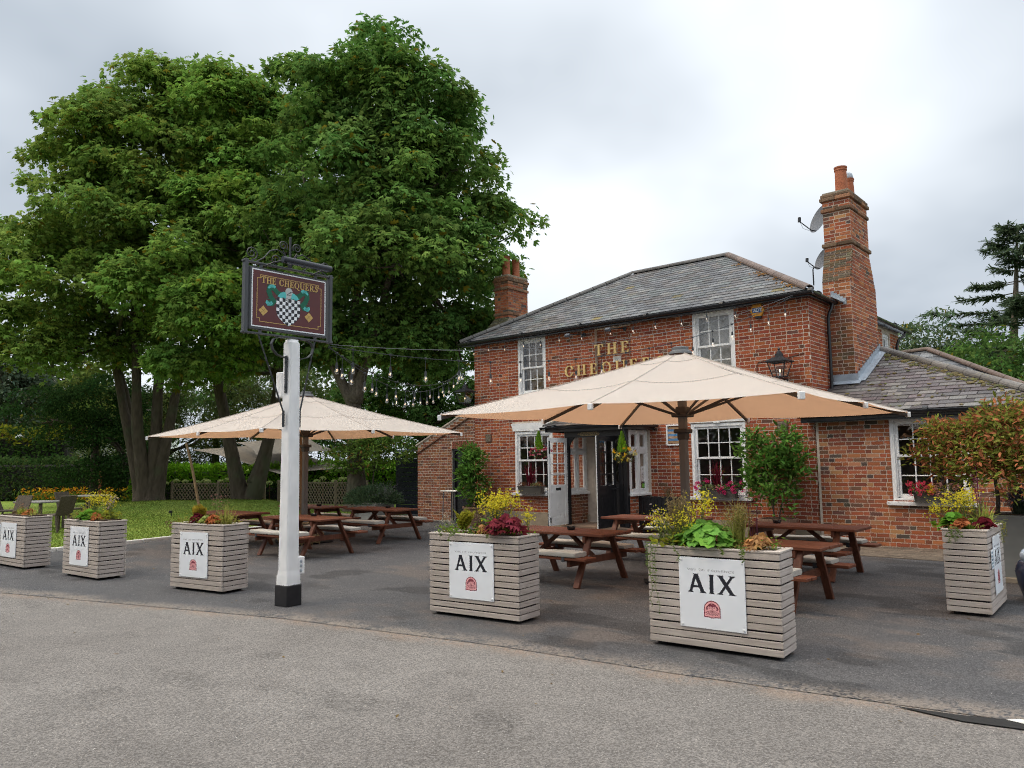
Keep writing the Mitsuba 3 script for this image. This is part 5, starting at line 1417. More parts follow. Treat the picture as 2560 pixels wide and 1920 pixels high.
def glyph(c):
    U = union_all
    if c == 'T': return U([_st(0.42), _sf(0.42, 0), sbox(0.03, 0.93, 0.81, 1.0), Polygon([(0.03, 1), (0.03, 0.74), (0.09, 0.74), (0.16, 0.94)]), Polygon([(0.81, 1), (0.81, 0.74), (0.75, 0.74), (0.68, 0.94)])]), 0.84
    if c == 'H': return U([_st(0.2), _st(0.72), sbox(0.2, 0.47, 0.72, 0.54), _sf(0.2, 0), _sf(0.2, 1), _sf(0.72, 0), _sf(0.72, 1)]), 0.92
    if c == 'E': return U([_st(0.2), _sf(0.17, 0, 0.3), _sf(0.17, 1, 0.3), sbox(0.2, 0, 0.66, 0.065), sbox(0.2, 0.935, 0.63, 1), sbox(0.2, 0.47, 0.5, 0.54), Polygon([(0.66, 0), (0.70, 0.26), (0.65, 0.26), (0.54, 0.06)]), Polygon([(0.63, 1), (0.65, 0.76), (0.60, 0.76), (0.50, 0.94)]), sbox(0.47, 0.37, 0.52, 0.64)]), 0.76
    if c in 'CQO':
        o = _oval(0.46, 0.5, 0.42, 0.52).difference(_oval(0.48, 0.5, 0.255, 0.455))
        if c == 'C':
            o = o.difference(Polygon([(0.52, 0.5), (1.1, 0.13), (1.1, 0.80)]))
            return U([o, Polygon([(0.70, 0.98), (0.78, 0.98), (0.80, 0.66), (0.74, 0.66), (0.66, 0.86)])]), 0.88
        if c == 'Q': o = U([o, Polygon([(0.40, 0.02), (0.56, 0.06), (0.78, -0.16), (1.02, -0.20), (1.02, -0.26), (0.70, -0.26)])])
        return o, 0.94
    if c == 'U':
        b = _oval(0.46, 0.30, 0.345, 0.32).difference(_oval(0.50, 0.32, 0.235, 0.26)).difference(sbox(-1, 0.3, 2, 2))
        return U([b, _st(0.2, 0.17, 0.29, 1), _st(0.77, 0.075, 0.29, 1), _sf(0.2, 1), _sf(0.77, 1, 0.28)]), 0.94
    if c == 'R':
        b = _oval(0.42, 0.74, 0.30, 0.26).difference(_oval(0.40, 0.74, 0.15, 0.20)).difference(sbox(-1, -1, 0.3, 2))
        return U([_st(0.2), _sf(0.2, 0), _sf(0.18, 1, 0.3), b, sbox(0.2, 0.935, 0.44, 1), sbox(0.2, 0.48, 0.44, 0.54), Polygon([(0.36, 0.5), (0.52, 0.5), (0.86, 0.05), (0.92, 0), (0.68, 0)])]), 0.88
    if c == 'S':
        p = [(0.56, 0.80), (0.48, 0.92), (0.34, 0.95), (0.20, 0.88), (0.17, 0.74), (0.24, 0.62), (0.40, 0.52), (0.53, 0.40), (0.54, 0.22), (0.44, 0.09), (0.30, 0.05), (0.17, 0.10), (0.10, 0.22)]
        return U([LineString(p).buffer(0.055), LineString(p[4:9]).buffer(0.085), sbox(0.55, 0.70, 0.60, 0.98), sbox(0.06, 0.02, 0.11, 0.32)]), 0.68
    if c == 'A': return U([Polygon([(0.10, 0.04), (0.25, 0.04), (0.53, 0.98), (0.38, 1.0)]), Polygon([(0.36, 1.0), (0.58, 1.0), (0.94, 0.04), (0.73, 0.04)]), sbox(0.26, 0.27, 0.76, 0.385), Polygon([(0.0, 0), (0.34, 0), (0.30, 0.06), (0.22, 0.1), (0.1, 0.1)]), Polygon([(0.64, 0), (1.04, 0), (0.94, 0.1), (0.75, 0.12), (0.70, 0.05)]), Polygon([(0.32, 1.0), (0.62, 1.0), (0.58, 0.95), (0.36, 0.95)])]), 1.05
    if c == 'I': return U([_st(0.17, 0.2), Polygon([(0.02, 0), (0.32, 0), (0.27, 0.09), (0.07, 0.09)]), Polygon([(0.02, 1), (0.32, 1), (0.27, 0.91), (0.07, 0.91)])]), 0.36
    if c == 'X': return U([Polygon([(0.06, 0.97), (0.30, 0.97), (0.92, 0.03), (0.68, 0.03)]), Polygon([(0.74, 0.97), (0.90, 0.97), (0.24, 0.03), (0.08, 0.03)]), Polygon([(-0.02, 1), (0.38, 1), (0.30, 0.92), (0.1, 0.92)]), Polygon([(0.62, 1), (1.02, 1), (0.9, 0.92), (0.72, 0.92)]), Polygon([(-0.04, 0), (0.36, 0), (0.26, 0.08), (0.1, 0.08)]), Polygon([(0.58, 0), (1.04, 0), (0.90, 0.09), (0.70, 0.09)])]), 1.02
    return Polygon(), 0.4


def word(s, h, gap=0.08):
    x, out = 0.0, []
    for c in s:
        g, w = glyph(c)
        if not g.is_empty: out.append(affinity.translate(g.buffer(0), x, 0))
        x += w + (gap if c != ' ' else 0)
    return [affinity.scale(g, h, h, origin=(0, 0)) for g in out], (x - gap) * h


# ------------------------------------------------------------------ parasols
def parasol(x, y, rot, label, hs=2.40, ze=2.33, za=3.20):
    t = thing('parasol', label, 'parasol')
    R = rz(rot)
    o = np.array([x, y, 0.0])
    cor = [np.array([sx * hs, sy * hs, ze]) for sx, sy in ((1, -1), (1, 1), (-1, 1), (-1, -1))]
    mid = [(cor[i] + cor[(i + 1) % 4]) / 2 + np.array([0, 0, 0.02]) for i in range(4)]
    top = np.array([0, 0, za])
    n = 16
    V, F, at = [], [], 0

    def surf(a, b, s, w):
        p = top + (a + (b - a) * w - top) * (0.03 + 0.97 * s)
        p = p + np.array([0, 0, -0.075 * math.sin(math.pi * s) * (0.35 + 0.65 * 4 * w * (1 - w)) - 0.03 * s * 4 * w * (1 - w)])
        p[2] += 0.010 * (float(nfbm(np.array(p) * 2.3 + x, 3, 4)) - 0.5) * s * 4 * w * (1 - w)
        return p

    for i in range(4):
        for (a, b) in ((cor[i], mid[i]), (mid[i], cor[(i + 1) % 4])):
            for j in range(n + 1):
                for k in range(n + 1):
                    s, w = j / n, k / n
                    V.append(surf(a, b, s, w))
            q = (np.arange(n)[:, None] * (n + 1) + np.arange(n)).ravel() + at
            F.append(np.stack([q, q + n + 1, q + n + 2, q + 1], 1))
            at += (n + 1) ** 2
    M = MB(R, o); M.add(np.array(V), np.vstack(F))
    can = put(uniq(t + '__canopy'), M, 'mat_canopy', smooth=25)
    S = MB(R, o)
    segs = [(cor[i], mid[i]) for i in range(4)] + [(mid[i], cor[(i + 1) % 4]) for i in range(4)]
    lift_ = np.array([0, 0, 0.007])
    for (a, b) in segs:
        S.tube([surf(a, b, s, 0.0) + lift_ for s in np.linspace(0.0, 1, 24)], 0.004, 4)
        for s in (0.16, 0.56): S.tube([surf(a, b, s, w) + lift_ for w in np.linspace(0, 1, 17)], 0.0028, 4)
    part(can, 'seam', S, mat('mat_seam', (0.46, 0.40, 0.35), 0.8))
    M = MB(R, o)
    prof = [(-0.055, -0.055), (0.055, -0.055), (0.055, 0.055), (-0.055, 0.055)]
    M.box((0, 0, 1.30), (0.105, 0.105, 2.60), b=0.014)
    put(uniq(t + '__mast'), M, 'mat_mast', label=None)
    M = MB(R, o); M.box((0, 0, 2.08), (0.20, 0.20, 0.06), b=0.012).box((0, 0, 2.02), (0.13, 0.13, 0.12), b=0.01)
    part(t, 'clamp', M, 'mat_bronze')
    M = MB(R, o); M.box((0, 0, 2.30), (0.24, 0.24, 0.05), b=0.012).box((0, 0, 2.36), (0.15, 0.15, 0.12), b=0.01)
    part(t, 'hub', M, 'mat_bronze')
    M = MB(R, o); M.lathe([(0.001, za + 0.075), (0.10, za + 0.07), (0.115, za + 0.06), (0.115, za + 0.02), (0.16, za), (0.17, za - 0.035), (0.06, za - 0.03)], 28); part(t, 'finial_cap', M, 'mat_cap', smooth=40)
    for i, c in enumerate(cor + mid):
        M = MB(R, o)
        q0, q1 = np.array([0, 0, za - 0.09]) + (c - top) * np.array([0.04, 0.04, 0]), c + np.array([0, 0, -0.05])
        M.bar(q0, q1, 0.028, 0.045, up=(0, 0, 1), b=0.004)
        rb = part(t, 'rib', M, 'mat_bronze')
        M = MB(R, o)
        j = q0 + (q1 - q0) * (0.42 if i < 4 else 0.5)
        M.bar(np.array([0, 0, 2.31]) + unit(np.array([c[0], c[1], 0])) * 0.10, j, 0.022, 0.034, b=0.003)
        part(rb, 'strut', M, 'mat_bronze')
        M = MB(R, o)
        d = unit(np.array([c[0], c[1], 0]))
        M.box(c + np.array([0, 0, -0.04]) + d * 0.005, (0.05, 0.06, 0.075), rz(math.atan2(d[1], d[0])), b=0.006)
        part(rb, 'end_clip', M, 'mat_panel')
    M = MB(R, o); M.box((0, 0, 0.05), (0.9, 0.9, 0.08), b=0.02).box((0, 0, 0.14), (0.16, 0.16, 0.16), b=0.01)
    part(t, 'base_plate', M, 'mat_bronze')
    return t


mat('mat_mast', (0.150, 0.140, 0.135), 0.45)
mat('mat_cap', (0.13, 0.135, 0.14), 0.5)
parasol(-5.28, 9.73, 0.05, 'large square cream parasol in front of the pub porch')
parasol(-14.48, 9.78, -0.03, 'large square cream parasol on the left behind the white sign post')
r = np.random.RandomState(9)
WK = thing('wicker_basket', 'round wicker basket of twigs around the foot of the left parasol', 'basket')
M = MB()
for k in range(16):
    z = 0.05 + 0.028 * k; rad = 0.42 + 0.06 * math.sin(k * 0.4)
    M.tube([(-14.35 + rad * math.cos(a) * (1 + 0.02 * math.sin(9 * a + k)), 9.6 + rad * math.sin(a), z + 0.012 * math.sin(12 * a + k * 3.1)) for a in np.linspace(0, 6.283, 40)], 0.013, 5, jit((0.30, 0.21, 0.11), 0.4))
put(uniq(WK + '__weave'), M, 'mat_vc', vc=True)
for k in range(12):
    M = MB(); a = k * 0.5236; M.tube([(-14.35 + 0.43 * math.cos(a), 9.6 + 0.43 * math.sin(a), 0.0), (-14.35 + 0.46 * math.cos(a), 9.6 + 0.46 * math.sin(a), 0.52)], 0.012, 5); part(WK, 'upright', M, 'mat_bamboo')


# ------------------------------------------------------------------ picnic tables
def picnic(x, y, rot, label, key, L=1.78, H=0.70, ash=None, cush=((0.02, 1.42), (-0.02, 1.42)), where=''):
    t = thing('picnic_table', label, 'picnic table')
    R, o = rz(rot), np.array([x, y, 0.0])
    r = np.random.RandomState(int(abs(x * 100)))
    for i in range(5):
        M = MB(R, o); M.box((r.normal(0, 0.004), -0.29 + 0.145 * i, H - 0.02 + r.normal(0, 0.0015)), (L, 0.139, 0.038), rz(r.normal(0, 0.001)), b=0.006); part(t, 'top_plank', M, 'mat_table')
    for s in (-1, 1):
        for k in (0, 1):
            M = MB(R, o); M.box((r.normal(0, 0.004), s * (0.555 + 0.135 * k), 0.40), (L, 0.129, 0.038), b=0.006); part(t, 'seat_plank', M, 'mat_table')
    for s in (-1, 1):
        fx = s * (L / 2 - 0.27)
        for q in (-1, 1):
            M = MB(R, o); M.bar((fx, q * 0.25, H - 0.04), (fx, q * 0.59, 0.0), 0.045, 0.09, up=(1, 0, 0), b=0.004); part(t, 'leg', M, 'mat_leg')
        M = MB(R, o); M.bar((fx + 0.045 * s * -1, -0.70, 0.335), (fx - 0.045 * s, 0.70, 0.335), 0.09, 0.045, up=(1, 0, 0), b=0.004); part(t, 'seat_bearer', M, 'mat_leg')
        M = MB(R, o); M.bar((fx + 0.045 * s * -1, -0.34, H - 0.085), (fx - 0.045 * s, 0.34, H - 0.085), 0.085, 0.045, up=(1, 0, 0), b=0.004); part(t, 'top_bearer', M, 'mat_leg')
        M = MB(R, o); M.bar((fx - 0.09 * s, 0, 0.33), (fx - 0.52 * s, 0, H - 0.05), 0.07, 0.045, b=0.004); part(t, 'brace', M, 'mat_leg')
    for q, (dx, ln) in zip((-1, 1), cush):
        if ln <= 0: continue
        c = thing('bench_cushion', ('grey cushion, near bench of ' if q < 0 else 'grey cushion, far bench of ') + key, 'cushion')
        g = 14
        M = MB(R, o + R @ np.array([dx, q * 0.62, 0.42]))
        V = []
        w, h = 0.30, 0.062
        ang = np.linspace(0, 2 * math.pi, 24, endpoint=False)
        prof = [(np.sign(math.cos(a)) * abs(math.cos(a)) ** 0.35 * w / 2, (np.sign(math.sin(a)) * abs(math.sin(a)) ** 0.35 * 0.5 + 0.5) * h) for a in ang]
        xs = np.concatenate([[-ln / 2, -ln / 2 + 0.012], np.linspace(-ln / 2 + 0.05, ln / 2 - 0.05, g), [ln / 2 - 0.012, ln / 2]])
        for j, X in enumerate(xs):
            e = 0.86 if j in (0, len(xs) - 1) else 0.96 if j in (1, len(xs) - 2) else 1.0
            for (yy, zz) in prof: V.append((X, yy * e, h / 2 + (zz - h / 2) * e + (0.008 * math.sin(X * 5 + q) if zz > h / 2 else 0) + r.normal(0, 0.0008)))
        m = len(prof); V = np.array(V); i = np.arange(m)
        F = np.vstack([np.stack([k * m + i, k * m + (i + 1) % m, (k + 1) * m + (i + 1) % m, (k + 1) * m + i], 1) for k in range(len(xs) - 1)])[:, ::-1]
        M.add(V, F)
        for e in (0, len(xs) - 1): M.add(np.vstack([V[e * m:(e + 1) * m], V[e * m:(e + 1) * m].mean(0)]), np.stack([i, (i + 1) % m, i * 0 + m], 1) if e == 0 else np.stack([(i + 1) % m, i, i * 0 + m], 1))
        put(uniq(c + '__pad'), M, 'mat_cushion', smooth=40)
        for X in (-ln * 0.36, ln * 0.36):
            M = MB(R, o + R @ np.array([dx, q * 0.62, 0.0])); M.box((X, 0, 0.40), (0.045, 0.285, 0.075), b=0.004); part(c, 'strap', M, 'mat_strap')
    if ash:
        M = MB(); M.lathe([(0.001, 0.004), (0.035, 0.003), (0.046, 0.0), (0.058, 0.014), (0.06, 0.034), (0.054, 0.04), (0.05, 0.038), (0.046, 0.016), (0.001, 0.014)], 24, tuple(o + R @ np.array([ash[0], ash[1], H])))
        for k in range(4):
            a = k * math.pi / 2; p = o + R @ np.array([ash[0], ash[1], H + 0.04]); M.box(p + np.array([0.057 * math.cos(a), 0.057 * math.sin(a), 0.003]), (0.022, 0.022, 0.012), rz(a))
        solo('ashtray', M, 'mat_black', 'black ashtray on the ' + key, 'ashtray', smooth=35)
    return t


TABLES = [
    (-6.84, 9.00, 0.0, 'red-brown picnic table just behind the planter with the dark red leaves', 'picnic table behind the planter with dark red leaves', (0.08, 0.05)),
    (-6.95, 11.72, 0.0, 'red-brown picnic table standing close to the black porch door', 'picnic table close to the black porch door', (0.18, 0.05)),
    (-3.97, 9.04, -0.02, 'red-brown picnic table half hidden behind the planter with the widest sign', 'picnic table behind the planter with the widest sign', None),
    (-4.36, 11.48, -0.02, 'red-brown picnic table by the wall in front of the glossy potted laurel', 'picnic table by the wall before the glossy laurel', (-0.40, 0.10)),
    (-12.65, 8.58, 0.06, 'red-brown picnic table crossed by the white sign post', 'picnic table crossed by the white sign post', (0.0, 0.18)),
    (-13.52, 11.10, 0.0, 'red-brown picnic table in front of the grey box with the domed shrub', 'picnic table before the grey shrub box', (0.10, 0.12)),
    (-15.75, 10.85, 0.0, 'red-brown picnic table behind the left parasol mast', 'picnic table behind the left parasol mast', (0.2, 0.05)),
    (-15.35, 8.55, 0.05, 'dark-shaded picnic table showing over the third planter from the left', 'picnic table showing over the third planter', None)]
for x, y, a, l, k, ash in TABLES: picnic(x, y, a, l, k, ash=ash)

# ------------------------------------------------------------------ slatted planters with wine signs
def sign_print(panel, R, o, w, h, s):
    """the panel's print: small grey line, big letters, arched emblem; local x right, y up from the panel centre"""
    k = min(w / 0.6, 1.0)
    L, tw = word('AIX', 0.165, 0.10)
    sc = (0.445 * w / 0.6) / tw
    M = MB(R, o)
    for g in L: M.poly(affinity.translate(affinity.scale(g, sc, 1.0, origin=(0, 0)), -0.222 * w / 0.6, 0.0), 0.0012)
    part(panel, 'large_lettering', M, mat('mat_ink', (0.016, 0.018, 0.026), 0.5))
    m = text_mesh('VIN  DE  PROVENCE', 0.018, 0.001)
    v = np.array(m.vertices); v[:, 0] -= v[:, 0].mean(); v[:, 0] *= 0.43 * w / 0.6 / (v[:, 0].max() - v[:, 0].min()); v[:, 1] += 0.192
    M = MB(R, o); M.add(v, m.faces); part(panel, 'small_lettering', M, mat('mat_greyink', (0.27, 0.28, 0.30), 0.6))
    W_, Hh = 0.075 * w / 0.6, 0.145
    arch = union_all([sbox(-W_, 0, W_, Hh - W_), affinity.scale(Point(0, Hh - W_).buffer(W_, 24), 1, 1)]) if W_ < Hh else sbox(-W_, 0, W_, Hh)
    y0 = -0.205
    M = MB(R, o); M.poly(affinity.translate(arch, 0, y0), 0.0008); e = part(panel, 'emblem', M, mat('mat_pink', (0.72, 0.36, 0.37), 0.6))
    red = mat('mat_wine', (0.17, 0.022, 0.040), 0.6)
    M = MB(R, o)
    M.poly(affinity.translate(arch.difference(arch.buffer(-0.0075)), 0, y0), 0.0016)
    q = W_ / 0.075
    rays = []
    for a in np.linspace(-62, 62, 9):
        b = math.radians(a)
        p0, p1 = (0.008 * math.sin(b) * q, 0.070 - 0.010 * math.cos(b)), (0.10 * math.sin(b) * q, 0.070 - 0.10 * math.cos(b))
        d = 0.0045
        rays.append(Polygon([(p0[0] - 0.001, p0[1]), (p0[0] + 0.001, p0[1]), (p1[0] + d * math.cos(b) * q, p1[1] + d * math.sin(b)), (p1[0] - d * math.cos(b) * q, p1[1] - d * math.sin(b))]))
    inner = arch.buffer(-0.014).intersection(sbox(-1, 0.018, 1, 0.064))
    M.poly(affinity.translate(union_all(rays).buffer(0).intersection(inner), 0, y0), 0.0016)
    fr = [LineString([(0, 0.066), (0, 0.098)]).buffer(0.0032)]
    for s_ in (-1, 1):
        for (a, b, c) in ((0.018, 0.114, 0.004), (0.034, 0.112, 0.0036), (0.047, 0.098, 0.0034)):
            fr.append(LineString([(0, 0.094), (s_ * a * 0.5 * q, b + 0.004), (s_ * a * q, b - 0.008), (s_ * a * 1.12 * q, b - 0.024)]).buffer(c))
        for (dx, dy) in ((0.046, 0.086), (0.054, 0.078), (0.046, 0.074), (0.038, 0.078), (0.05, 0.066), (0.042, 0.066), (0.018, 0.080)): fr.append(Point(s_ * dx * q, dy).buffer(0.0042))
    fr.append(Polygon([(-0.004, 0.118), (0.004, 0.118), (0, 0.134)]))
    M.poly(affinity.translate(union_all(fr).intersection(arch.buffer(-0.012)), 0, y0), 0.0016)
    part(panel, 'emblem_drawing', M, red)


def planter(name_label, corner, along, L, W, sign, rows=13, H=0.885, seed=1, notice=None, sign_side='front', tilt=0.0):
    """corner = near-left ground corner of the long front, along = angle of the front"""
    t = thing('planter', name_label, 'planter')
    R = rz(along) @ ry(tilt)
    o = np.array([corner[0], corner[1], 0.0])
    r = np.random.RandomState(seed)
    g = (H - 0.03) / rows
    th = 0.022
    put(uniq(t + '__liner'), MB(R, o).box((L / 2, W / 2, 0.45), (L - 0.06, W - 0.06, 0.82)), 'mat_dark')
    sides = [((0, 0), (1, 0), L, 'mat_slat_x'), ((L, 0), (0, 1), W, 'mat_slat_y'), ((L, W), (-1, 0), L, 'mat_slat_x'), ((0, W), (0, -1), W, 'mat_slat_y')]
    for k, ((ax_, ay_), (ux, uy), ln, mt) in enumerate(sides):
        if abs(math.sin(along)) > 0.7: mt = 'mat_slat_y' if mt == 'mat_slat_x' else 'mat_slat_x'
        for i in range(rows):
            z = 0.03 + g * (i + 0.5) + r.normal(0, 0.0012)
            gap = r.uniform(0.009, 0.014)
            M = MB(R, o)
            s = th / 2 - r.uniform(0, 0.003)
            e = 0.0 if k % 2 == 0 else -2 * th - 0.002
            M.box((ax_ + ux * ln / 2 - uy * s, ay_ + uy * ln / 2 + ux * s, z), (abs(ux) * (ln + e) + abs(uy) * th, abs(uy) * (ln + e) + abs(ux) * th, g - gap), rz(r.normal(0, 0.0012)) @ ry(r.normal(0, 0.0018) * abs(ux)) @ rx(r.normal(0, 0.002) * abs(uy)), b=0.0035)
            part(t, 'slat', M, mt)
    for (x, y, sx, sy) in ((L / 2, 0.028, L + 0.02, 0.07), (L / 2, W - 0.028, L + 0.02, 0.07), (0.028, W / 2, 0.07, W - 0.13), (L - 0.028, W / 2, 0.07, W - 0.13)):
        M = MB(R, o); M.box((x, y, H + 0.009), (sx, sy, 0.02), b=0.004); part(t, 'rim', M, 'mat_slat_x')
    part(t, 'soil', MB(R, o).box((L / 2, W / 2, 0.865), (L - 0.12, W - 0.12, 0.05)), 'mat_earth')
    for (x, y) in ((0.09, 0.08), (L - 0.09, 0.08), (0.09, W - 0.08), (L - 0.09, W - 0.08), (L / 2, 0.08)):
        M = MB(R, o); M.box((x, y, 0.016), (0.07, 0.05, 0.032)); part(t, 'foot', M, 'mat_dark')
    if sign:
        u0, u1, z0, z1 = sign
        w, h = u1 - u0, z1 - z0
        if sign_side == 'front': c, RR = np.array([(u0 + u1) / 2, -0.010, (z0 + z1) / 2]), np.stack([(1, 0, 0), (0, 0, 1), (0, -1, 0)], 1).astype(float)
        else: c, RR = np.array([L + 0.010, (u0 + u1) / 2, (z0 + z1) / 2]), np.stack([(0, 1, 0), (0, 0, 1), (1, 0, 0)], 1).astype(float)
        RR = R @ RR @ rz(r.normal(0, 0.004)); c = o + R @ c
        P = uniq(t + '__sign_panel')
        put(P, MB(RR, c).box((0, 0, 0), (w, h, 0.006), b=0.001), 'mat_signwhite')
        sign_print(P, RR, c + RR @ np.array([0, 0, 0.0031]), w, h, 1)
        for (x, y) in ((-1, -1), (1, -1), (-1, 1), (1, 1)):
            M = MB(RR, c); M.lathe([(0.010, 0.003), (0.010, 0.009), (0.007, 0.012), (0.001, 0.013)], 12, (x * (w / 2 - 0.024), y * (h / 2 - 0.024), 0)); part(P, 'screw_cap', M, 'mat_white', smooth=40)
        if notice:
            M = MB(RR, c); M.box((notice[0], notice[1], 0.0), (notice[2], 0.2, 0.003)); k = part(t, 'small_notice', M, 'mat_signwhite')
            M = MB(RR, c)
            for j in range(5):
                for i in range(3): M.box((notice[0] + (i - 1) * notice[2] * 0.28, notice[1] + 0.07 - 0.036 * j, 0.002), (notice[2] * 0.2 * r.uniform(0.6, 1), 0.02, 0.001), None, (0.03, 0.10, 0.16) if r.rand() < 0.6 else (0.10, 0.25, 0.30))
            part(k, 'print', M, 'mat_vc', vc=True)
    return t, R, o


mat('mat_signwhite', (0.73, 0.76, 0.80), 0.3, specular=0.4)
PL = {}
PL[5] = planter('front slatted planter with the widest sign and trailing creeper', (-3.855, 6.345), 0.09, 1.215, 0.37, (0.31, 0.915, 0.20, 0.815), seed=5)
PL[4] = planter('slatted planter with dark red heuchera beside the picnic table', (-6.55, 6.085), 0.115, 1.215, 0.40, (0.295, 0.90, 0.21, 0.815), seed=4)
PL[3] = planter('slatted planter just left of the white sign post', (-10.76, 5.105), 0.17, 1.09, 0.42, (0.21, 0.80, 0.19, 0.79), seed=3)
PL[2] = planter('slatted planter second from the left beside the lawn kerb', (-13.54, 4.69), 0.07, 1.16, 0.42, (0.255, 0.86, 0.19, 0.775), H=0.855, seed=2)
PL[1] = planter('leftmost slatted planter cut off by the edge of the view', (-15.93, 4.43), 0.07, 1.17, 0.42, (0.22, 0.86, 0.175, 0.755), H=0.85, seed=7, notice=(-0.42, 0.16, 0.15))
PL[6] = planter('slatted planter turned sideways near the ornamental red-leaved tree', (-2.055, 9.445), 0.03, 0.42, 1.10, (0.26, 0.76, 0.20, 0.81), seed=6, sign_side='right', notice=(-0.33, 0.08, 0.14))

# ------------------------------------------------------------------ the pub sign on its white post
SG = thing('pub_sign', 'white post carrying the chequered-shield pub sign in an iron frame', 'pub sign')
Rp = rz(0.09); op = np.array([-8.315, 5.40, 0.0])


def taper(M, w0, w1, z0, z1, ch=0.18):
    a = []
    for w, z in ((w0, z0), (w1, z1)):
        h, c = w / 2, w * ch
        a += [(h, -h + c, z), (h, h - c, z), (h - c, h, z), (-h + c, h, z), (-h, h - c, z), (-h, -h + c, z), (-h + c, -h, z), (h - c, -h, z)]
    i = np.arange(8)
    M.add(np.array(a), np.vstack([np.stack([i, (i + 1) % 8, (i + 1) % 8 + 8, i + 8], 1)]))
    return M


M = MB(Rp, op); taper(M, 0.205, 0.200, 0.25, 0.36, 0.03); taper(M, 0.200, 0.186, 0.36, 0.42, 0.08); taper(M, 0.186, 0.150, 0.42, 3.20, 0.10); taper(M, 0.150, 0.118, 3.20, 3.235, 0.2)
M.box((0, 0, 3.23), (0.11, 0.11, 0.02))
put(uniq(SG + '__post'), M, 'mat_post')
M = MB(Rp, op); M.box((0, 0, 0.125), (0.226, 0.226, 0.25), b=0.006); part(SG, 'base_block', M, 'mat_black', label='black painted base block of the sign post')
# board frame: local a runs along +y of the world (the sign's width, read left to right), b up, n towards +x
Rb = np.stack([(0, 1, 0), (0, 0, 1), (1, 0, 0)], 1).astype(float); ob = np.array([-8.30, 5.345, 0.0])
M = MB(Rb, ob)
for a in (-0.605, 0.60): M.box((a, 3.70, 0), (0.042, 0.90, 0.075), b=0.004)
for b in (3.265, 4.125): M.box((-0.0, b, 0), (1.29, 0.022, 0.05), b=0.004)
for a in (-0.40, 0.38): M.box((a, 4.10, 0), (0.03, 0.05, 0.03)).box((a, 3.285, 0), (0.03, 0.04, 0.03))
put(uniq(SG + '__iron_frame'), M, 'mat_iron2')
mat('mat_iron2', (0.060, 0.065, 0.073), 0.45)
BD = uniq(SG + '__board')
M = MB(Rb, ob); M.box((-0.01, 3.69, 0), (1.10, 0.76, 0.055), b=0.006); put(BD, M, 'mat_iron2')
M = MB(Rb, ob); M.box((-0.01, 3.695, 0.0275), (1.05, 0.705, 0.006)); part(BD, 'white_border', M, 'mat_signwhite')
M = MB(Rb, ob); M.box((-0.01, 3.695, 0.029), (1.022, 0.677, 0.006)); part(BD, 'maroon_field', M, mat('mat_maroon', (0.085, 0.014, 0.014), 0.3, specular=0.5))
w, h, n_ = 0.455, 0.285, 0.04
ln = LineString([(-w + n_, h), (w - n_, h), (w - n_, h - n_), (w, h - n_), (w, -h + n_), (w - n_, -h + n_), (w - n_, -h), (-w + n_, -h), (-w + n_, -h + n_), (-w, -h + n_), (-w, h - n_), (-w + n_, h - n_), (-w + n_, h)])
M = MB(Rb, ob + Rb @ np.array([-0.01, 3.695, 0.0325])); M.poly(ln.buffer(0.0035), 0.001); part(BD, 'gold_line', M, 'mat_goldpaint')
mat('mat_goldpaint', (0.50, 0.33, 0.11), 0.45)
for dx, dz, mt, nm in ((0.004, -0.005, 'mat_ink', 'letter_shadow'), (0, 0, 'mat_goldpaint', 'lettering')):
    gs, tw = word('THE CHEQUERS', 0.078, 0.06)
    M = MB(Rb, ob + Rb @ np.array([-0.01 - 0.405 + dx, 3.886 + dz, 0.0325 if nm != 'lettering' else 0.0345]))
    for g in gs: M.poly(affinity.scale(g.buffer(0.0012), 0.81 / tw, 1, origin=(0, 0)), 0.0015)
    part(BD, nm, M, mt)
# shield of chequers
S0 = ob + Rb @ np.array([-0.035, 3.60, 0.0325])
sw, st_, sb = 0.168, 0.135, -0.205
shield = Polygon([(-sw, st_), (sw, st_)] + [(sw * (1 - u ** 2.1), -0.02 + (sb + 0.02) * u) for u in np.linspace(0, 1, 14)] + [(-sw * (1 - u ** 2.1), -0.02 + (sb + 0.02) * u) for u in np.linspace(1, 0, 14)[1:]]).buffer(0)
CREST = uniq(BD + '__shield')
M = MB(Rb, S0); M.poly(shield, 0.003); put(CREST, M, 'mat_signwhite')
sq = 2 * sw / 8
bl = [sbox(-sw + i * sq, st_ - (j + 1) * sq, -sw + (i + 1) * sq, st_ - j * sq) for i in range(8) for j in range(10) if (i + j) % 2 == 0]
M = MB(Rb, S0)
for b in bl:
    g = b.intersection(shield)
    if not g.is_empty: M.poly(g, 0.0042)
part(BD, 'black_chequers', M, 'mat_ink')
M, M3, M4 = MB(Rb, S0), MB(Rb, S0), MB(Rb, S0)
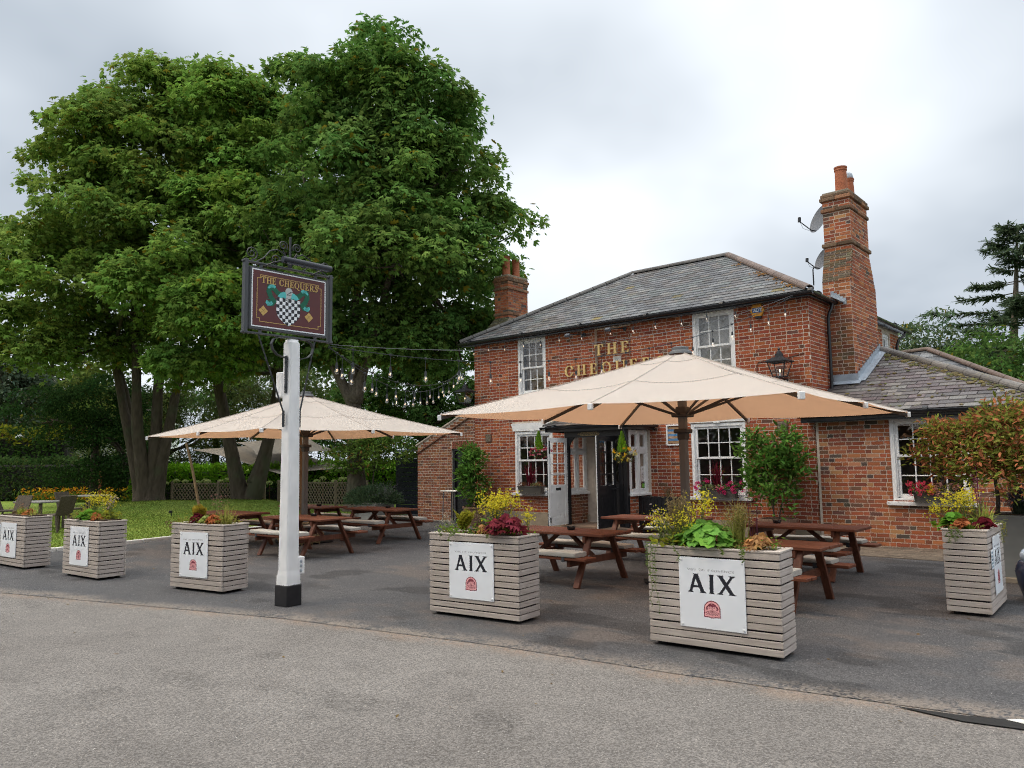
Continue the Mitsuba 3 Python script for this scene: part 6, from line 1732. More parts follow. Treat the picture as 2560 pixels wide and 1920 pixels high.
for s in (-1, 1):
    P = lambda q: [(s * x, y) for x, y in q]
    M.poly(LineString(P([(0.02, 0.20), (0.09, 0.175), (0.15, 0.19), (0.20, 0.235), (0.255, 0.25)])).buffer(0.030), 0.002)
    M.poly(LineString(P([(0.265, 0.25), (0.275, 0.19), (0.245, 0.13), (0.20, 0.085), (0.225, 0.05), (0.27, 0.045)])).buffer(0.030), 0.002)
    for a in np.linspace(0, 1, 6): M.poly(Polygon(P([(0.19 + 0.05 * a, 0.07 + 0.16 * a), (0.30, 0.07 + 0.15 * a), (0.21 + 0.05 * a, 0.11 + 0.14 * a)])), 0.0024)
    M3.poly(Polygon(P([(0.175, 0.265), (0.21, 0.29), (0.265, 0.275), (0.29, 0.235), (0.275, 0.225), (0.235, 0.25), (0.20, 0.24)])), 0.003)
    M3.poly(Polygon(P([(0.235, 0.075), (0.265, 0.06), (0.305, 0.085), (0.315, 0.05), (0.29, 0.015), (0.235, 0.025), (0.215, 0.05)])), 0.003)
    M3.poly(Polygon(P([(0.02, 0.155), (0.05, 0.135), (0.075, 0.15), (0.10, 0.125), (0.13, 0.145), (0.155, 0.15), (0.12, 0.19), (0.085, 0.215), (0.05, 0.22), (0.02, 0.21)])), 0.003)
    for k in range(3): M4.poly(LineString(P([(0.21 + 0.02 * k, 0.245 + 0.005 * k), (0.23 + 0.018 * k, 0.275 - 0.006 * k)])).buffer(0.0022), 0.0036); M4.poly(LineString(P([(0.24, 0.055 - 0.01 * k), (0.295, 0.06 - 0.017 * k)])).buffer(0.0022), 0.0036)
part(BD, 'green_mantling', M, mat('mat_green', (0.004, 0.105, 0.060), 0.5)); part(BD, 'turquoise_scrolls', M3, mat('mat_turq', (0.09, 0.46, 0.46), 0.5)); part(BD, 'mantling_lines', M4, 'mat_green')
M = MB(Rb, S0); M.poly(union_all([_oval(0.005, 0.225, 0.050, 0.052), Polygon([(-0.03, 0.20), (0.045, 0.20), (0.035, 0.15), (0.05, 0.115), (0.0, 0.095), (-0.045, 0.12), (-0.035, 0.15)])]), 0.004); k = part(BD, 'helmet', M, mat('mat_silver', (0.45, 0.48, 0.48), 0.5))
M = MB(Rb, S0)
for ln in ([(-0.02, 0.195), (0.03, 0.215), (0.045, 0.235)], [(-0.025, 0.185), (0.04, 0.19)], [(-0.03, 0.145), (0.0, 0.13), (0.035, 0.145)], [(-0.035, 0.12), (0.0, 0.105), (0.04, 0.118)], [(0.015, 0.222), (0.03, 0.23)]): M.poly(LineString(ln).buffer(0.003), 0.0052)
part(BD, 'helmet_lines', M, 'mat_ink')
for cx in (-0.345, 0.30):
    M = MB(Rb, S0 + Rb @ np.array([cx, -0.055, 0]))
    for a, b in ((-1, -1), (1, -1), (-1, 1), (1, 1)):
        q = affinity.rotate(sbox(-0.0215, -0.0215, 0.0215, 0.0215), 45, origin=(0, 0))
        M.poly(affinity.translate(q, 0.0325 * (a + b) / 2, 0.0325 * (b - a) / 2), 0.002)
    part(BD, 'gold_lozenge', M, 'mat_goldpaint')
# lamp tube, scrolls, stays
M = MB(Rb, ob); M.tube([(-0.21, 4.185, 0.17), (0.49, 4.185, 0.17)], 0.042, 18); M.box((0.14, 4.155, 0.185), (0.62, 0.03, 0.03)); k = part(SG, 'lamp_trough', M, mat('mat_trough', (0.022, 0.025, 0.035), 0.35), smooth=40)
for a in (-0.36, 0.30):
    M = MB(Rb, ob); M.tube([(a, 4.10, 0.02), (a + 0.08, 4.15, 0.09), (a + 0.2, 4.185, 0.15)], 0.009, 6); part(k, 'arm', M, 'mat_iron')


def spiral(cx, cy, r0, r1, a0, a1, n=26): return [(cx + (r0 + (r1 - r0) * t) * math.cos(a0 + (a1 - a0) * t), cy + (r0 + (r1 - r0) * t) * math.sin(a0 + (a1 - a0) * t), 0) for t in np.linspace(0, 1, n)]


for s in (-1, 1):
    for pts in (spiral(s * 0.53, 4.235, 0.085, 0.015, -math.pi / 2 if s < 0 else -math.pi / 2, (-math.pi / 2 - s * 3.6 * math.pi)),
                [(s * 0.46, 4.14, 0), (s * 0.36, 4.21, 0), (s * 0.28, 4.31, 0), (s * 0.18, 4.345, 0), (s * 0.09, 4.31, 0), (s * 0.035, 4.23, 0), (s * 0.015, 4.14, 0)],
                spiral(s * 0.10, 4.41, 0.065, 0.012, math.pi / 2 + s * math.pi / 2 + 0.6 * s, math.pi / 2 + s * math.pi / 2 + 0.6 * s - s * 3.2 * math.pi),
                [(s * 0.018, 4.14, 0), (s * 0.03, 4.24, 0), (s * 0.10, 4.345, 0)], spiral(s * 0.19, 4.215, 0.07, 0.015, -math.pi / 2, -math.pi / 2 + s * 2.8 * math.pi)):
        M = MB(Rb, ob); M.tube(pts, 0.0085, 6); part(SG, 'scroll', M, 'mat_iron', smooth=40)
M = MB(Rb, ob); M.box((0, 4.33, 0), (0.022, 0.42, 0.022), b=0.003)
part(SG, 'finial', M, 'mat_iron')
for s in (-1, 1):
    M = MB(Rb, ob)
    a0, a1 = np.array([s * 0.40 - 0.02, 3.25, 0.0]), np.array([s * 0.115 + 0.055, 2.33, 0.0])
    q = [a0 + (a1 - a0) * t for t in np.linspace(0, 1, 40)]
    for k in range(39):
        tw = k * 0.42 if 6 < k < 30 else 0
        d = unit(a1 - a0); u = np.array([math.cos(tw), 0, math.sin(tw)])
        M.bar(q[k], q[k + 1], 0.020, 0.011, up=u, ext=0.004)
    M.box((s * 0.115 + 0.055, 2.25, 0.0), (0.018, 0.2, 0.035), b=0.003)
    part(SG, 'stay', M, 'mat_iron')
    M = MB(Rb, ob)
    th = np.linspace(math.pi * 0.55, math.pi * 1.45, 14)
    pts = [(0.055 + s * 0.20 + s * 0.15 * math.cos(t) * 0.75, 3.13 + 0.115 * math.sin(t), 0) for t in th] if s > 0 else [(0.055 - 0.20 - 0.15 * math.cos(t) * 0.75, 3.13 + 0.115 * math.sin(t), 0) for t in th]
    pts = [(0.055 + s * x, y, 0) for x, y in [(0.10, 3.252), (0.20, 3.25), (0.27, 3.22), (0.30, 3.16), (0.28, 3.09), (0.22, 3.035), (0.15, 3.015), (0.085, 3.005), (0.085, 2.95)]]
    for k in range(len(pts) - 1): M.bar(pts[k], pts[k + 1], 0.010, 0.05, up=(0, 0, 1), ext=0.006)
    M.box((0.055 + s * 0.088, 2.80, 0), (0.012, 0.46, 0.05), b=0.002)
    part(SG, 'strap_bracket', M, 'mat_iron')
    for z in (2.95, 2.64):
        M = MB(Rb, ob); M.tube([(0.055 + s * 0.09, z, 0), (0.055 + s * 0.105, z, 0)], 0.012, 6); part(SG, 'bolt', M, 'mat_iron')
M = MB(Rp, op); M.box((-0.155, -0.02, 2.68), (0.13, 0.10, 0.32), b=0.012).box((-0.085, -0.02, 2.66), (0.02, 0.07, 0.40)); part(SG, 'control_box', M, 'mat_panel')
SK = uniq(SG + '__socket_box')
M = MB(Rp, op); M.box((0.0, 0.155, 0.46), (0.10, 0.105, 0.21), b=0.008); put(SK, M, 'mat_panel')
for i in range(3):
    M = MB(Rp, op); M.lathe([(0.001, 0.012), (0.012, 0.011), (0.016, 0.006), (0.018, 0)], 16, (0.051, 0.145, 0.40 + 0.055 * i), None, ry(math.pi / 2)); part(SK, 'knob', M, 'mat_lead', smooth=40)
# ------------------------------------------------------------------ small plants
def heuchera(p, rad, n, col, label, seed, size=0.085, cat='plant', h=0.16, tm=ROUND, var=0.35, spread=1.0):
    r = np.random.RandomState(seed)
    t = thing(cat if cat != 'plant' else 'heuchera', label, cat)
    d = unit(r.normal(size=(n, 3)) + np.array([0, -0.15, 0.5])); d[:, 2] = np.abs(d[:, 2]) * 0.9 - 0.12
    k = r.uniform(0.45, 1.0, (n, 1)) ** 0.6
    P = np.array(p) + d * k * np.array([rad * spread, rad, h])
    A = d * np.array([1, 1, 0.2]) + np.array([0, 0, -0.45]) + r.normal(0, 0.3, (n, 3))
    N = d * 0.9 + np.array([0, 0, 0.6]) + r.normal(0, 0.25, (n, 3))
    S = size * r.uniform(0.7, 1.3, n)
    put(uniq(t + '__leaves'), leaves(P - unit(A) * S[:, None] * 0.5, A, N, S, tint(n, col, r, var, 0.2), tm), 'mat_leaf', vc=True)
    M = MB()
    for i in range(0, n, 3): M.tube([np.array(p) + np.array([0, 0, -0.04]), (np.array(p) + P[i]) / 2 + np.array([0, 0, -0.01]), P[i]], 0.0022, 4)
    part(t, 'stalks', M, 'mat_leg')
    return t


def grass_tuft(p, n, L, col, label, seed, spread=0.5, width=0.006, seed_heads=None, name='grass_plant', up=1.0):
    r = np.random.RandomState(seed)
    t = thing(name, label, 'grass')
    V, F, C, at = [], [], [], 0
    tips = []
    for i in range(n):
        a = r.uniform(0, 6.283); s = abs(r.normal(0, spread)) + 0.05
        l = L * r.uniform(0.6, 1.1)
        b = np.array(p) + np.array([r.normal(0, 0.03), r.normal(0, 0.03), -0.03])
        d = np.array([math.cos(a), math.sin(a), 0])
        sd = np.array([-d[1], d[0], 0])
        w = width * r.uniform(0.7, 1.3)
        pts = [b + d * (s * l * u ** 1.6) + np.array([0, 0, up * l * (u - 0.32 * s * u * u * 1.6)]) for u in (0, 0.35, 0.7, 1.0)]
        for j, q in enumerate(pts): V += [q - sd * w * (1, 0.9, 0.6, 0.08)[j], q + sd * w * (1, 0.9, 0.6, 0.08)[j]]
        for j in range(3): F += [[at + 2 * j, at + 2 * j + 1, at + 2 * j + 3], [at + 2 * j, at + 2 * j + 3, at + 2 * j + 2]]
        C += [jit(col, 0.35, r)] * 8
        at += 8
        tips.append(pts)
    put(uniq(t + '__blades'), (np.array(V), np.array(F), np.array(C)), 'mat_leaf', vc=True)
    if seed_heads is not None:
        P = np.array([q[3] * (1 - u) + q[2] * u for q in tips for u in (0, 0.25, 0.5, 0.75)])
        put(uniq(t + '__seed_heads'), leaves(P, r.normal(size=P.shape) + np.array([0, 0, 1.0]), r.normal(size=P.shape), 0.035, tint(len(P), seed_heads, r), NEEDLE), 'mat_leaf', vc=True)
    return t


def flower_spray(p, n, h, rad, leafcol, flcol, label, seed, fl=14, fsize=0.014, name='flowering_plant', lsize=0.05, low_leaves=60, tall=1.0):
    """stems rising from a mound of leaves and breaking into loose heads of tiny flowers"""
    r = np.random.RandomState(seed)
    t = thing(name, label, 'plant')
    p = np.array(p)
    d = unit(r.normal(size=(low_leaves, 3))); d[:, 2] = np.abs(d[:, 2])
    P = p + d * r.uniform(0.4, 1, (low_leaves, 1)) * np.array([rad, rad * 0.8, h * 0.42])
    put(uniq(t + '__leaves'), leaves(P, d * np.array([1, 1, 0.1]) + r.normal(0, 0.4, d.shape), d * 0.6 + np.array([0, 0, 0.8]) + r.normal(0, 0.3, d.shape), lsize * r.uniform(0.6, 1.3, low_leaves), tint(low_leaves, leafcol, r), ROUND), 'mat_leaf', vc=True)
    M, FP = MB(), []
    for i in range(n):
        a = r.uniform(0, 6.283); s = r.uniform(0.2, 1.0)
        e = p + np.array([math.cos(a) * rad * s, math.sin(a) * rad * s * 0.8, h * tall * r.uniform(0.65, 1.05)])
        M.tube([p + np.array([r.normal(0, 0.02), r.normal(0, 0.02), -0.03]), p * 0.4 + e * 0.6 + np.array([0, 0, 0.03]), e], 0.0022, 4)
        FP.append(e + r.normal(0, 1, (fl, 3)) * np.array([0.032, 0.032, 0.040]) * (1.0 + 0.4 * r.rand()))
    part(t, 'stems', M, 'mat_stem')
    FP = np.vstack(FP); m = len(FP)
    put(uniq(t + '__flowers'), leaves(FP, r.normal(size=(m, 3)), r.normal(size=(m, 3)) * 0.6 + np.array([0.2, -0.4, 0.8]), fsize * r.uniform(0.7, 1.4, m), tint(m, flcol, r, 0.25, 0.1), DOT), 'mat_petal', vc=True, kind='stuff')
    return t


def fern(p, n, L, col, label, seed):
    r = np.random.RandomState(seed)
    t = thing('fern', label, 'fern')
    P, A, N, S = [], [], [], []
    M = MB()
    for i in range(n):
        a = r.uniform(0, 6.283); l = L * r.uniform(0.75, 1.1)
        d = np.array([math.cos(a), math.sin(a), 0]); s = r.uniform(0.25, 0.6)
        q = [np.array(p) + d * (s * l * u ** 1.5) + np.array([0, 0, l * (u - 0.3 * s * u * u)]) for u in np.linspace(0, 1, 9)]
        M.tube(q, np.linspace(0.003, 0.001, 9), 4)
        sd = np.array([-d[1], d[0], 0])
        for u in np.linspace(0.15, 0.99, 24):
            j = min(int(u * 8), 7); x = q[j] + (q[j + 1] - q[j]) * (u * 8 - j)
            for sg in (-1, 1):
                P.append(x); A.append(sd * sg + unit(q[j + 1] - q[j]) * 0.35 + np.array([0, 0, -0.1])); N.append(np.cross(sd, q[j + 1] - q[j]) * -1 + r.normal(0, 0.1, 3)); S.append(0.075 * l / 0.3 * math.sin(math.pi * min(u * 0.9 + 0.12, 1)) + 0.008)
    put(uniq(t + '__fronds'), leaves(np.array(P), np.array(A), np.array(N), np.array(S), tint(len(P), col, r, 0.25), (NEEDLE[0] * np.array([1.6, 1, 1]), NEEDLE[1])), 'mat_leaf', vc=True)
    part(t, 'stems', M, 'mat_stem')
    return t


def trailer(starts, label, seed, col=(0.13, 0.19, 0.05), L=0.5, out=(0, -1, 0), size=0.022):
    """creeper stems hanging over the edge, small leaves along them"""
    r = np.random.RandomState(seed)
    t = thing('creeper', label, 'creeper')
    M, P, A, N = MB(), [], [], []
    out = np.array(out, float); sd = np.cross(out, [0, 0, 1])
    for s in starts:
        l = L * r.uniform(0.35, 1.1)
        q = [np.array(s) + np.array([0, 0, 0.02])]
        q.append(q[0] + out * 0.06 + np.array([0, 0, 0.015]))
        x = q[-1] + out * 0.02
        for k in range(8): x = x + np.array([0, 0, -l / 8]) + sd * r.normal(0, 0.014) + out * r.normal(0, 0.004); q.append(x)
        M.tube(q, 0.0018, 4)
        q = np.array(q)
        for u in np.arange(0.3, len(q) - 1, 0.32):
            j = int(u); y = q[j] + (q[j + 1] - q[j]) * (u - j)
            P.append(y); A.append(sd * r.choice([-1, 1]) + np.array([0, 0, -0.3]) + r.normal(0, 0.3, 3)); N.append(out + r.normal(0, 0.4, 3))
    part(t, 'stems', M, 'mat_stem')
    put(uniq(t + '__leaves'), leaves(np.array(P), np.array(A), np.array(N), size * r.uniform(0.6, 1.3, len(P)), tint(len(P), col, r, 0.4), OVAL), 'mat_leaf', vc=True)
    return t


def ground_cover(t_R_o, xs, W, label, seed, col=(0.14, 0.21, 0.04), n=520, size=0.040):
    t0, R, o = t_R_o
    r = np.random.RandomState(seed)
    k = thing('low_plants', label, 'plants')
    P = np.stack([r.uniform(xs[0], xs[1], n), r.uniform(0.03, W - 0.03, n), 0.90 + np.abs(r.normal(0, 0.045, n))], 1) @ R.T + o
    put(uniq(k + '__leaves'), leaves(P, r.normal(size=(n, 3)) + np.array([0, -0.3, 0.2]), r.normal(0, 0.5, (n, 3)) + np.array([0, 0, 1]), size * r.uniform(0.6, 1.3, n), tint(n, col, r, 0.45, 0.3, (0.26, 0.16, 0.07), 0.12), OVAL), 'mat_leaf', vc=True, kind=None)


mat('mat_stem', (0.10, 0.13, 0.035), 0.7)
at = lambda k, x, y, z=0.90: tuple(PL[k][2] + PL[k][1] @ np.array([x, y, z]))
YG, LIME, GRN, REDL, CAR, ORG = (0.27, 0.30, 0.035), (0.20, 0.34, 0.04), (0.10, 0.24, 0.035), (0.125, 0.016, 0.026), (0.44, 0.24, 0.10), (0.42, 0.15, 0.06)
YEL = (0.62, 0.55, 0.045)
# widest-sign planter
ground_cover(PL[5], (0.04, 1.18), 0.37, 'low green and buff leaves along the rim of the widest-sign planter', 301)
grass_tuft(at(5, 0.22, 0.22), 150, 0.50, (0.20, 0.17, 0.075), 'hazy brown-green grass tuft at the left of the widest-sign planter', 302, 0.22, 0.003, (0.22, 0.17, 0.09))
flower_spray(at(5, 0.20, 0.12), 44, 0.27, 0.22, YG, YEL, 'mound of tiny yellow flowers at the left end of the widest-sign planter', 303)
heuchera(at(5, 0.52, 0.17, 0.95), 0.23, 110, (0.18, 0.38, 0.07), 'big mound of scalloped bright green leaves in the widest-sign planter', 304, 0.115, h=0.20, spread=1.25)
flower_spray(at(5, 0.40, 0.26), 13, 0.44, 0.12, LIME, YEL, 'tall yellow flower sprays behind the scalloped green leaves', 305, 20, 0.019, low_leaves=20)
grass_tuft(at(5, 0.80, 0.20), 170, 0.42, (0.27, 0.28, 0.07), 'soft yellow-green grass tuft right of the scalloped leaves', 306, 0.20, 0.003, (0.26, 0.22, 0.08))
heuchera(at(5, 1.0, 0.13, 0.93), 0.14, 60, CAR, 'caramel-leaved heuchera at the right end of the widest-sign planter', 307, 0.075, h=0.12, tm=MAPLE)
trailer([at(5, x, 0.02) for x in (0.02, 0.04, 0.06, 0.09, 0.13)], 'creeper hanging down the left end of the widest-sign planter', 308, L=0.62)
trailer([at(5, x, 0.02) for x in (0.28, 0.74, 0.9, 0.95)], 'thin creeper strands over the front of the widest-sign planter', 309, L=0.16)
grass_tuft(at(5, 0.92, 0.30), 8, 0.60, (0.085, 0.03, 0.045), 'few dark purple flower spikes behind the widest-sign planter', 310, 0.05, 0.004, (0.07, 0.02, 0.05), name='salvia_spikes')
flower_spray(at(5, 0.03, 0.26), 22, 0.27, 0.13, (0.13, 0.16, 0.05), (0.55, 0.47, 0.40), 'faded daisies on wiry stems at the left back of the widest-sign planter', 311, 2, 0.028, low_leaves=20)
# red heuchera planter
ground_cover(PL[4], (0.03, 0.75), 0.40, 'low bright green leaves along the rim of the red heuchera planter', 321, (0.18, 0.30, 0.04), 330)
fern(at(4, 0.33, 0.2), 12, 0.30, (0.32, 0.32, 0.04), 'golden fern in the red heuchera planter', 322)
grass_tuft(at(4, 0.10, 0.16), 14, 0.26, (0.30, 0.32, 0.22), 'pale lavender buds at the left of the red heuchera planter', 323, 0.25, 0.004, (0.45, 0.44, 0.36), name='lavender')
heuchera(at(4, 0.68, 0.12, 0.92), 0.09, 36, CAR, 'peach-leaved heuchera at the middle of the red heuchera planter', 324, 0.06, h=0.10, tm=MAPLE)
flower_spray(at(4, 0.76, 0.27), 46, 0.40, 0.27, LIME, YEL, 'cloud of yellow lady\'s mantle in the red heuchera planter', 325, 22, 0.019, low_leaves=70, lsize=0.085)
heuchera(at(4, 0.98, 0.12, 0.96), 0.24, 120, (0.19, 0.034, 0.048), 'dark red heuchera spilling over the planter corner', 326, 0.095, h=0.19, tm=MAPLE, var=0.55)
flower_spray(at(4, 0.52, 0.3), 14, 0.22, 0.12, (0.12, 0.07, 0.05), (0.30, 0.20, 0.15), 'dull brown seed heads behind the golden fern', 327, 5, 0.02, low_leaves=30)
trailer([at(4, x, 0.02) for x in (0.2, 0.34, 0.4, 0.86)], 'short creeper strands at the rim of the red heuchera planter', 328, L=0.10)
flower_spray(at(4, 1.12, 0.34), 8, 0.26, 0.10, LIME, YEL, 'small yellow flower spray behind the dark red heuchera', 329, 16, 0.019, low_leaves=10)
# planter beside the post
ground_cover(PL[3], (0.03, 1.05), 0.42, 'low yellowish leaves along the rim of the planter by the sign post', 331, (0.24, 0.25, 0.05))
fern(at(3, 0.28, 0.24), 10, 0.30, (0.34, 0.27, 0.035), 'golden fern in the planter by the sign post', 332)
heuchera(at(3, 0.38, 0.14, 0.92), 0.13, 48, REDL, 'wine-red heuchera in the planter by the sign post', 333, 0.085, h=0.13, tm=MAPLE)
heuchera(at(3, 0.57, 0.12, 0.92), 0.09, 30, (0.30, 0.38, 0.10), 'pale green heuchera in the planter by the sign post', 334, 0.075, h=0.11, tm=MAPLE)
heuchera(at(3, 0.74, 0.12, 0.92), 0.12, 46, ORG, 'orange heuchera in the planter by the sign post', 335, 0.08, h=0.13, tm=MAPLE)
grass_tuft(at(3, 0.90, 0.22), 60, 0.32, (0.36, 0.36, 0.09), 'striped yellow grass in the planter by the sign post', 336, 0.5, 0.006)
flower_spray(at(3, 0.55, 0.32), 8, 0.34, 0.14, LIME, (0.36, 0.17, 0.15), 'thin pinkish flower spikes behind the orange heuchera', 337, 10, 0.013, low_leaves=8)
trailer([at(3, x, 0.02) for x in (0.02, 0.05, 0.1)], 'dry creeper at the left corner of the planter by the sign post', 338, (0.22, 0.13, 0.08), 0.18)
# second from the left
ground_cover(PL[2], (0.05, 1.1), 0.42, 'low yellow-green leaves along the rim of the second planter', 341, (0.24, 0.26, 0.04))
grass_tuft(at(2, 0.30, 0.2), 46, 0.24, (0.34, 0.30, 0.06), 'golden grass at the left of the second planter', 342, 0.6, 0.006)
flower_spray(at(2, 0.42, 0.26), 22, 0.32, 0.15, LIME, YEL, 'yellow flower spray at the left of the second planter', 343, 18, 0.018)
heuchera(at(2, 0.56, 0.12, 0.90), 0.17, 50, (0.15, 0.33, 0.045), 'fresh green mound of leaves in the second planter', 344, 0.10, h=0.14)
heuchera(at(2, 0.86, 0.10, 0.89), 0.10, 36, ORG, 'orange heuchera in the second planter', 345, 0.075, h=0.10, tm=MAPLE)
flower_spray(at(2, 0.85, 0.3), 20, 0.32, 0.15, YG, YEL, 'yellow flower spray at the right of the second planter', 346, 16, 0.018)
flower_spray(at(2, 0.98, 0.26), 10, 0.30, 0.10, YG, (0.34, 0.27, 0.24), 'pale dried flower heads at the right of the second planter', 347, 5, 0.026, low_leaves=20)
# leftmost
grass_tuft(at(1, 0.50, 0.2, 0.86), 80, 0.22, (0.30, 0.33, 0.05), 'yellow-green grass in the leftmost planter', 351, 0.75, 0.007)
heuchera(at(1, 0.80, 0.2, 0.88), 0.13, 44, ORG, 'coppery heuchera in the leftmost planter', 352, 0.075, h=0.14, tm=MAPLE)
grass_tuft(at(1, 0.95, 0.2, 0.86), 40, 0.24, (0.36, 0.36, 0.09), 'pale grass at the right end of the leftmost planter', 353, 0.7, 0.006)
flower_spray(at(1, 0.28, 0.25, 0.86), 14, 0.16, 0.14, (0.12, 0.08, 0.04), (0.24, 0.13, 0.08), 'brown tangled seed heads in the leftmost planter', 354, 5, 0.02)
# sideways planter on the right
ground_cover(PL[6], (0.03, 0.40), 1.05, 'mixed low leaves along the rim of the sideways planter', 361, (0.20, 0.21, 0.05), 420)
flower_spray(at(6, 0.16, 0.30), 24, 0.36, 0.15, LIME, YEL, 'yellow flower sprays in the sideways planter', 362, 20, 0.020, low_leaves=30)
flower_spray(at(6, 0.00, 0.22), 12, 0.26, 0.13, LIME, YEL, 'small yellow flowers leaning left over the sideways planter', 363, 14, 0.02)
heuchera(at(6, 0.10, 0.16, 0.93), 0.14, 44, (0.14, 0.32, 0.04), 'fresh green leaves in the sideways planter', 364, 0.10, h=0.16)
heuchera(at(6, 0.17, 0.07, 0.94), 0.08, 24, ORG, 'orange-leaved heuchera at the front of the sideways planter', 365, 0.085, h=0.10)
grass_tuft(at(6, 0.34, 0.42), 70, 0.34, (0.36, 0.40, 0.09), 'striped yellow-green grass arching off the sideways planter', 366, 0.75, 0.007)
heuchera(at(6, 0.38, 0.22, 0.93), 0.09, 30, REDL, 'small dark red heuchera at the corner of the sideways planter', 367, 0.08, h=0.13)
flower_spray(at(6, 0.26, 0.5), 26, 0.36, 0.15, (0.14, 0.12, 0.05), (0.22, 0.12, 0.12), 'airy brown seed heads in the sideways planter', 368, 6, 0.015)
grass_tuft(at(6, 0.27, 0.7), 5, 0.66, (0.10, 0.02, 0.06), 'dark purple flower spikes at the back of the sideways planter', 369, 0.04, 0.009, (0.10, 0.02, 0.07), name='salvia_spikes')
trailer([at(6, 0.10 + 0.015 * i, 0.02) for i in range(4)], 'creeper hanging over the front of the sideways planter', 370, L=0.2)
trailer([at(6, 0.40, 0.5 + 0.08 * i) for i in range(7)], 'yellowish creeper down the right side of the sideways planter', 371, (0.30, 0.27, 0.05), 0.24, out=(1, 0, 0))


# ------------------------------------------------------------------ shrubs in pots, standards
def shrub(name, label, cat, lobes, nc, per, cr, size, base, seed, tm=LONG, stems=(), **kw):
    r = np.random.RandomState(seed)
    t = thing(name, label, cat)
    lv, cen = crown(lobes, nc, per, cr, size, base, seed, tm, **kw)
    put(uniq(t + '__leaves'), lv, 'mat_leaf_gloss', vc=True)
    for (a, b, r0) in stems:
        M = MB(); M.tube(wob(a, b, 8, 0.03, r), np.linspace(r0, r0 * 0.6, 8), 8)
        for q in cen[np.argsort(np.linalg.norm(cen - np.array(b), axis=1))[:12]]: M.tube(wob(b, q, 5, 0.03, r), np.linspace(r0 * 0.5, 0.003, 5), 5)
        part(t, 'stem', M, 'mat_bark', smooth=True)
    return t


def pot_(label, x, y, r0, r1, h, m='mat_terracotta'):
    t = thing('plant_pot', label, 'pot')
    M = MB(); M.lathe([(0.01, 0), (r0, 0), (r1, h * 0.9), (r1 * 1.08, h * 0.9), (r1 * 1.08, h), (r1 * 0.94, h), (r1 * 0.9, h * 0.88), (0.01, h * 0.88)], 28, (x, y, 0)); put(uniq(t + '__body'), M, m, smooth=35)
    part(t, 'soil', MB().lathe([(0.001, h * 0.9), (r1 * 0.93, h * 0.89)], 20, (x, y, 0)), 'mat_earth')


mat('mat_ribpot', proc(lambda p, n, uv: mix((0.13, 0.075, 0.05), (0.20, 0.125, 0.09), fbm(p.x * 8, p.y * 8, p.z * 8, 3)) * (0.7 + 0.5 * smoothstep(0.3, 0.7, dr.abs(dr.sin(p.x * 160))))), 0.7)
pot_('ribbed brown pot holding the laurel by the lean-to door', -14.42, 15.0, 0.22, 0.29, 0.50, 'mat_ribpot')
shrub('potted_laurel', 'glossy laurel in a pot in front of the black lean-to door', 'shrub',
      [(-14.45, 15.0, 1.0, 0.34, 0.48), (-14.30, 14.95, 1.45, 0.32, 0.42), (-14.58, 15.05, 1.62, 0.26, 0.40), (-14.15, 15.0, 1.65, 0.20, 0.30), (-14.5, 14.95, 0.72, 0.24, 0.22)], 62, 26, 0.19, 0.155, (0.105, 0.225, 0.042), 401,
      stems=[((-14.45, 15, 0.42), (-14.42, 15, 1.2), 0.018), ((-14.38, 15, 0.42), (-14.3, 14.97, 1.4), 0.014)], flat=0.9, p_warm=0.02, droop=-0.3, warm_col=(0.22, 0.10, 0.03))
pot_('ribbed brown pot holding the tall laurel by the right window', -6.14, 15.0, 0.27, 0.36, 0.50, 'mat_ribpot')
shrub('potted_laurel', 'tall glossy laurel in a pot between the right window and the extension', 'shrub',
      [(-6.15, 15.0, 0.95, 0.36, 0.42), (-6.2, 14.95, 1.30, 0.42, 0.45), (-6.4, 15.0, 1.66, 0.26, 0.35), (-5.92, 15.0, 1.72, 0.30, 0.36), (-5.82, 15, 1.3, 0.22, 0.3), (-6.55, 15, 1.85, 0.2, 0.3), (-5.85, 15, 1.95, 0.18, 0.25)], 95, 26, 0.21, 0.145, (0.095, 0.21, 0.038), 402,
      stems=[((-6.2, 15, 0.42), (-6.2, 15, 1.1), 0.016), ((-6.1, 15.02, 0.42), (-6.05, 15, 1.2), 0.016), ((-6.14, 14.95, 0.42), (-6.3, 14.95, 1.3), 0.012)], flat=0.9, p_warm=0.03, droop=-0.3, warm_col=(0.16, 0.07, 0.03))
# ornamental red-leaved standard and the lavender trough
shrub('photinia_tree', 'round-headed small tree with coppery red and green leaves at the right edge', 'tree',
      [(-1.95, 12.3, 1.72, 0.80, 0.46), (-1.35, 12.35, 1.80, 0.75, 0.50), (-2.35, 12.25, 1.72, 0.62, 0.44), (-0.8, 12.3, 1.65, 0.6, 0.42), (-1.7, 12.2, 2.04, 0.62, 0.28), (-1.6, 12.1, 1.38, 0.7, 0.28)], 250, 44, 0.22, 0.098, (0.19, 0.225, 0.045), 403,
      stems=[((-2.02, 12.4, 0.85), (-1.95, 12.35, 1.65), 0.03)], flat=0.75, p_warm=0.36, warm_col=(0.42, 0.16, 0.075), droop=-0.1)
LB_ = thing('lavender_trough', 'tall grey trough at the right edge behind the sideways planter', 'planter')
M = MB(); M.box((-1.72, 12.55, 0.44), (0.72, 0.62, 0.88), b=0.015); put(uniq(LB_ + '__body'), M, mat('mat_stonebox', proc(lambda p, n, uv: mix((0.17, 0.175, 0.165), (0.25, 0.255, 0.24), fbm(p.x * 5, p.y * 5, p.z * 5, 4))), 0.75))
part(LB_, 'soil', MB().box((-1.72, 12.55, 0.875), (0.66, 0.56, 0.03)), 'mat_earth')
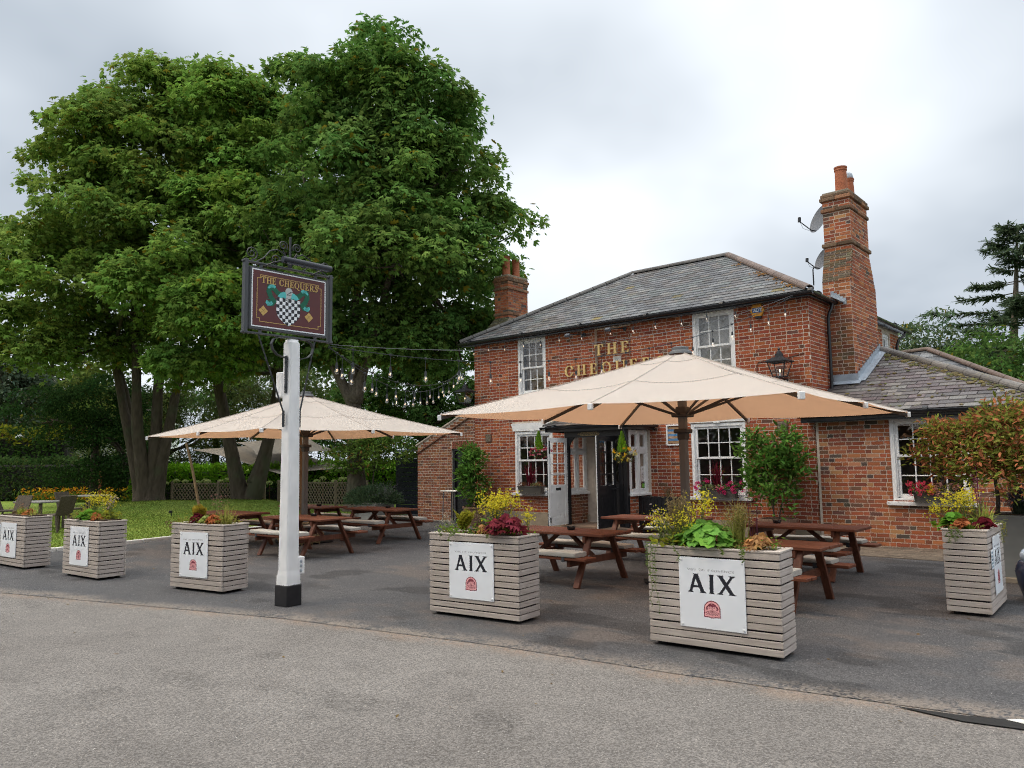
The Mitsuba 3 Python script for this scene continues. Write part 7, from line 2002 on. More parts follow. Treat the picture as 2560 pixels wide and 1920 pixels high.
M = MB(); M.box((-1.17, 12.36, 0.62), (0.30, 0.3, 0.5), b=0.01).box((-1.7, 12.5, 0.03), (0.8, 0.7, 0.07), b=0.01); part(LB_, 'plinth', M, 'mat_plinth')
grass_tuft((-1.75, 12.45, 0.88), 420, 0.50, (0.085, 0.115, 0.075), 'grey-green lavender bush with purple tips in the grey trough', 404, 0.55, 0.004, (0.17, 0.15, 0.22), name='lavender')
grass_tuft((-1.40, 12.45, 0.88), 320, 0.46, (0.085, 0.115, 0.075), 'second lavender bush at the extreme right of the grey trough', 405, 0.55, 0.004, (0.17, 0.15, 0.22), name='lavender')
# sack
r = np.random.RandomState(6)
SKK = thing('plastic_sack', 'crumpled navy plastic sack with pale liner at the right edge', 'sack')


def sack_mesh(prof, c, amp, seed, n=48):
    M = MB(); M.lathe(prof, n, c); v, f, cc = M.mesh()
    d = v - np.array([c[0], c[1], 0]); d[:, 2] = 0
    w = nfbm(v * np.array([7, 7, 5.0]), 4, seed) - 0.5 + 0.35 * (np.abs(nfbm(v * 11, 3, seed + 1) - 0.5) * 2 - 0.3)
    return v + unit(d) * (amp * w)[:, None] + np.array([0, 0, 1]) * (amp * 0.5 * (nfbm(v * 9, 3, seed + 2) - 0.5))[:, None], f, cc


k = (-1.30, 10.85, 0.0)
put(uniq(SKK + '__sack'), sack_mesh([(0.01, 0.0), (0.15, 0.0), (0.25, 0.05), (0.30, 0.2), (0.31, 0.33), (0.28, 0.42), (0.25, 0.45), (0.2, 0.46), (0.01, 0.44)], k, 0.11, 3), mat('mat_sack', (0.030, 0.040, 0.075), 0.18, specular=0.7), smooth=60)
put(uniq(SKK + '__liner'), sack_mesh([(0.20, 0.40), (0.255, 0.46), (0.25, 0.53), (0.21, 0.58), (0.15, 0.56), (0.12, 0.46)], k, 0.09, 8), mat('mat_liner', (0.40, 0.47, 0.56), 0.2, specular=0.6), smooth=60)
# grey box with a domed shrub and an evergreen lollipop behind the picnic tables
GBX = thing('shrub_box', 'pale grey box planter behind the left picnic tables', 'planter')
M = MB(); M.box((-18.45, 14.98, 0.24), (0.75, 0.75, 0.48), b=0.012); put(uniq(GBX + '__body'), M, 'mat_stonebox')
M = MB(); M.box((-19.2, 15.35, 0.22), (0.7, 0.7, 0.44), b=0.012); part(GBX, 'body', M, 'mat_stonebox')
t = thing('domed_shrub', 'dark feathery domed shrub in the grey box', 'shrub')
r = np.random.RandomState(412); n = 5200
d = unit(r.normal(size=(n, 3))); d[:, 2] = np.abs(d[:, 2])
P = np.array([-18.75, 15.1, 0.46]) + d * (r.uniform(0.35, 1, (n, 1)) ** 0.5) * np.array([1.05, 0.75, 0.52])
put(uniq(t + '__foliage'), leaves(P, d + r.normal(0, 0.35, d.shape) + np.array([0, 0, 0.3]), r.normal(size=d.shape), 0.10 * r.uniform(0.6, 1.4, n), tint(n, (0.07, 0.115, 0.06), r, 0.4), NEEDLE), 'mat_leaf', vc=True)
grass_tuft((-17.95, 14.95, 0.5), 60, 0.75, (0.14, 0.16, 0.14), 'pale wispy stems at the right of the domed shrub', 413, 0.8, 0.004, (0.22, 0.21, 0.24), name='lavender')
shrub('standard_evergreen', 'lollipop evergreen with yellow-green leaves left of the lean-to', 'tree',
      [(-19.5, 15.3, 1.85, 0.85, 0.55), (-18.75, 15.75, 2.05, 0.80, 0.52), (-20.1, 14.9, 1.75, 0.55, 0.48), (-19.2, 15.5, 2.25, 0.7, 0.35)], 120, 30, 0.22, 0.135, (0.13, 0.22, 0.045), 414,
      stems=[((-19.2, 15.4, 0.4), (-19.15, 15.45, 1.5), 0.035)], flat=0.8, p_warm=0.05, warm_col=(0.30, 0.15, 0.05), droop=0.2)


# ------------------------------------------------------------------ window boxes and hanging baskets
def window_box(x0, x1, label, plants, seed, spike=None):
    t = thing('window_box', label, 'window box')
    y = Y0 - 0.15
    M = MB()
    v0 = [(x0 + 0.02, y - 0.07, 0.86), (x1 - 0.02, y - 0.07, 0.86), (x1 - 0.02, y + 0.07, 0.86), (x0 + 0.02, y + 0.07, 0.86), (x0, y - 0.09, 1.03), (x1, y - 0.09, 1.03), (x1, y + 0.085, 1.03), (x0, y + 0.085, 1.03)]
    M.add(v0, [[0, 1, 5, 4], [1, 2, 6, 5], [2, 3, 7, 6], [3, 0, 4, 7], [3, 2, 1, 0]]); put(uniq(t + '__trough'), M, mat('mat_trougx', (0.075, 0.070, 0.062), 0.6))
    M = MB(); M.box(((x0 + x1) / 2, y, 1.03), (x1 - x0 + 0.025, 0.205, 0.022), b=0.004).box(((x0 + x1) / 2, y, 0.857), (x1 - x0 + 0.01, 0.17, 0.018)); part(t, 'lip', M, 'mat_trougx')
    r = np.random.RandomState(seed)
    for i, (kind, u, l) in enumerate(plants):
        p = (x0 + (x1 - x0) * u, y - 0.02, 1.06)
        if kind == 'cordyline': grass_tuft(p, 46, 0.66, (0.17, 0.022, 0.038), l, seed + i, 0.34, 0.012, name='cordyline')
        elif kind == 'pink': bloom(p, 0.19, l, seed + i, (0.66, 0.045, 0.19))
        elif kind == 'coral': bloom(p, 0.19, l, seed + i, (0.62, 0.075, 0.12))
        elif kind == 'yellow': bloom(p, 0.12, l, seed + i, (0.62, 0.42, 0.03), (0.16, 0.25, 0.05))
        elif kind == 'pale': bloom(p, 0.15, l, seed + i, (0.38, 0.19, 0.16), (0.14, 0.15, 0.07))
        elif kind == 'ivy': heuchera(p, 0.14, 70, (0.22, 0.27, 0.12), l, seed + i, 0.045, cat='ivy', h=0.10, tm=MAPLE, spread=1.5)
        elif kind == 'rust': heuchera(p, 0.13, 70, (0.20, 0.085, 0.045), l, seed + i, 0.05, h=0.12, tm=OVAL, spread=1.4)


def bloom(p, rad, label, seed, col, lcol=(0.07, 0.15, 0.035), n=70):
    r = np.random.RandomState(seed)
    t = thing('flowering_plant', label, 'flowers')
    d = unit(r.normal(size=(n, 3)) + np.array([0, -0.4, 0.3]))
    P = np.array(p) + d * r.uniform(0.4, 1, (n, 1)) * np.array([rad, rad * 0.7, rad * 0.75])
    put(uniq(t + '__leaves'), leaves(P, r.normal(size=d.shape) + d * 0.5, d + np.array([0, 0, 0.5]), 0.05 * r.uniform(0.6, 1.3, n), tint(n, lcol, r), OVAL), 'mat_leaf', vc=True)
    hd_ = unit(r.normal(size=(11, 3)) + np.array([0, -0.5, 0.35])) * np.array([rad, rad * 0.75, rad * 0.8]) * 1.0 + np.array(p)
    F = np.vstack([c + r.normal(0, 0.021, (26, 3)) for c in hd_]); m = len(F)
    put(uniq(t + '__petals'), leaves(F, r.normal(size=(m, 3)), r.normal(size=(m, 3)) * 0.5 + np.array([0.2, -0.7, 0.5]), 0.024 * r.uniform(0.7, 1.3, m), tint(m, col, r, 0.3, 0.05), DOT), 'mat_petal', vc=True, kind='stuff')


window_box(-13.22, -12.45, 'grey window box under the left ground-floor window', [('cordyline', 0.5, 'red spiky cordyline in the left window box'), ('rust', 0.15, 'rusty brown foliage at the left of the left window box'), ('ivy', 0.72, 'variegated ivy in the left window box'), ('rust', 0.9, 'rusty foliage at the right end of the left window box')], 421)
window_box(-8.02, -7.2, 'grey window box under the right ground-floor window', [('cordyline', 0.48, 'red spiky cordyline in the right window box'), ('pink', 0.08, 'magenta geraniums at the left of the right window box'), ('pink', 0.72, 'magenta geraniums right of the cordyline'), ('pink', 0.99, 'magenta geraniums trailing off the right end of the window box'), ('ivy', 0.28, 'variegated ivy left of the cordyline roots'), ('ivy', 0.55, 'variegated ivy hanging at the middle of the right window box')], 431)
window_box(-3.78, -3.02, 'grey window box under the extension window', [('coral', 0.06, 'coral pink geraniums spilling from the extension window box'), ('coral', 0.24, 'second clump of coral geraniums in the extension window box'), ('yellow', 0.38, 'yellow-leaved plant in the extension window box'), ('pale', 0.62, 'faded pinkish flowers in the extension window box'), ('pale', 0.85, 'faded flowers at the right end of the extension window box')], 441)


def basket(x, y, z, label, cols, plume, seed):
    t = thing('hanging_basket', label, 'hanging basket')
    M = MB(); M.lathe([(0.001, -0.16), (0.09, -0.14), (0.16, -0.06), (0.185, 0.0), (0.16, 0.0), (0.001, -0.01)], 20, (x, y, z)); put(uniq(t + '__bowl'), M, mat('mat_coir', (0.07, 0.045, 0.03), 0.95))
    M = MB()
    for k in range(3): a = k * 2.094; M.tube([(x + 0.18 * math.cos(a), y + 0.18 * math.sin(a), z), (x, y, z + 0.55)], 0.004, 4)
    part(t, 'chain', M, 'mat_iron')
    r = np.random.RandomState(seed); n = 260
    d = unit(r.normal(size=(n, 3)) + np.array([0, -0.2, -0.05]))
    P = np.array([x, y, z]) + d * r.uniform(0.5, 1, (n, 1)) * np.array([0.26, 0.26, 0.17])
    put(uniq(t + '__leaves'), leaves(P, d + np.array([0, 0, -0.5]) + r.normal(0, 0.4, d.shape), d + np.array([0, 0, 0.4]), 0.045 * r.uniform(0.6, 1.3, n), tint(n, (0.13, 0.19, 0.06), r, 0.4), OVAL), 'mat_leaf', vc=True)
    hd_ = np.array([x, y, z]) + unit(r.normal(size=(34, 3)) + np.array([0.1, -0.3, 0.1])) * np.array([0.27, 0.27, 0.17])
    F = np.vstack([c + r.normal(0, 0.014, (9, 3)) for c in hd_]); m = len(F)
    C = np.array(cols)[r.randint(len(cols), size=34)][np.repeat(np.arange(34), 9)] * r.uniform(0.75, 1.2, (m, 1))
    put(uniq(t + '__flowers'), leaves(F, r.normal(size=(m, 3)), r.normal(size=(m, 3)) * 0.4 + np.array([0.3, -0.6, 0.6]), 0.03 * r.uniform(0.7, 1.3, m), np.clip(C, 0, 0.9), DOT), 'mat_petal', vc=True, kind='stuff')
    if plume:
        n = 700; u = r.uniform(0, 1, n)
        ang = r.uniform(0, 6.283, n); rr = 0.105 * (1 - u ** 1.5) * r.uniform(0.3, 1, n)
        P = np.array([x - 0.05, y, z + 0.05]) + np.stack([rr * np.cos(ang), rr * np.sin(ang), u * 0.42], 1)
        put(uniq(t + '__conifer_plume'), leaves(P, np.stack([np.cos(ang) * 0.4, np.sin(ang) * 0.4, np.ones(n)], 1) + r.normal(0, 0.15, (n, 3)), r.normal(size=(n, 3)), 0.06, tint(n, (0.22, 0.42, 0.03), r, 0.35), NEEDLE), 'mat_leaf', vc=True)


basket(-9.28, 14.42, 1.80, 'hanging basket of yellow flowers with a lime plume at the porch corner', [(0.72, 0.40, 0.02), (0.70, 0.50, 0.04), (0.72, 0.62, 0.25)], True, 451)
basket(-11.78, 14.6, 1.90, 'hanging basket of pink flowers behind the white door leaf', [(0.55, 0.04, 0.12), (0.50, 0.06, 0.10), (0.60, 0.20, 0.25)], True, 452)


# ------------------------------------------------------------------ fittings on the pub
PLT = thing('wall_lettering', 'raised gilt capitals spelling the pub name on the brick front', 'lettering')
for s, xc, z, h in (('THE', -10.33, 4.25, 0.27), ('CHEQUERS', -10.33, 3.80, 0.27)):
    gs, tw = word(s, h, 0.30)
    wid = 1.02 if s == 'THE' else 2.88
    k = wid / tw
    for g in gs:
        M = MB(np.stack([(1, 0, 0), (0, 0, 1), (0, -1, 0)], 1).astype(float), (xc - wid / 2, Y0 - 0.018, z))
        M.poly(affinity.scale(g, k, 1, origin=(0, 0)), 0.028)
        part(PLT, 'letter', M, 'mat_gold')
M = MB(); M.box((-10.26, Y0 + 0.10, 4.13), (0.23, 0.03, 0.145), b=0.004); k = solo('stone_plaque', M, 'mat_kerb', 'small weathered stone plaque under the gilt word at the recess', 'plaque')
M = MB(); M.tube(spiral(-10.26, 4.13, 0.05, 0.01, 0, 12, 30), 0.005, 4); v, f, c = M.mesh(); v = v[:, [0, 2, 1]] + np.array([0, Y0 + 0.085, 0]); part(k, 'carving', (v, f, c), 'mat_lead')
AL = thing('alarm_box', 'orange hexagonal alarm box under the eaves at the right corner', 'alarm box')
Rw = np.stack([(1, 0, 0), (0, 0, 1), (0, -1, 0)], 1).astype(float)
hexa = Polygon([(-0.155, 0), (-0.085, 0.125), (0.085, 0.125), (0.155, 0), (0.085, -0.125), (-0.085, -0.125)])
M = MB(Rw, (-6.62, Y0 - 0.01, 4.80)); M.poly(hexa, 0.06); put(uniq(AL + '__case'), M, mat('mat_orange', (0.60, 0.27, 0.03), 0.4))
M = MB(Rw, (-6.62, Y0 - 0.07, 4.80)); M.poly(sbox(-0.10, -0.05, 0.10, 0.055), 0.003); part(AL, 'blue_label', M, mat('mat_blue', (0.035, 0.08, 0.22), 0.4))
m = text_mesh('ADT', 0.07, 0.003, bold=True); v = np.array(m.vertices); v[:, 0] -= v[:, 0].mean(); v[:, 1] -= 0.033
M = MB(Rw, (-6.62, Y0 - 0.073, 4.80)); M.add(v, m.faces); part(AL, 'lettering', M, 'mat_signwhite')
M = MB(); M.box((-6.6, Y0 - 0.05, 4.65), (0.13, 0.07, 0.05), b=0.01); part(AL, 'strobe', M, 'mat_gutter')
for i, (x, z, l) in enumerate(((-14.45, 2.33, 'square terracotta air vent near the left corner of the pub'), (-6.21, 2.325, 'square terracotta air vent near the right corner of the pub'))):
    t = thing('air_vent', l, 'vent'); M = MB(); M.box((x, Y0 - 0.012, z), (0.225, 0.03, 0.23), b=0.006); put(uniq(t + '__frame'), M, 'mat_conduit')
    for k in range(7): M = MB(); M.box((x, Y0 - 0.03, z - 0.085 + 0.028 * k), (0.18, 0.014, 0.016), rx(0.5)); part(t, 'louvre', M, 'mat_mortar_dark')
NB = thing('notice_frame', 'small framed blue and orange striped notice on the wall behind the parasol mast', 'notice board')
M = MB()
for (x, z, a, b) in ((-8.885, 2.23, 0.035, 0.47), (-8.505, 2.23, 0.035, 0.47), (-8.695, 2.45, 0.345, 0.035), (-8.695, 2.01, 0.345, 0.035)): M.box((x, Y0 - 0.03, z), (a, 0.04, b), b=0.004)
put(uniq(NB + '__frame'), M, 'mat_white')
M = MB()
for k in range(7): M.box((-8.695, Y0 - 0.018, 2.07 + 0.053 * k), (0.345, 0.01, 0.053), None, (0.36, 0.22, 0.12) if k % 2 == 0 else (0.08, 0.22, 0.42))
part(NB, 'poster', M, 'mat_vc', vc=True)
P = MB(); P.add([[-8.87, Y0 - 0.035, 2.03], [-8.52, Y0 - 0.035, 2.03], [-8.52, Y0 - 0.035, 2.44], [-8.87, Y0 - 0.035, 2.44]], [[0, 1, 2, 3]]); part(NB, 'pane', P, 'mat_glass')
for x, l in ((-11.15, 'left grey floodlight on an arm above the gilt lettering'), (-9.95, 'right grey floodlight on an arm above the gilt lettering')):
    t = thing('floodlight', l, 'floodlight')
    M = MB(); M.box((x - 0.22, Y0 - 0.42, 4.78), (0.13, 0.09, 0.07), rx(0.6), b=0.01); put(uniq(t + '__head'), M, mat('mat_flood', (0.10, 0.11, 0.13), 0.5))
    M = MB(); M.tube([(x, Y0, 4.82), (x, Y0 - 0.1, 4.82), (x - 0.18, Y0 - 0.40, 4.80)], 0.012, 6).lathe([(0.05, 0), (0.05, 0.03), (0.001, 0.035)], 14, (x, Y0, 4.82), None, rx(math.pi / 2)); part(t, 'arm', M, 'mat_iron')


def lantern(x, y, z, label, bracket, seed):
    """a tapered four-sided glass lantern, z = underside of the glass"""
    t = thing('wall_lantern', label, 'lantern')
    b, w, h = 0.105, 0.185, 0.30
    M = MB(rz(0.0), (x, y, z))
    c0 = [np.array([sx * b, sy * b, 0]) for sx, sy in ((1, 1), (-1, 1), (-1, -1), (1, -1))]
    c1 = [np.array([sx * w, sy * w, h]) for sx, sy in ((1, 1), (-1, 1), (-1, -1), (1, -1))]
    for i in range(4):
        M.bar(c0[i], c1[i], 0.018, b=0.003); M.bar(c0[i], c0[(i + 1) % 4], 0.016); M.bar(c1[i], c1[(i + 1) % 4], 0.022)
    put(uniq(t + '__frame'), M, 'mat_iron')
    M = MB(None, (x, y, z + h)); q = w + 0.035
    ring = [(q, 0.0), (q, 0.02), (0.11, 0.10), (0.08, 0.12), (0.08, 0.17), (0.055, 0.18), (0.05, 0.215), (0.02, 0.225), (0.016, 0.25), (0.03, 0.265), (0.016, 0.29), (0.001, 0.31)]
    M.lathe([(a * (1.414 if a > 0.15 else 1.2), zz) for a, zz in ring[:3]], 4, (0, 0, 0), None, rz(math.pi / 4)); M.lathe(ring[2:], 16)
    part(t, 'hood', M, 'mat_iron')
    for i in range(4):
        P = MB(None, (x, y, z)); P.add([c0[i] * 0.97, c0[(i + 1) % 4] * 0.97, c1[(i + 1) % 4] * 0.97, c1[i] * 0.97], [[0, 1, 2, 3]]); part(t, 'pane', P, 'mat_glass')
    M = MB(None, (x, y, z)); M.tube([(0, 0, 0.0), (0, 0, 0.10)], 0.014, 8); part(t, 'lamp_holder', M, 'mat_panel')
    M = MB(None, (x, y, z)); M.lathe([(0.001, 0.10), (0.012, 0.105), (0.017, 0.125), (0.012, 0.15), (0.001, 0.158)], 10)
    k = uniq(t + '__lamp'); scene[k] = {**mikit.ply(M.mesh()[:2], 'mat_panel', True), 'emitter': {'type': 'area', 'radiance': {'type': 'rgb', 'value': [0.50, 0.34, 0.19]}}}
    if bracket:
        X = x + 0.02
        B = MB(); B.bar((X, y - 0.12, z - 0.03), (X, Y0 - 0.01, z - 0.03), 0.03, 0.018).bar((X, Y0 - 0.015, z - 0.03), (X, Y0 - 0.015, z - 0.36), 0.03, 0.018)
        B.tube([(X, y - 0.08, z - 0.05), (X, y + 0.08, z - 0.10), (X, Y0 - 0.12, z - 0.24), (X, Y0 - 0.03, z - 0.36)], 0.010, 6)
        for (yy, zz, r0) in ((y + 0.10, z - 0.09, 0.055), (y + 0.22, z - 0.14, 0.05), (y + 0.16, z - 0.07, 0.03)):
            q = spiral(yy, zz, r0, 0.01, 0, 9); B.tube([(X, a, c_) for a, c_, _ in q], 0.006, 5)
        B.tube([(x, y, z), (x, y, z - 0.04)], 0.03, 8)
        part(t, 'bracket', B, 'mat_iron')


lantern(-15.02, Y0 - 0.34, 3.32, 'black glass lantern on a scrolled bracket at the left corner of the pub', True, 1)
lantern(-6.08, Y0 - 0.34, 3.32, 'black glass lantern above the right ground-floor window of the pub', True, 2)
M = MB(); M.tube([(-6.7, Y0 - 0.015, 3.1), (-6.7, Y0 - 0.015, 3.62), (-6.66, Y0 - 0.015, 3.70), (-6.0, Y0 - 0.015, 3.74), (-5.7, Y0 - 0.015, 3.80)], 0.008, 5)
solo('wall_cable', M, 'mat_conduit', 'thin dark cable on the bricks by the right lantern', 'cable')


def dish(x, y, z, r0, label):
    t = thing('satellite_dish', label, 'satellite dish')
    fwd = unit(np.array([-0.55, -0.75, 0.38])); s = unit(np.cross(fwd, [0, 0, 1])); u = np.cross(s, fwd)
    R = np.stack([s, u, fwd], 1)
    M = MB(R, (x, y, z)); M.lathe([(0.001, -0.05)] + [(r0 * q, -0.05 + 0.05 * q * q) for q in np.linspace(0.15, 1, 8)] + [(r0 * 1.01, 0.006), (r0 * 0.99, -0.002)] + [(r0 * q, -0.056 + 0.05 * q * q) for q in np.linspace(0.9, 0.02, 6)], 32, (0, 0, 0), None, np.diag([0.92, 1.06, 1]))
    put(uniq(t + '__reflector'), M, mat('mat_dish', (0.12, 0.128, 0.145), 0.5), smooth=30)
    M = MB(R, (x, y, z)); M.tube([(0, -r0 * 0.95, -0.01), (0, -r0 * 1.05, 0.10), (0, -r0 * 0.85, r0 * 1.35)], 0.013, 6); M.tube([(0, -r0 * 0.9, r0 * 1.30), (0, -r0 * 0.60, r0 * 1.40)], 0.034, 8).tube([(0, -r0 * 0.8, r0 * 1.35), (0, -r0 * 1.2, r0 * 0.9), (0, -r0 * 1.1, 0.05)], 0.004, 4)
    part(t, 'feed_arm', M, 'mat_iron')
    M = MB(); M.tube([np.array([x, y, z]) - fwd * 0.05, np.array([x, y, z]) - fwd * 0.16, (-5.62, y + 0.15, z - 0.05)], 0.018, 6).box((-5.65, y + 0.15, z - 0.05), (0.03, 0.16, 0.16)); part(t, 'wall_bracket', M, 'mat_iron')


dish(-5.80, 17.30, 7.02, 0.33, 'larger grey satellite dish near the top of the right chimney')
dish(-5.80, 17.34, 6.10, 0.25, 'smaller grey satellite dish low on the right chimney')
M = MB(); M.tube([(-5.62, 16.2, 5.28), (-5.62, 16.2, 5.62), (-5.60, 16.2, 5.66), (-5.56, 16.2, 5.66)], 0.014, 6)
solo('vent_pipe', M, 'mat_iron', 'little hooked pipe standing at the right end of the eaves', 'pipe')
# black slatted planter by the porch, stool by the lean-to door
t = thing('black_planter', 'black ribbed planter against the wall right of the porch', 'planter')
M = MB(); M.box((-9.03, Y0 - 0.26, 0.42), (0.94, 0.34, 0.80)); put(uniq(t + '__liner'), M, 'mat_dark')
for i in range(10):
    M = MB(); M.box((-9.46 + 0.095 * i, Y0 - 0.445, 0.435 + 0.008 * (i % 2)), (0.086, 0.022, 0.85), b=0.008); part(t, 'stave', M, 'mat_black')
for i in range(4):
    M = MB(); M.box((-8.545, Y0 - 0.40 + 0.092 * i, 0.435), (0.022, 0.084, 0.85), b=0.008); part(t, 'stave', M, 'mat_black')
grass_tuft((-8.75, Y0 - 0.3, 0.85), 60, 0.30, (0.17, 0.13, 0.07), 'dry brown grass in the black ribbed planter', 461, 0.35, 0.003, (0.2, 0.15, 0.09))
t = thing('metal_stand', 'small pale metal stand beside the lean-to door', 'stand')
M = MB(); M.box((-15.30, 15.1, 0.895), (0.62, 0.40, 0.03), b=0.005); put(uniq(t + '__top'), M, 'mat_kerb')
for sx in (-1, 1):
    for sy in (-1, 1): M = MB(); M.tube([(-15.30 + 0.22 * sx, 15.1 + 0.15 * sy, 0.88), (-15.30 + 0.25 * sx, 15.1 + 0.17 * sy, 0.0)], 0.014, 8); part(t, 'leg', M, 'mat_dish')


# ------------------------------------------------------------------ festoon lights
def festoon(name_label, a, b, sag, ts, drop=0.16, extra=None, pts=None):
    t = thing('festoon_lights', name_label, 'string lights')
    a, b = np.array(a, float), np.array(b, float)
    at_ = (lambda u: a + (b - a) * u - np.array([0, 0, 4 * sag * u * (1 - u)])) if pts is None else (lambda u: np.array([np.interp(u, np.linspace(0, 1, len(pts)), np.array(pts)[:, k]) for k in range(3)]))
    M = MB(); M.tube([at_(u) for u in np.linspace(0, 1, 40)], 0.0055, 5); put(uniq(t + '__cable'), M, mat('mat_cable', (0.03, 0.035, 0.04), 0.6))
    if extra is not None:
        M = MB(); M.tube([a + np.array([0, 0, 0.02]) + (b - a) * u - np.array([0, 0, 4 * extra * u * (1 - u)]) for u in np.linspace(0, 1, 24)], 0.0035, 4); part(t, 'support_wire', M, 'mat_dish')
    FM = MB()
    r = np.random.RandomState(len(ts))
    for u in ts:
        p = at_(u)
        d = drop * r.uniform(0.85, 1.15)
        S = MB(); S.box(p, (0.03, 0.03, 0.03), b=0.005).tube([p, p - np.array([0, 0, d])], 0.004, 5).lathe([(0.001, 0.0), (0.012, 0.0), (0.017, -0.02), (0.019, -0.065), (0.001, -0.066)], 10, tuple(p - np.array([0, 0, d - 0.01])))
        k = part(t, 'lamp_holder', S, 'mat_cable', smooth=35)
        G = MB(); G.lathe([(0.014, 0.0), (0.018, -0.015), (0.029, -0.045), (0.030, -0.062), (0.022, -0.082), (0.001, -0.092)], 10, tuple(p - np.array([0, 0, d + 0.055]))); part(k, 'bulb', G, 'mat_glass')
        FM.lathe([(0.001, 0), (0.006, -0.004), (0.008, -0.03), (0.001, -0.044)], 5, tuple(p - np.array([0, 0, d + 0.075])))
    k = uniq(t + '__filaments')
    scene[k] = {**mikit.ply(FM.mesh()[:2], 'mat_panel', True), 'emitter': {'type': 'area', 'radiance': {'type': 'rgb', 'value': [0.42, 0.25, 0.11]}}}
    lab(k, kind='stuff')


festoon('long festoon string from the pub sign across the front to the alarm box', (-8.31, 5.94, 3.22), (-5.75, 15.38, 4.95), 0.66, np.linspace(0.035, 0.97, 18), 0.17, 0.45)
festoon('sagging festoon string from the pub sign to the left corner of the pub', (-8.31, 5.94, 3.22), (-15.15, 15.5, 4.50), 0.72, np.linspace(0.03, 0.93, 17), 0.15, None)
festoon('second sagging festoon string just below from the sign to the left corner', (-8.31, 5.94, 3.20), (-15.1, 15.45, 4.35), 0.52, np.linspace(0.05, 0.95, 8), 0.15, None)
xs = [-14.97, -14.68, -14.12, -13.54, -12.88, -12.31, -11.7, -11.0, -10.16, -9.52, -8.93, -8.26, -7.65, -6.99, -6.5]
pts = []
for i, x in enumerate(xs): pts.append((x, 15.33, 4.90 - 0.03 * (i % 2)))
festoon('festoon string looped along the gutter of the pub front', pts[0], pts[-1], 0.0, np.linspace(0, 1, 15)[1:-1], 0.10, None, pts)

# ------------------------------------------------------------------ garden furniture on the lawn
mat('mat_woven', proc(lambda p, n, uv: mix((0.055, 0.042, 0.032), (0.13, 0.105, 0.082), dr.abs(dr.sin(p.z * 210) * dr.sin((p.x + p.y) * 150)))), 0.8)


def chair(x, y, a, label):
    t = thing('woven_chair', label, 'chair', 'woven chairs on the lawn')
    z0 = float(lawn_z(np.array([x]), np.array([y]))[0])
    R, o = rz(a), np.array([x, y, z0])
    M = MB(R, o); M.box((0, 0, 0.44), (0.46, 0.46, 0.05), b=0.012); put(uniq(t + '__seat'), M, 'mat_woven')
    M = MB(R, o); M.bar((0, 0.22, 0.44), (0, 0.40, 0.92), 0.46, 0.035, up=(0, 1, 0), b=0.01); part(t, 'backrest', M, 'mat_woven')
    for sx in (-1, 1):
        M = MB(R, o); M.bar((0.205 * sx, -0.20, 0.42), (0.215 * sx, -0.23, 0.0), 0.045, b=0.005); part(t, 'leg', M, 'mat_woven')
        M = MB(R, o); M.bar((0.205 * sx, 0.22, 0.42), (0.215 * sx, 0.30, 0.0), 0.045, b=0.005); part(t, 'leg', M, 'mat_woven')


chair(-21.7, 7.35, -1.25, 'brown woven chair turned sideways between the two left planters')
chair(-22.6, 6.6, 0.5, 'brown woven chair with its back to the leftmost planter')
chair(-24.4, 8.6, 1.9, 'brown woven chair behind the second planter facing left')
chair(-25.2, 7.3, 2.6, 'brown woven chair farthest back at the left edge of the lawn')
chair(-23.6, 6.0, 0.2, 'brown woven chair mostly hidden behind the leftmost planter')
for x, y, l in ((-23.4, 7.5, 'grey-topped garden table among the woven chairs'), (-26.6, 9.9, 'second grey-topped garden table nearer the many-stemmed tree')):
    t = thing('garden_table', l, 'table'); z0 = float(lawn_z(np.array([x]), np.array([y]))[0])
    M = MB(rz(0.3), (x, y, z0)); M.box((0, 0, 0.72), (1.1, 0.8, 0.04), b=0.01); put(uniq(t + '__top'), M, mat('mat_greytop', (0.20, 0.195, 0.18), 0.6))
    for sx in (-1, 1):
        for sy in (-1, 1): M = MB(rz(0.3), (x, y, z0)); M.box((0.48 * sx, 0.33 * sy, 0.35), (0.06, 0.06, 0.70)); part(t, 'leg', M, 'mat_woven')
M = MB(); M.lathe([(0.001, 0), (0.16, 0), (0.16, 0.52), (0.14, 0.56), (0.001, 0.57)], 18, (-33.6, 11.6, 0.0)); solo('lawn_bollard', M, 'mat_kerb', 'short pale round bollard far back on the lawn', 'bollard', smooth=40)
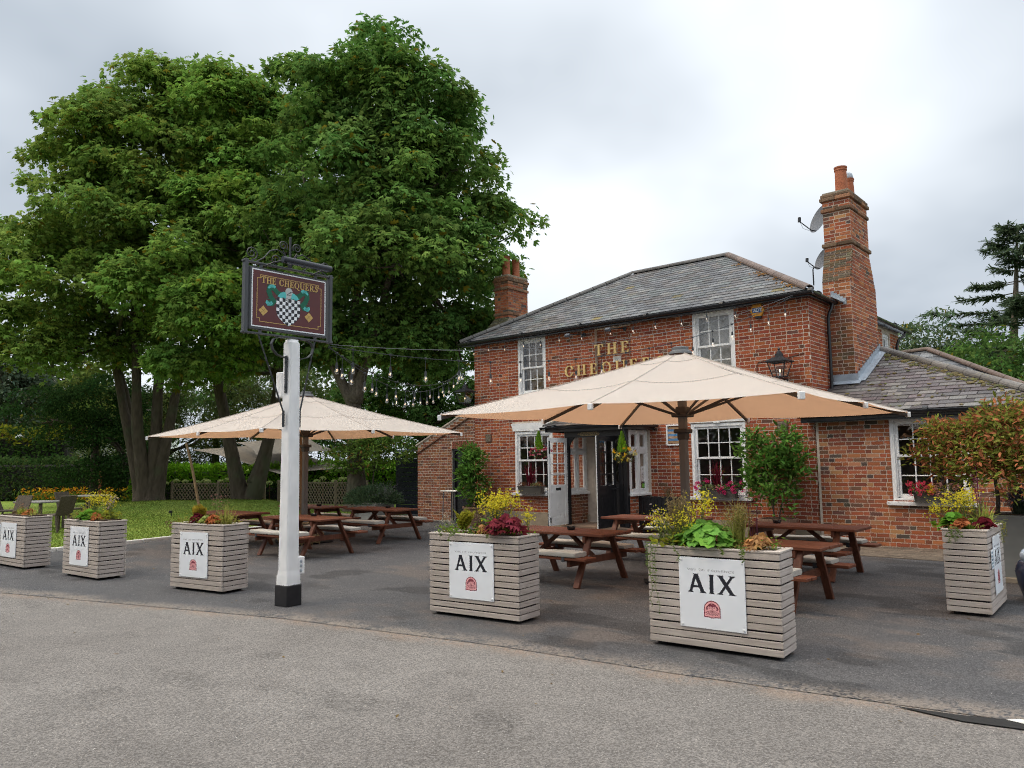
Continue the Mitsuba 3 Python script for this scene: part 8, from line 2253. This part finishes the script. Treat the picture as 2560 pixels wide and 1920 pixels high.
M = MB(); M.box((-37.2, 14.3, 0.75), (0.09, 0.09, 1.5), b=0.01); solo('rusty_post', M, 'mat_terracotta', 'thin rust-red post before the dark shrub', 'post')
M = MB(); M.tube([(-24.8, 11.75, 0), (-24.8, 11.75, 0.18)], 0.012, 6).lathe([(0.001, 0), (0.05, 0.01), (0.06, 0.09), (0.001, 0.1)], 12, (-24.8, 11.72, 0.16)); solo('garden_spotlight', M, 'mat_iron', 'small black spotlight on the lawn behind the post planter', 'spotlight')
# leaves blown onto the ground
r = np.random.RandomState(480); n = 260
P = np.stack([r.uniform(-17, 1, n), r.uniform(3.0, 15.2, n), np.full(n, 0.006)], 1)
put(uniq('fallen_leaves'), leaves(P, r.normal(size=(n, 3)) * np.array([1, 1, 0.1]), np.array([0, 0, 1.0]) + r.normal(0, 0.25, (n, 3)), 0.035 * r.uniform(0.5, 1.4, n), tint(n, (0.17, 0.11, 0.05), r, 0.5), OVAL), 'mat_leaf', vc=True, kind='stuff', label='scattered dry leaves on the tarmac', cat='leaves')
# ------------------------------------------------------------------ what stands across the road, behind the viewer: it shows only as dark shapes in the window panes
hedge('roadside_hedge', 'tall roadside hedge across the road facing the pub', -46, -13.0, 26, -9.5, 3.2, 1.6, (0.05, 0.10, 0.03), 9000, 0.34, 501)
for i, (x, y, h, l) in enumerate([(-34, -17, 11, 'broad oak across the road at the far left of the hedge'), (-22, -18, 9, 'oak across the road second along the hedge'), (-11, -15, 10.5, 'oak across the road facing the porch'), (2, -16, 9.5, 'oak across the road facing the extension'), (15, -15, 11, 'oak across the road at the far end of the hedge')]):
    tree('roadside_oak', l, [([(x, y, 0), (x + 0.2, y, 2.5), (x, y, h * 0.6)], 0.35, 0.1)],
         [(x, y, h * 0.62, 3.6, h * 0.24), (x - 2.6, y, h * 0.45, 2.6, h * 0.2), (x + 2.6, y + 0.5, h * 0.45, 2.6, h * 0.2), (x, y, h * 0.85, 2.4, h * 0.15)], 90, 45, 1.3, 0.55, (0.06, 0.115, 0.03), 510 + i, tm=OVAL, p_warm=0.0)
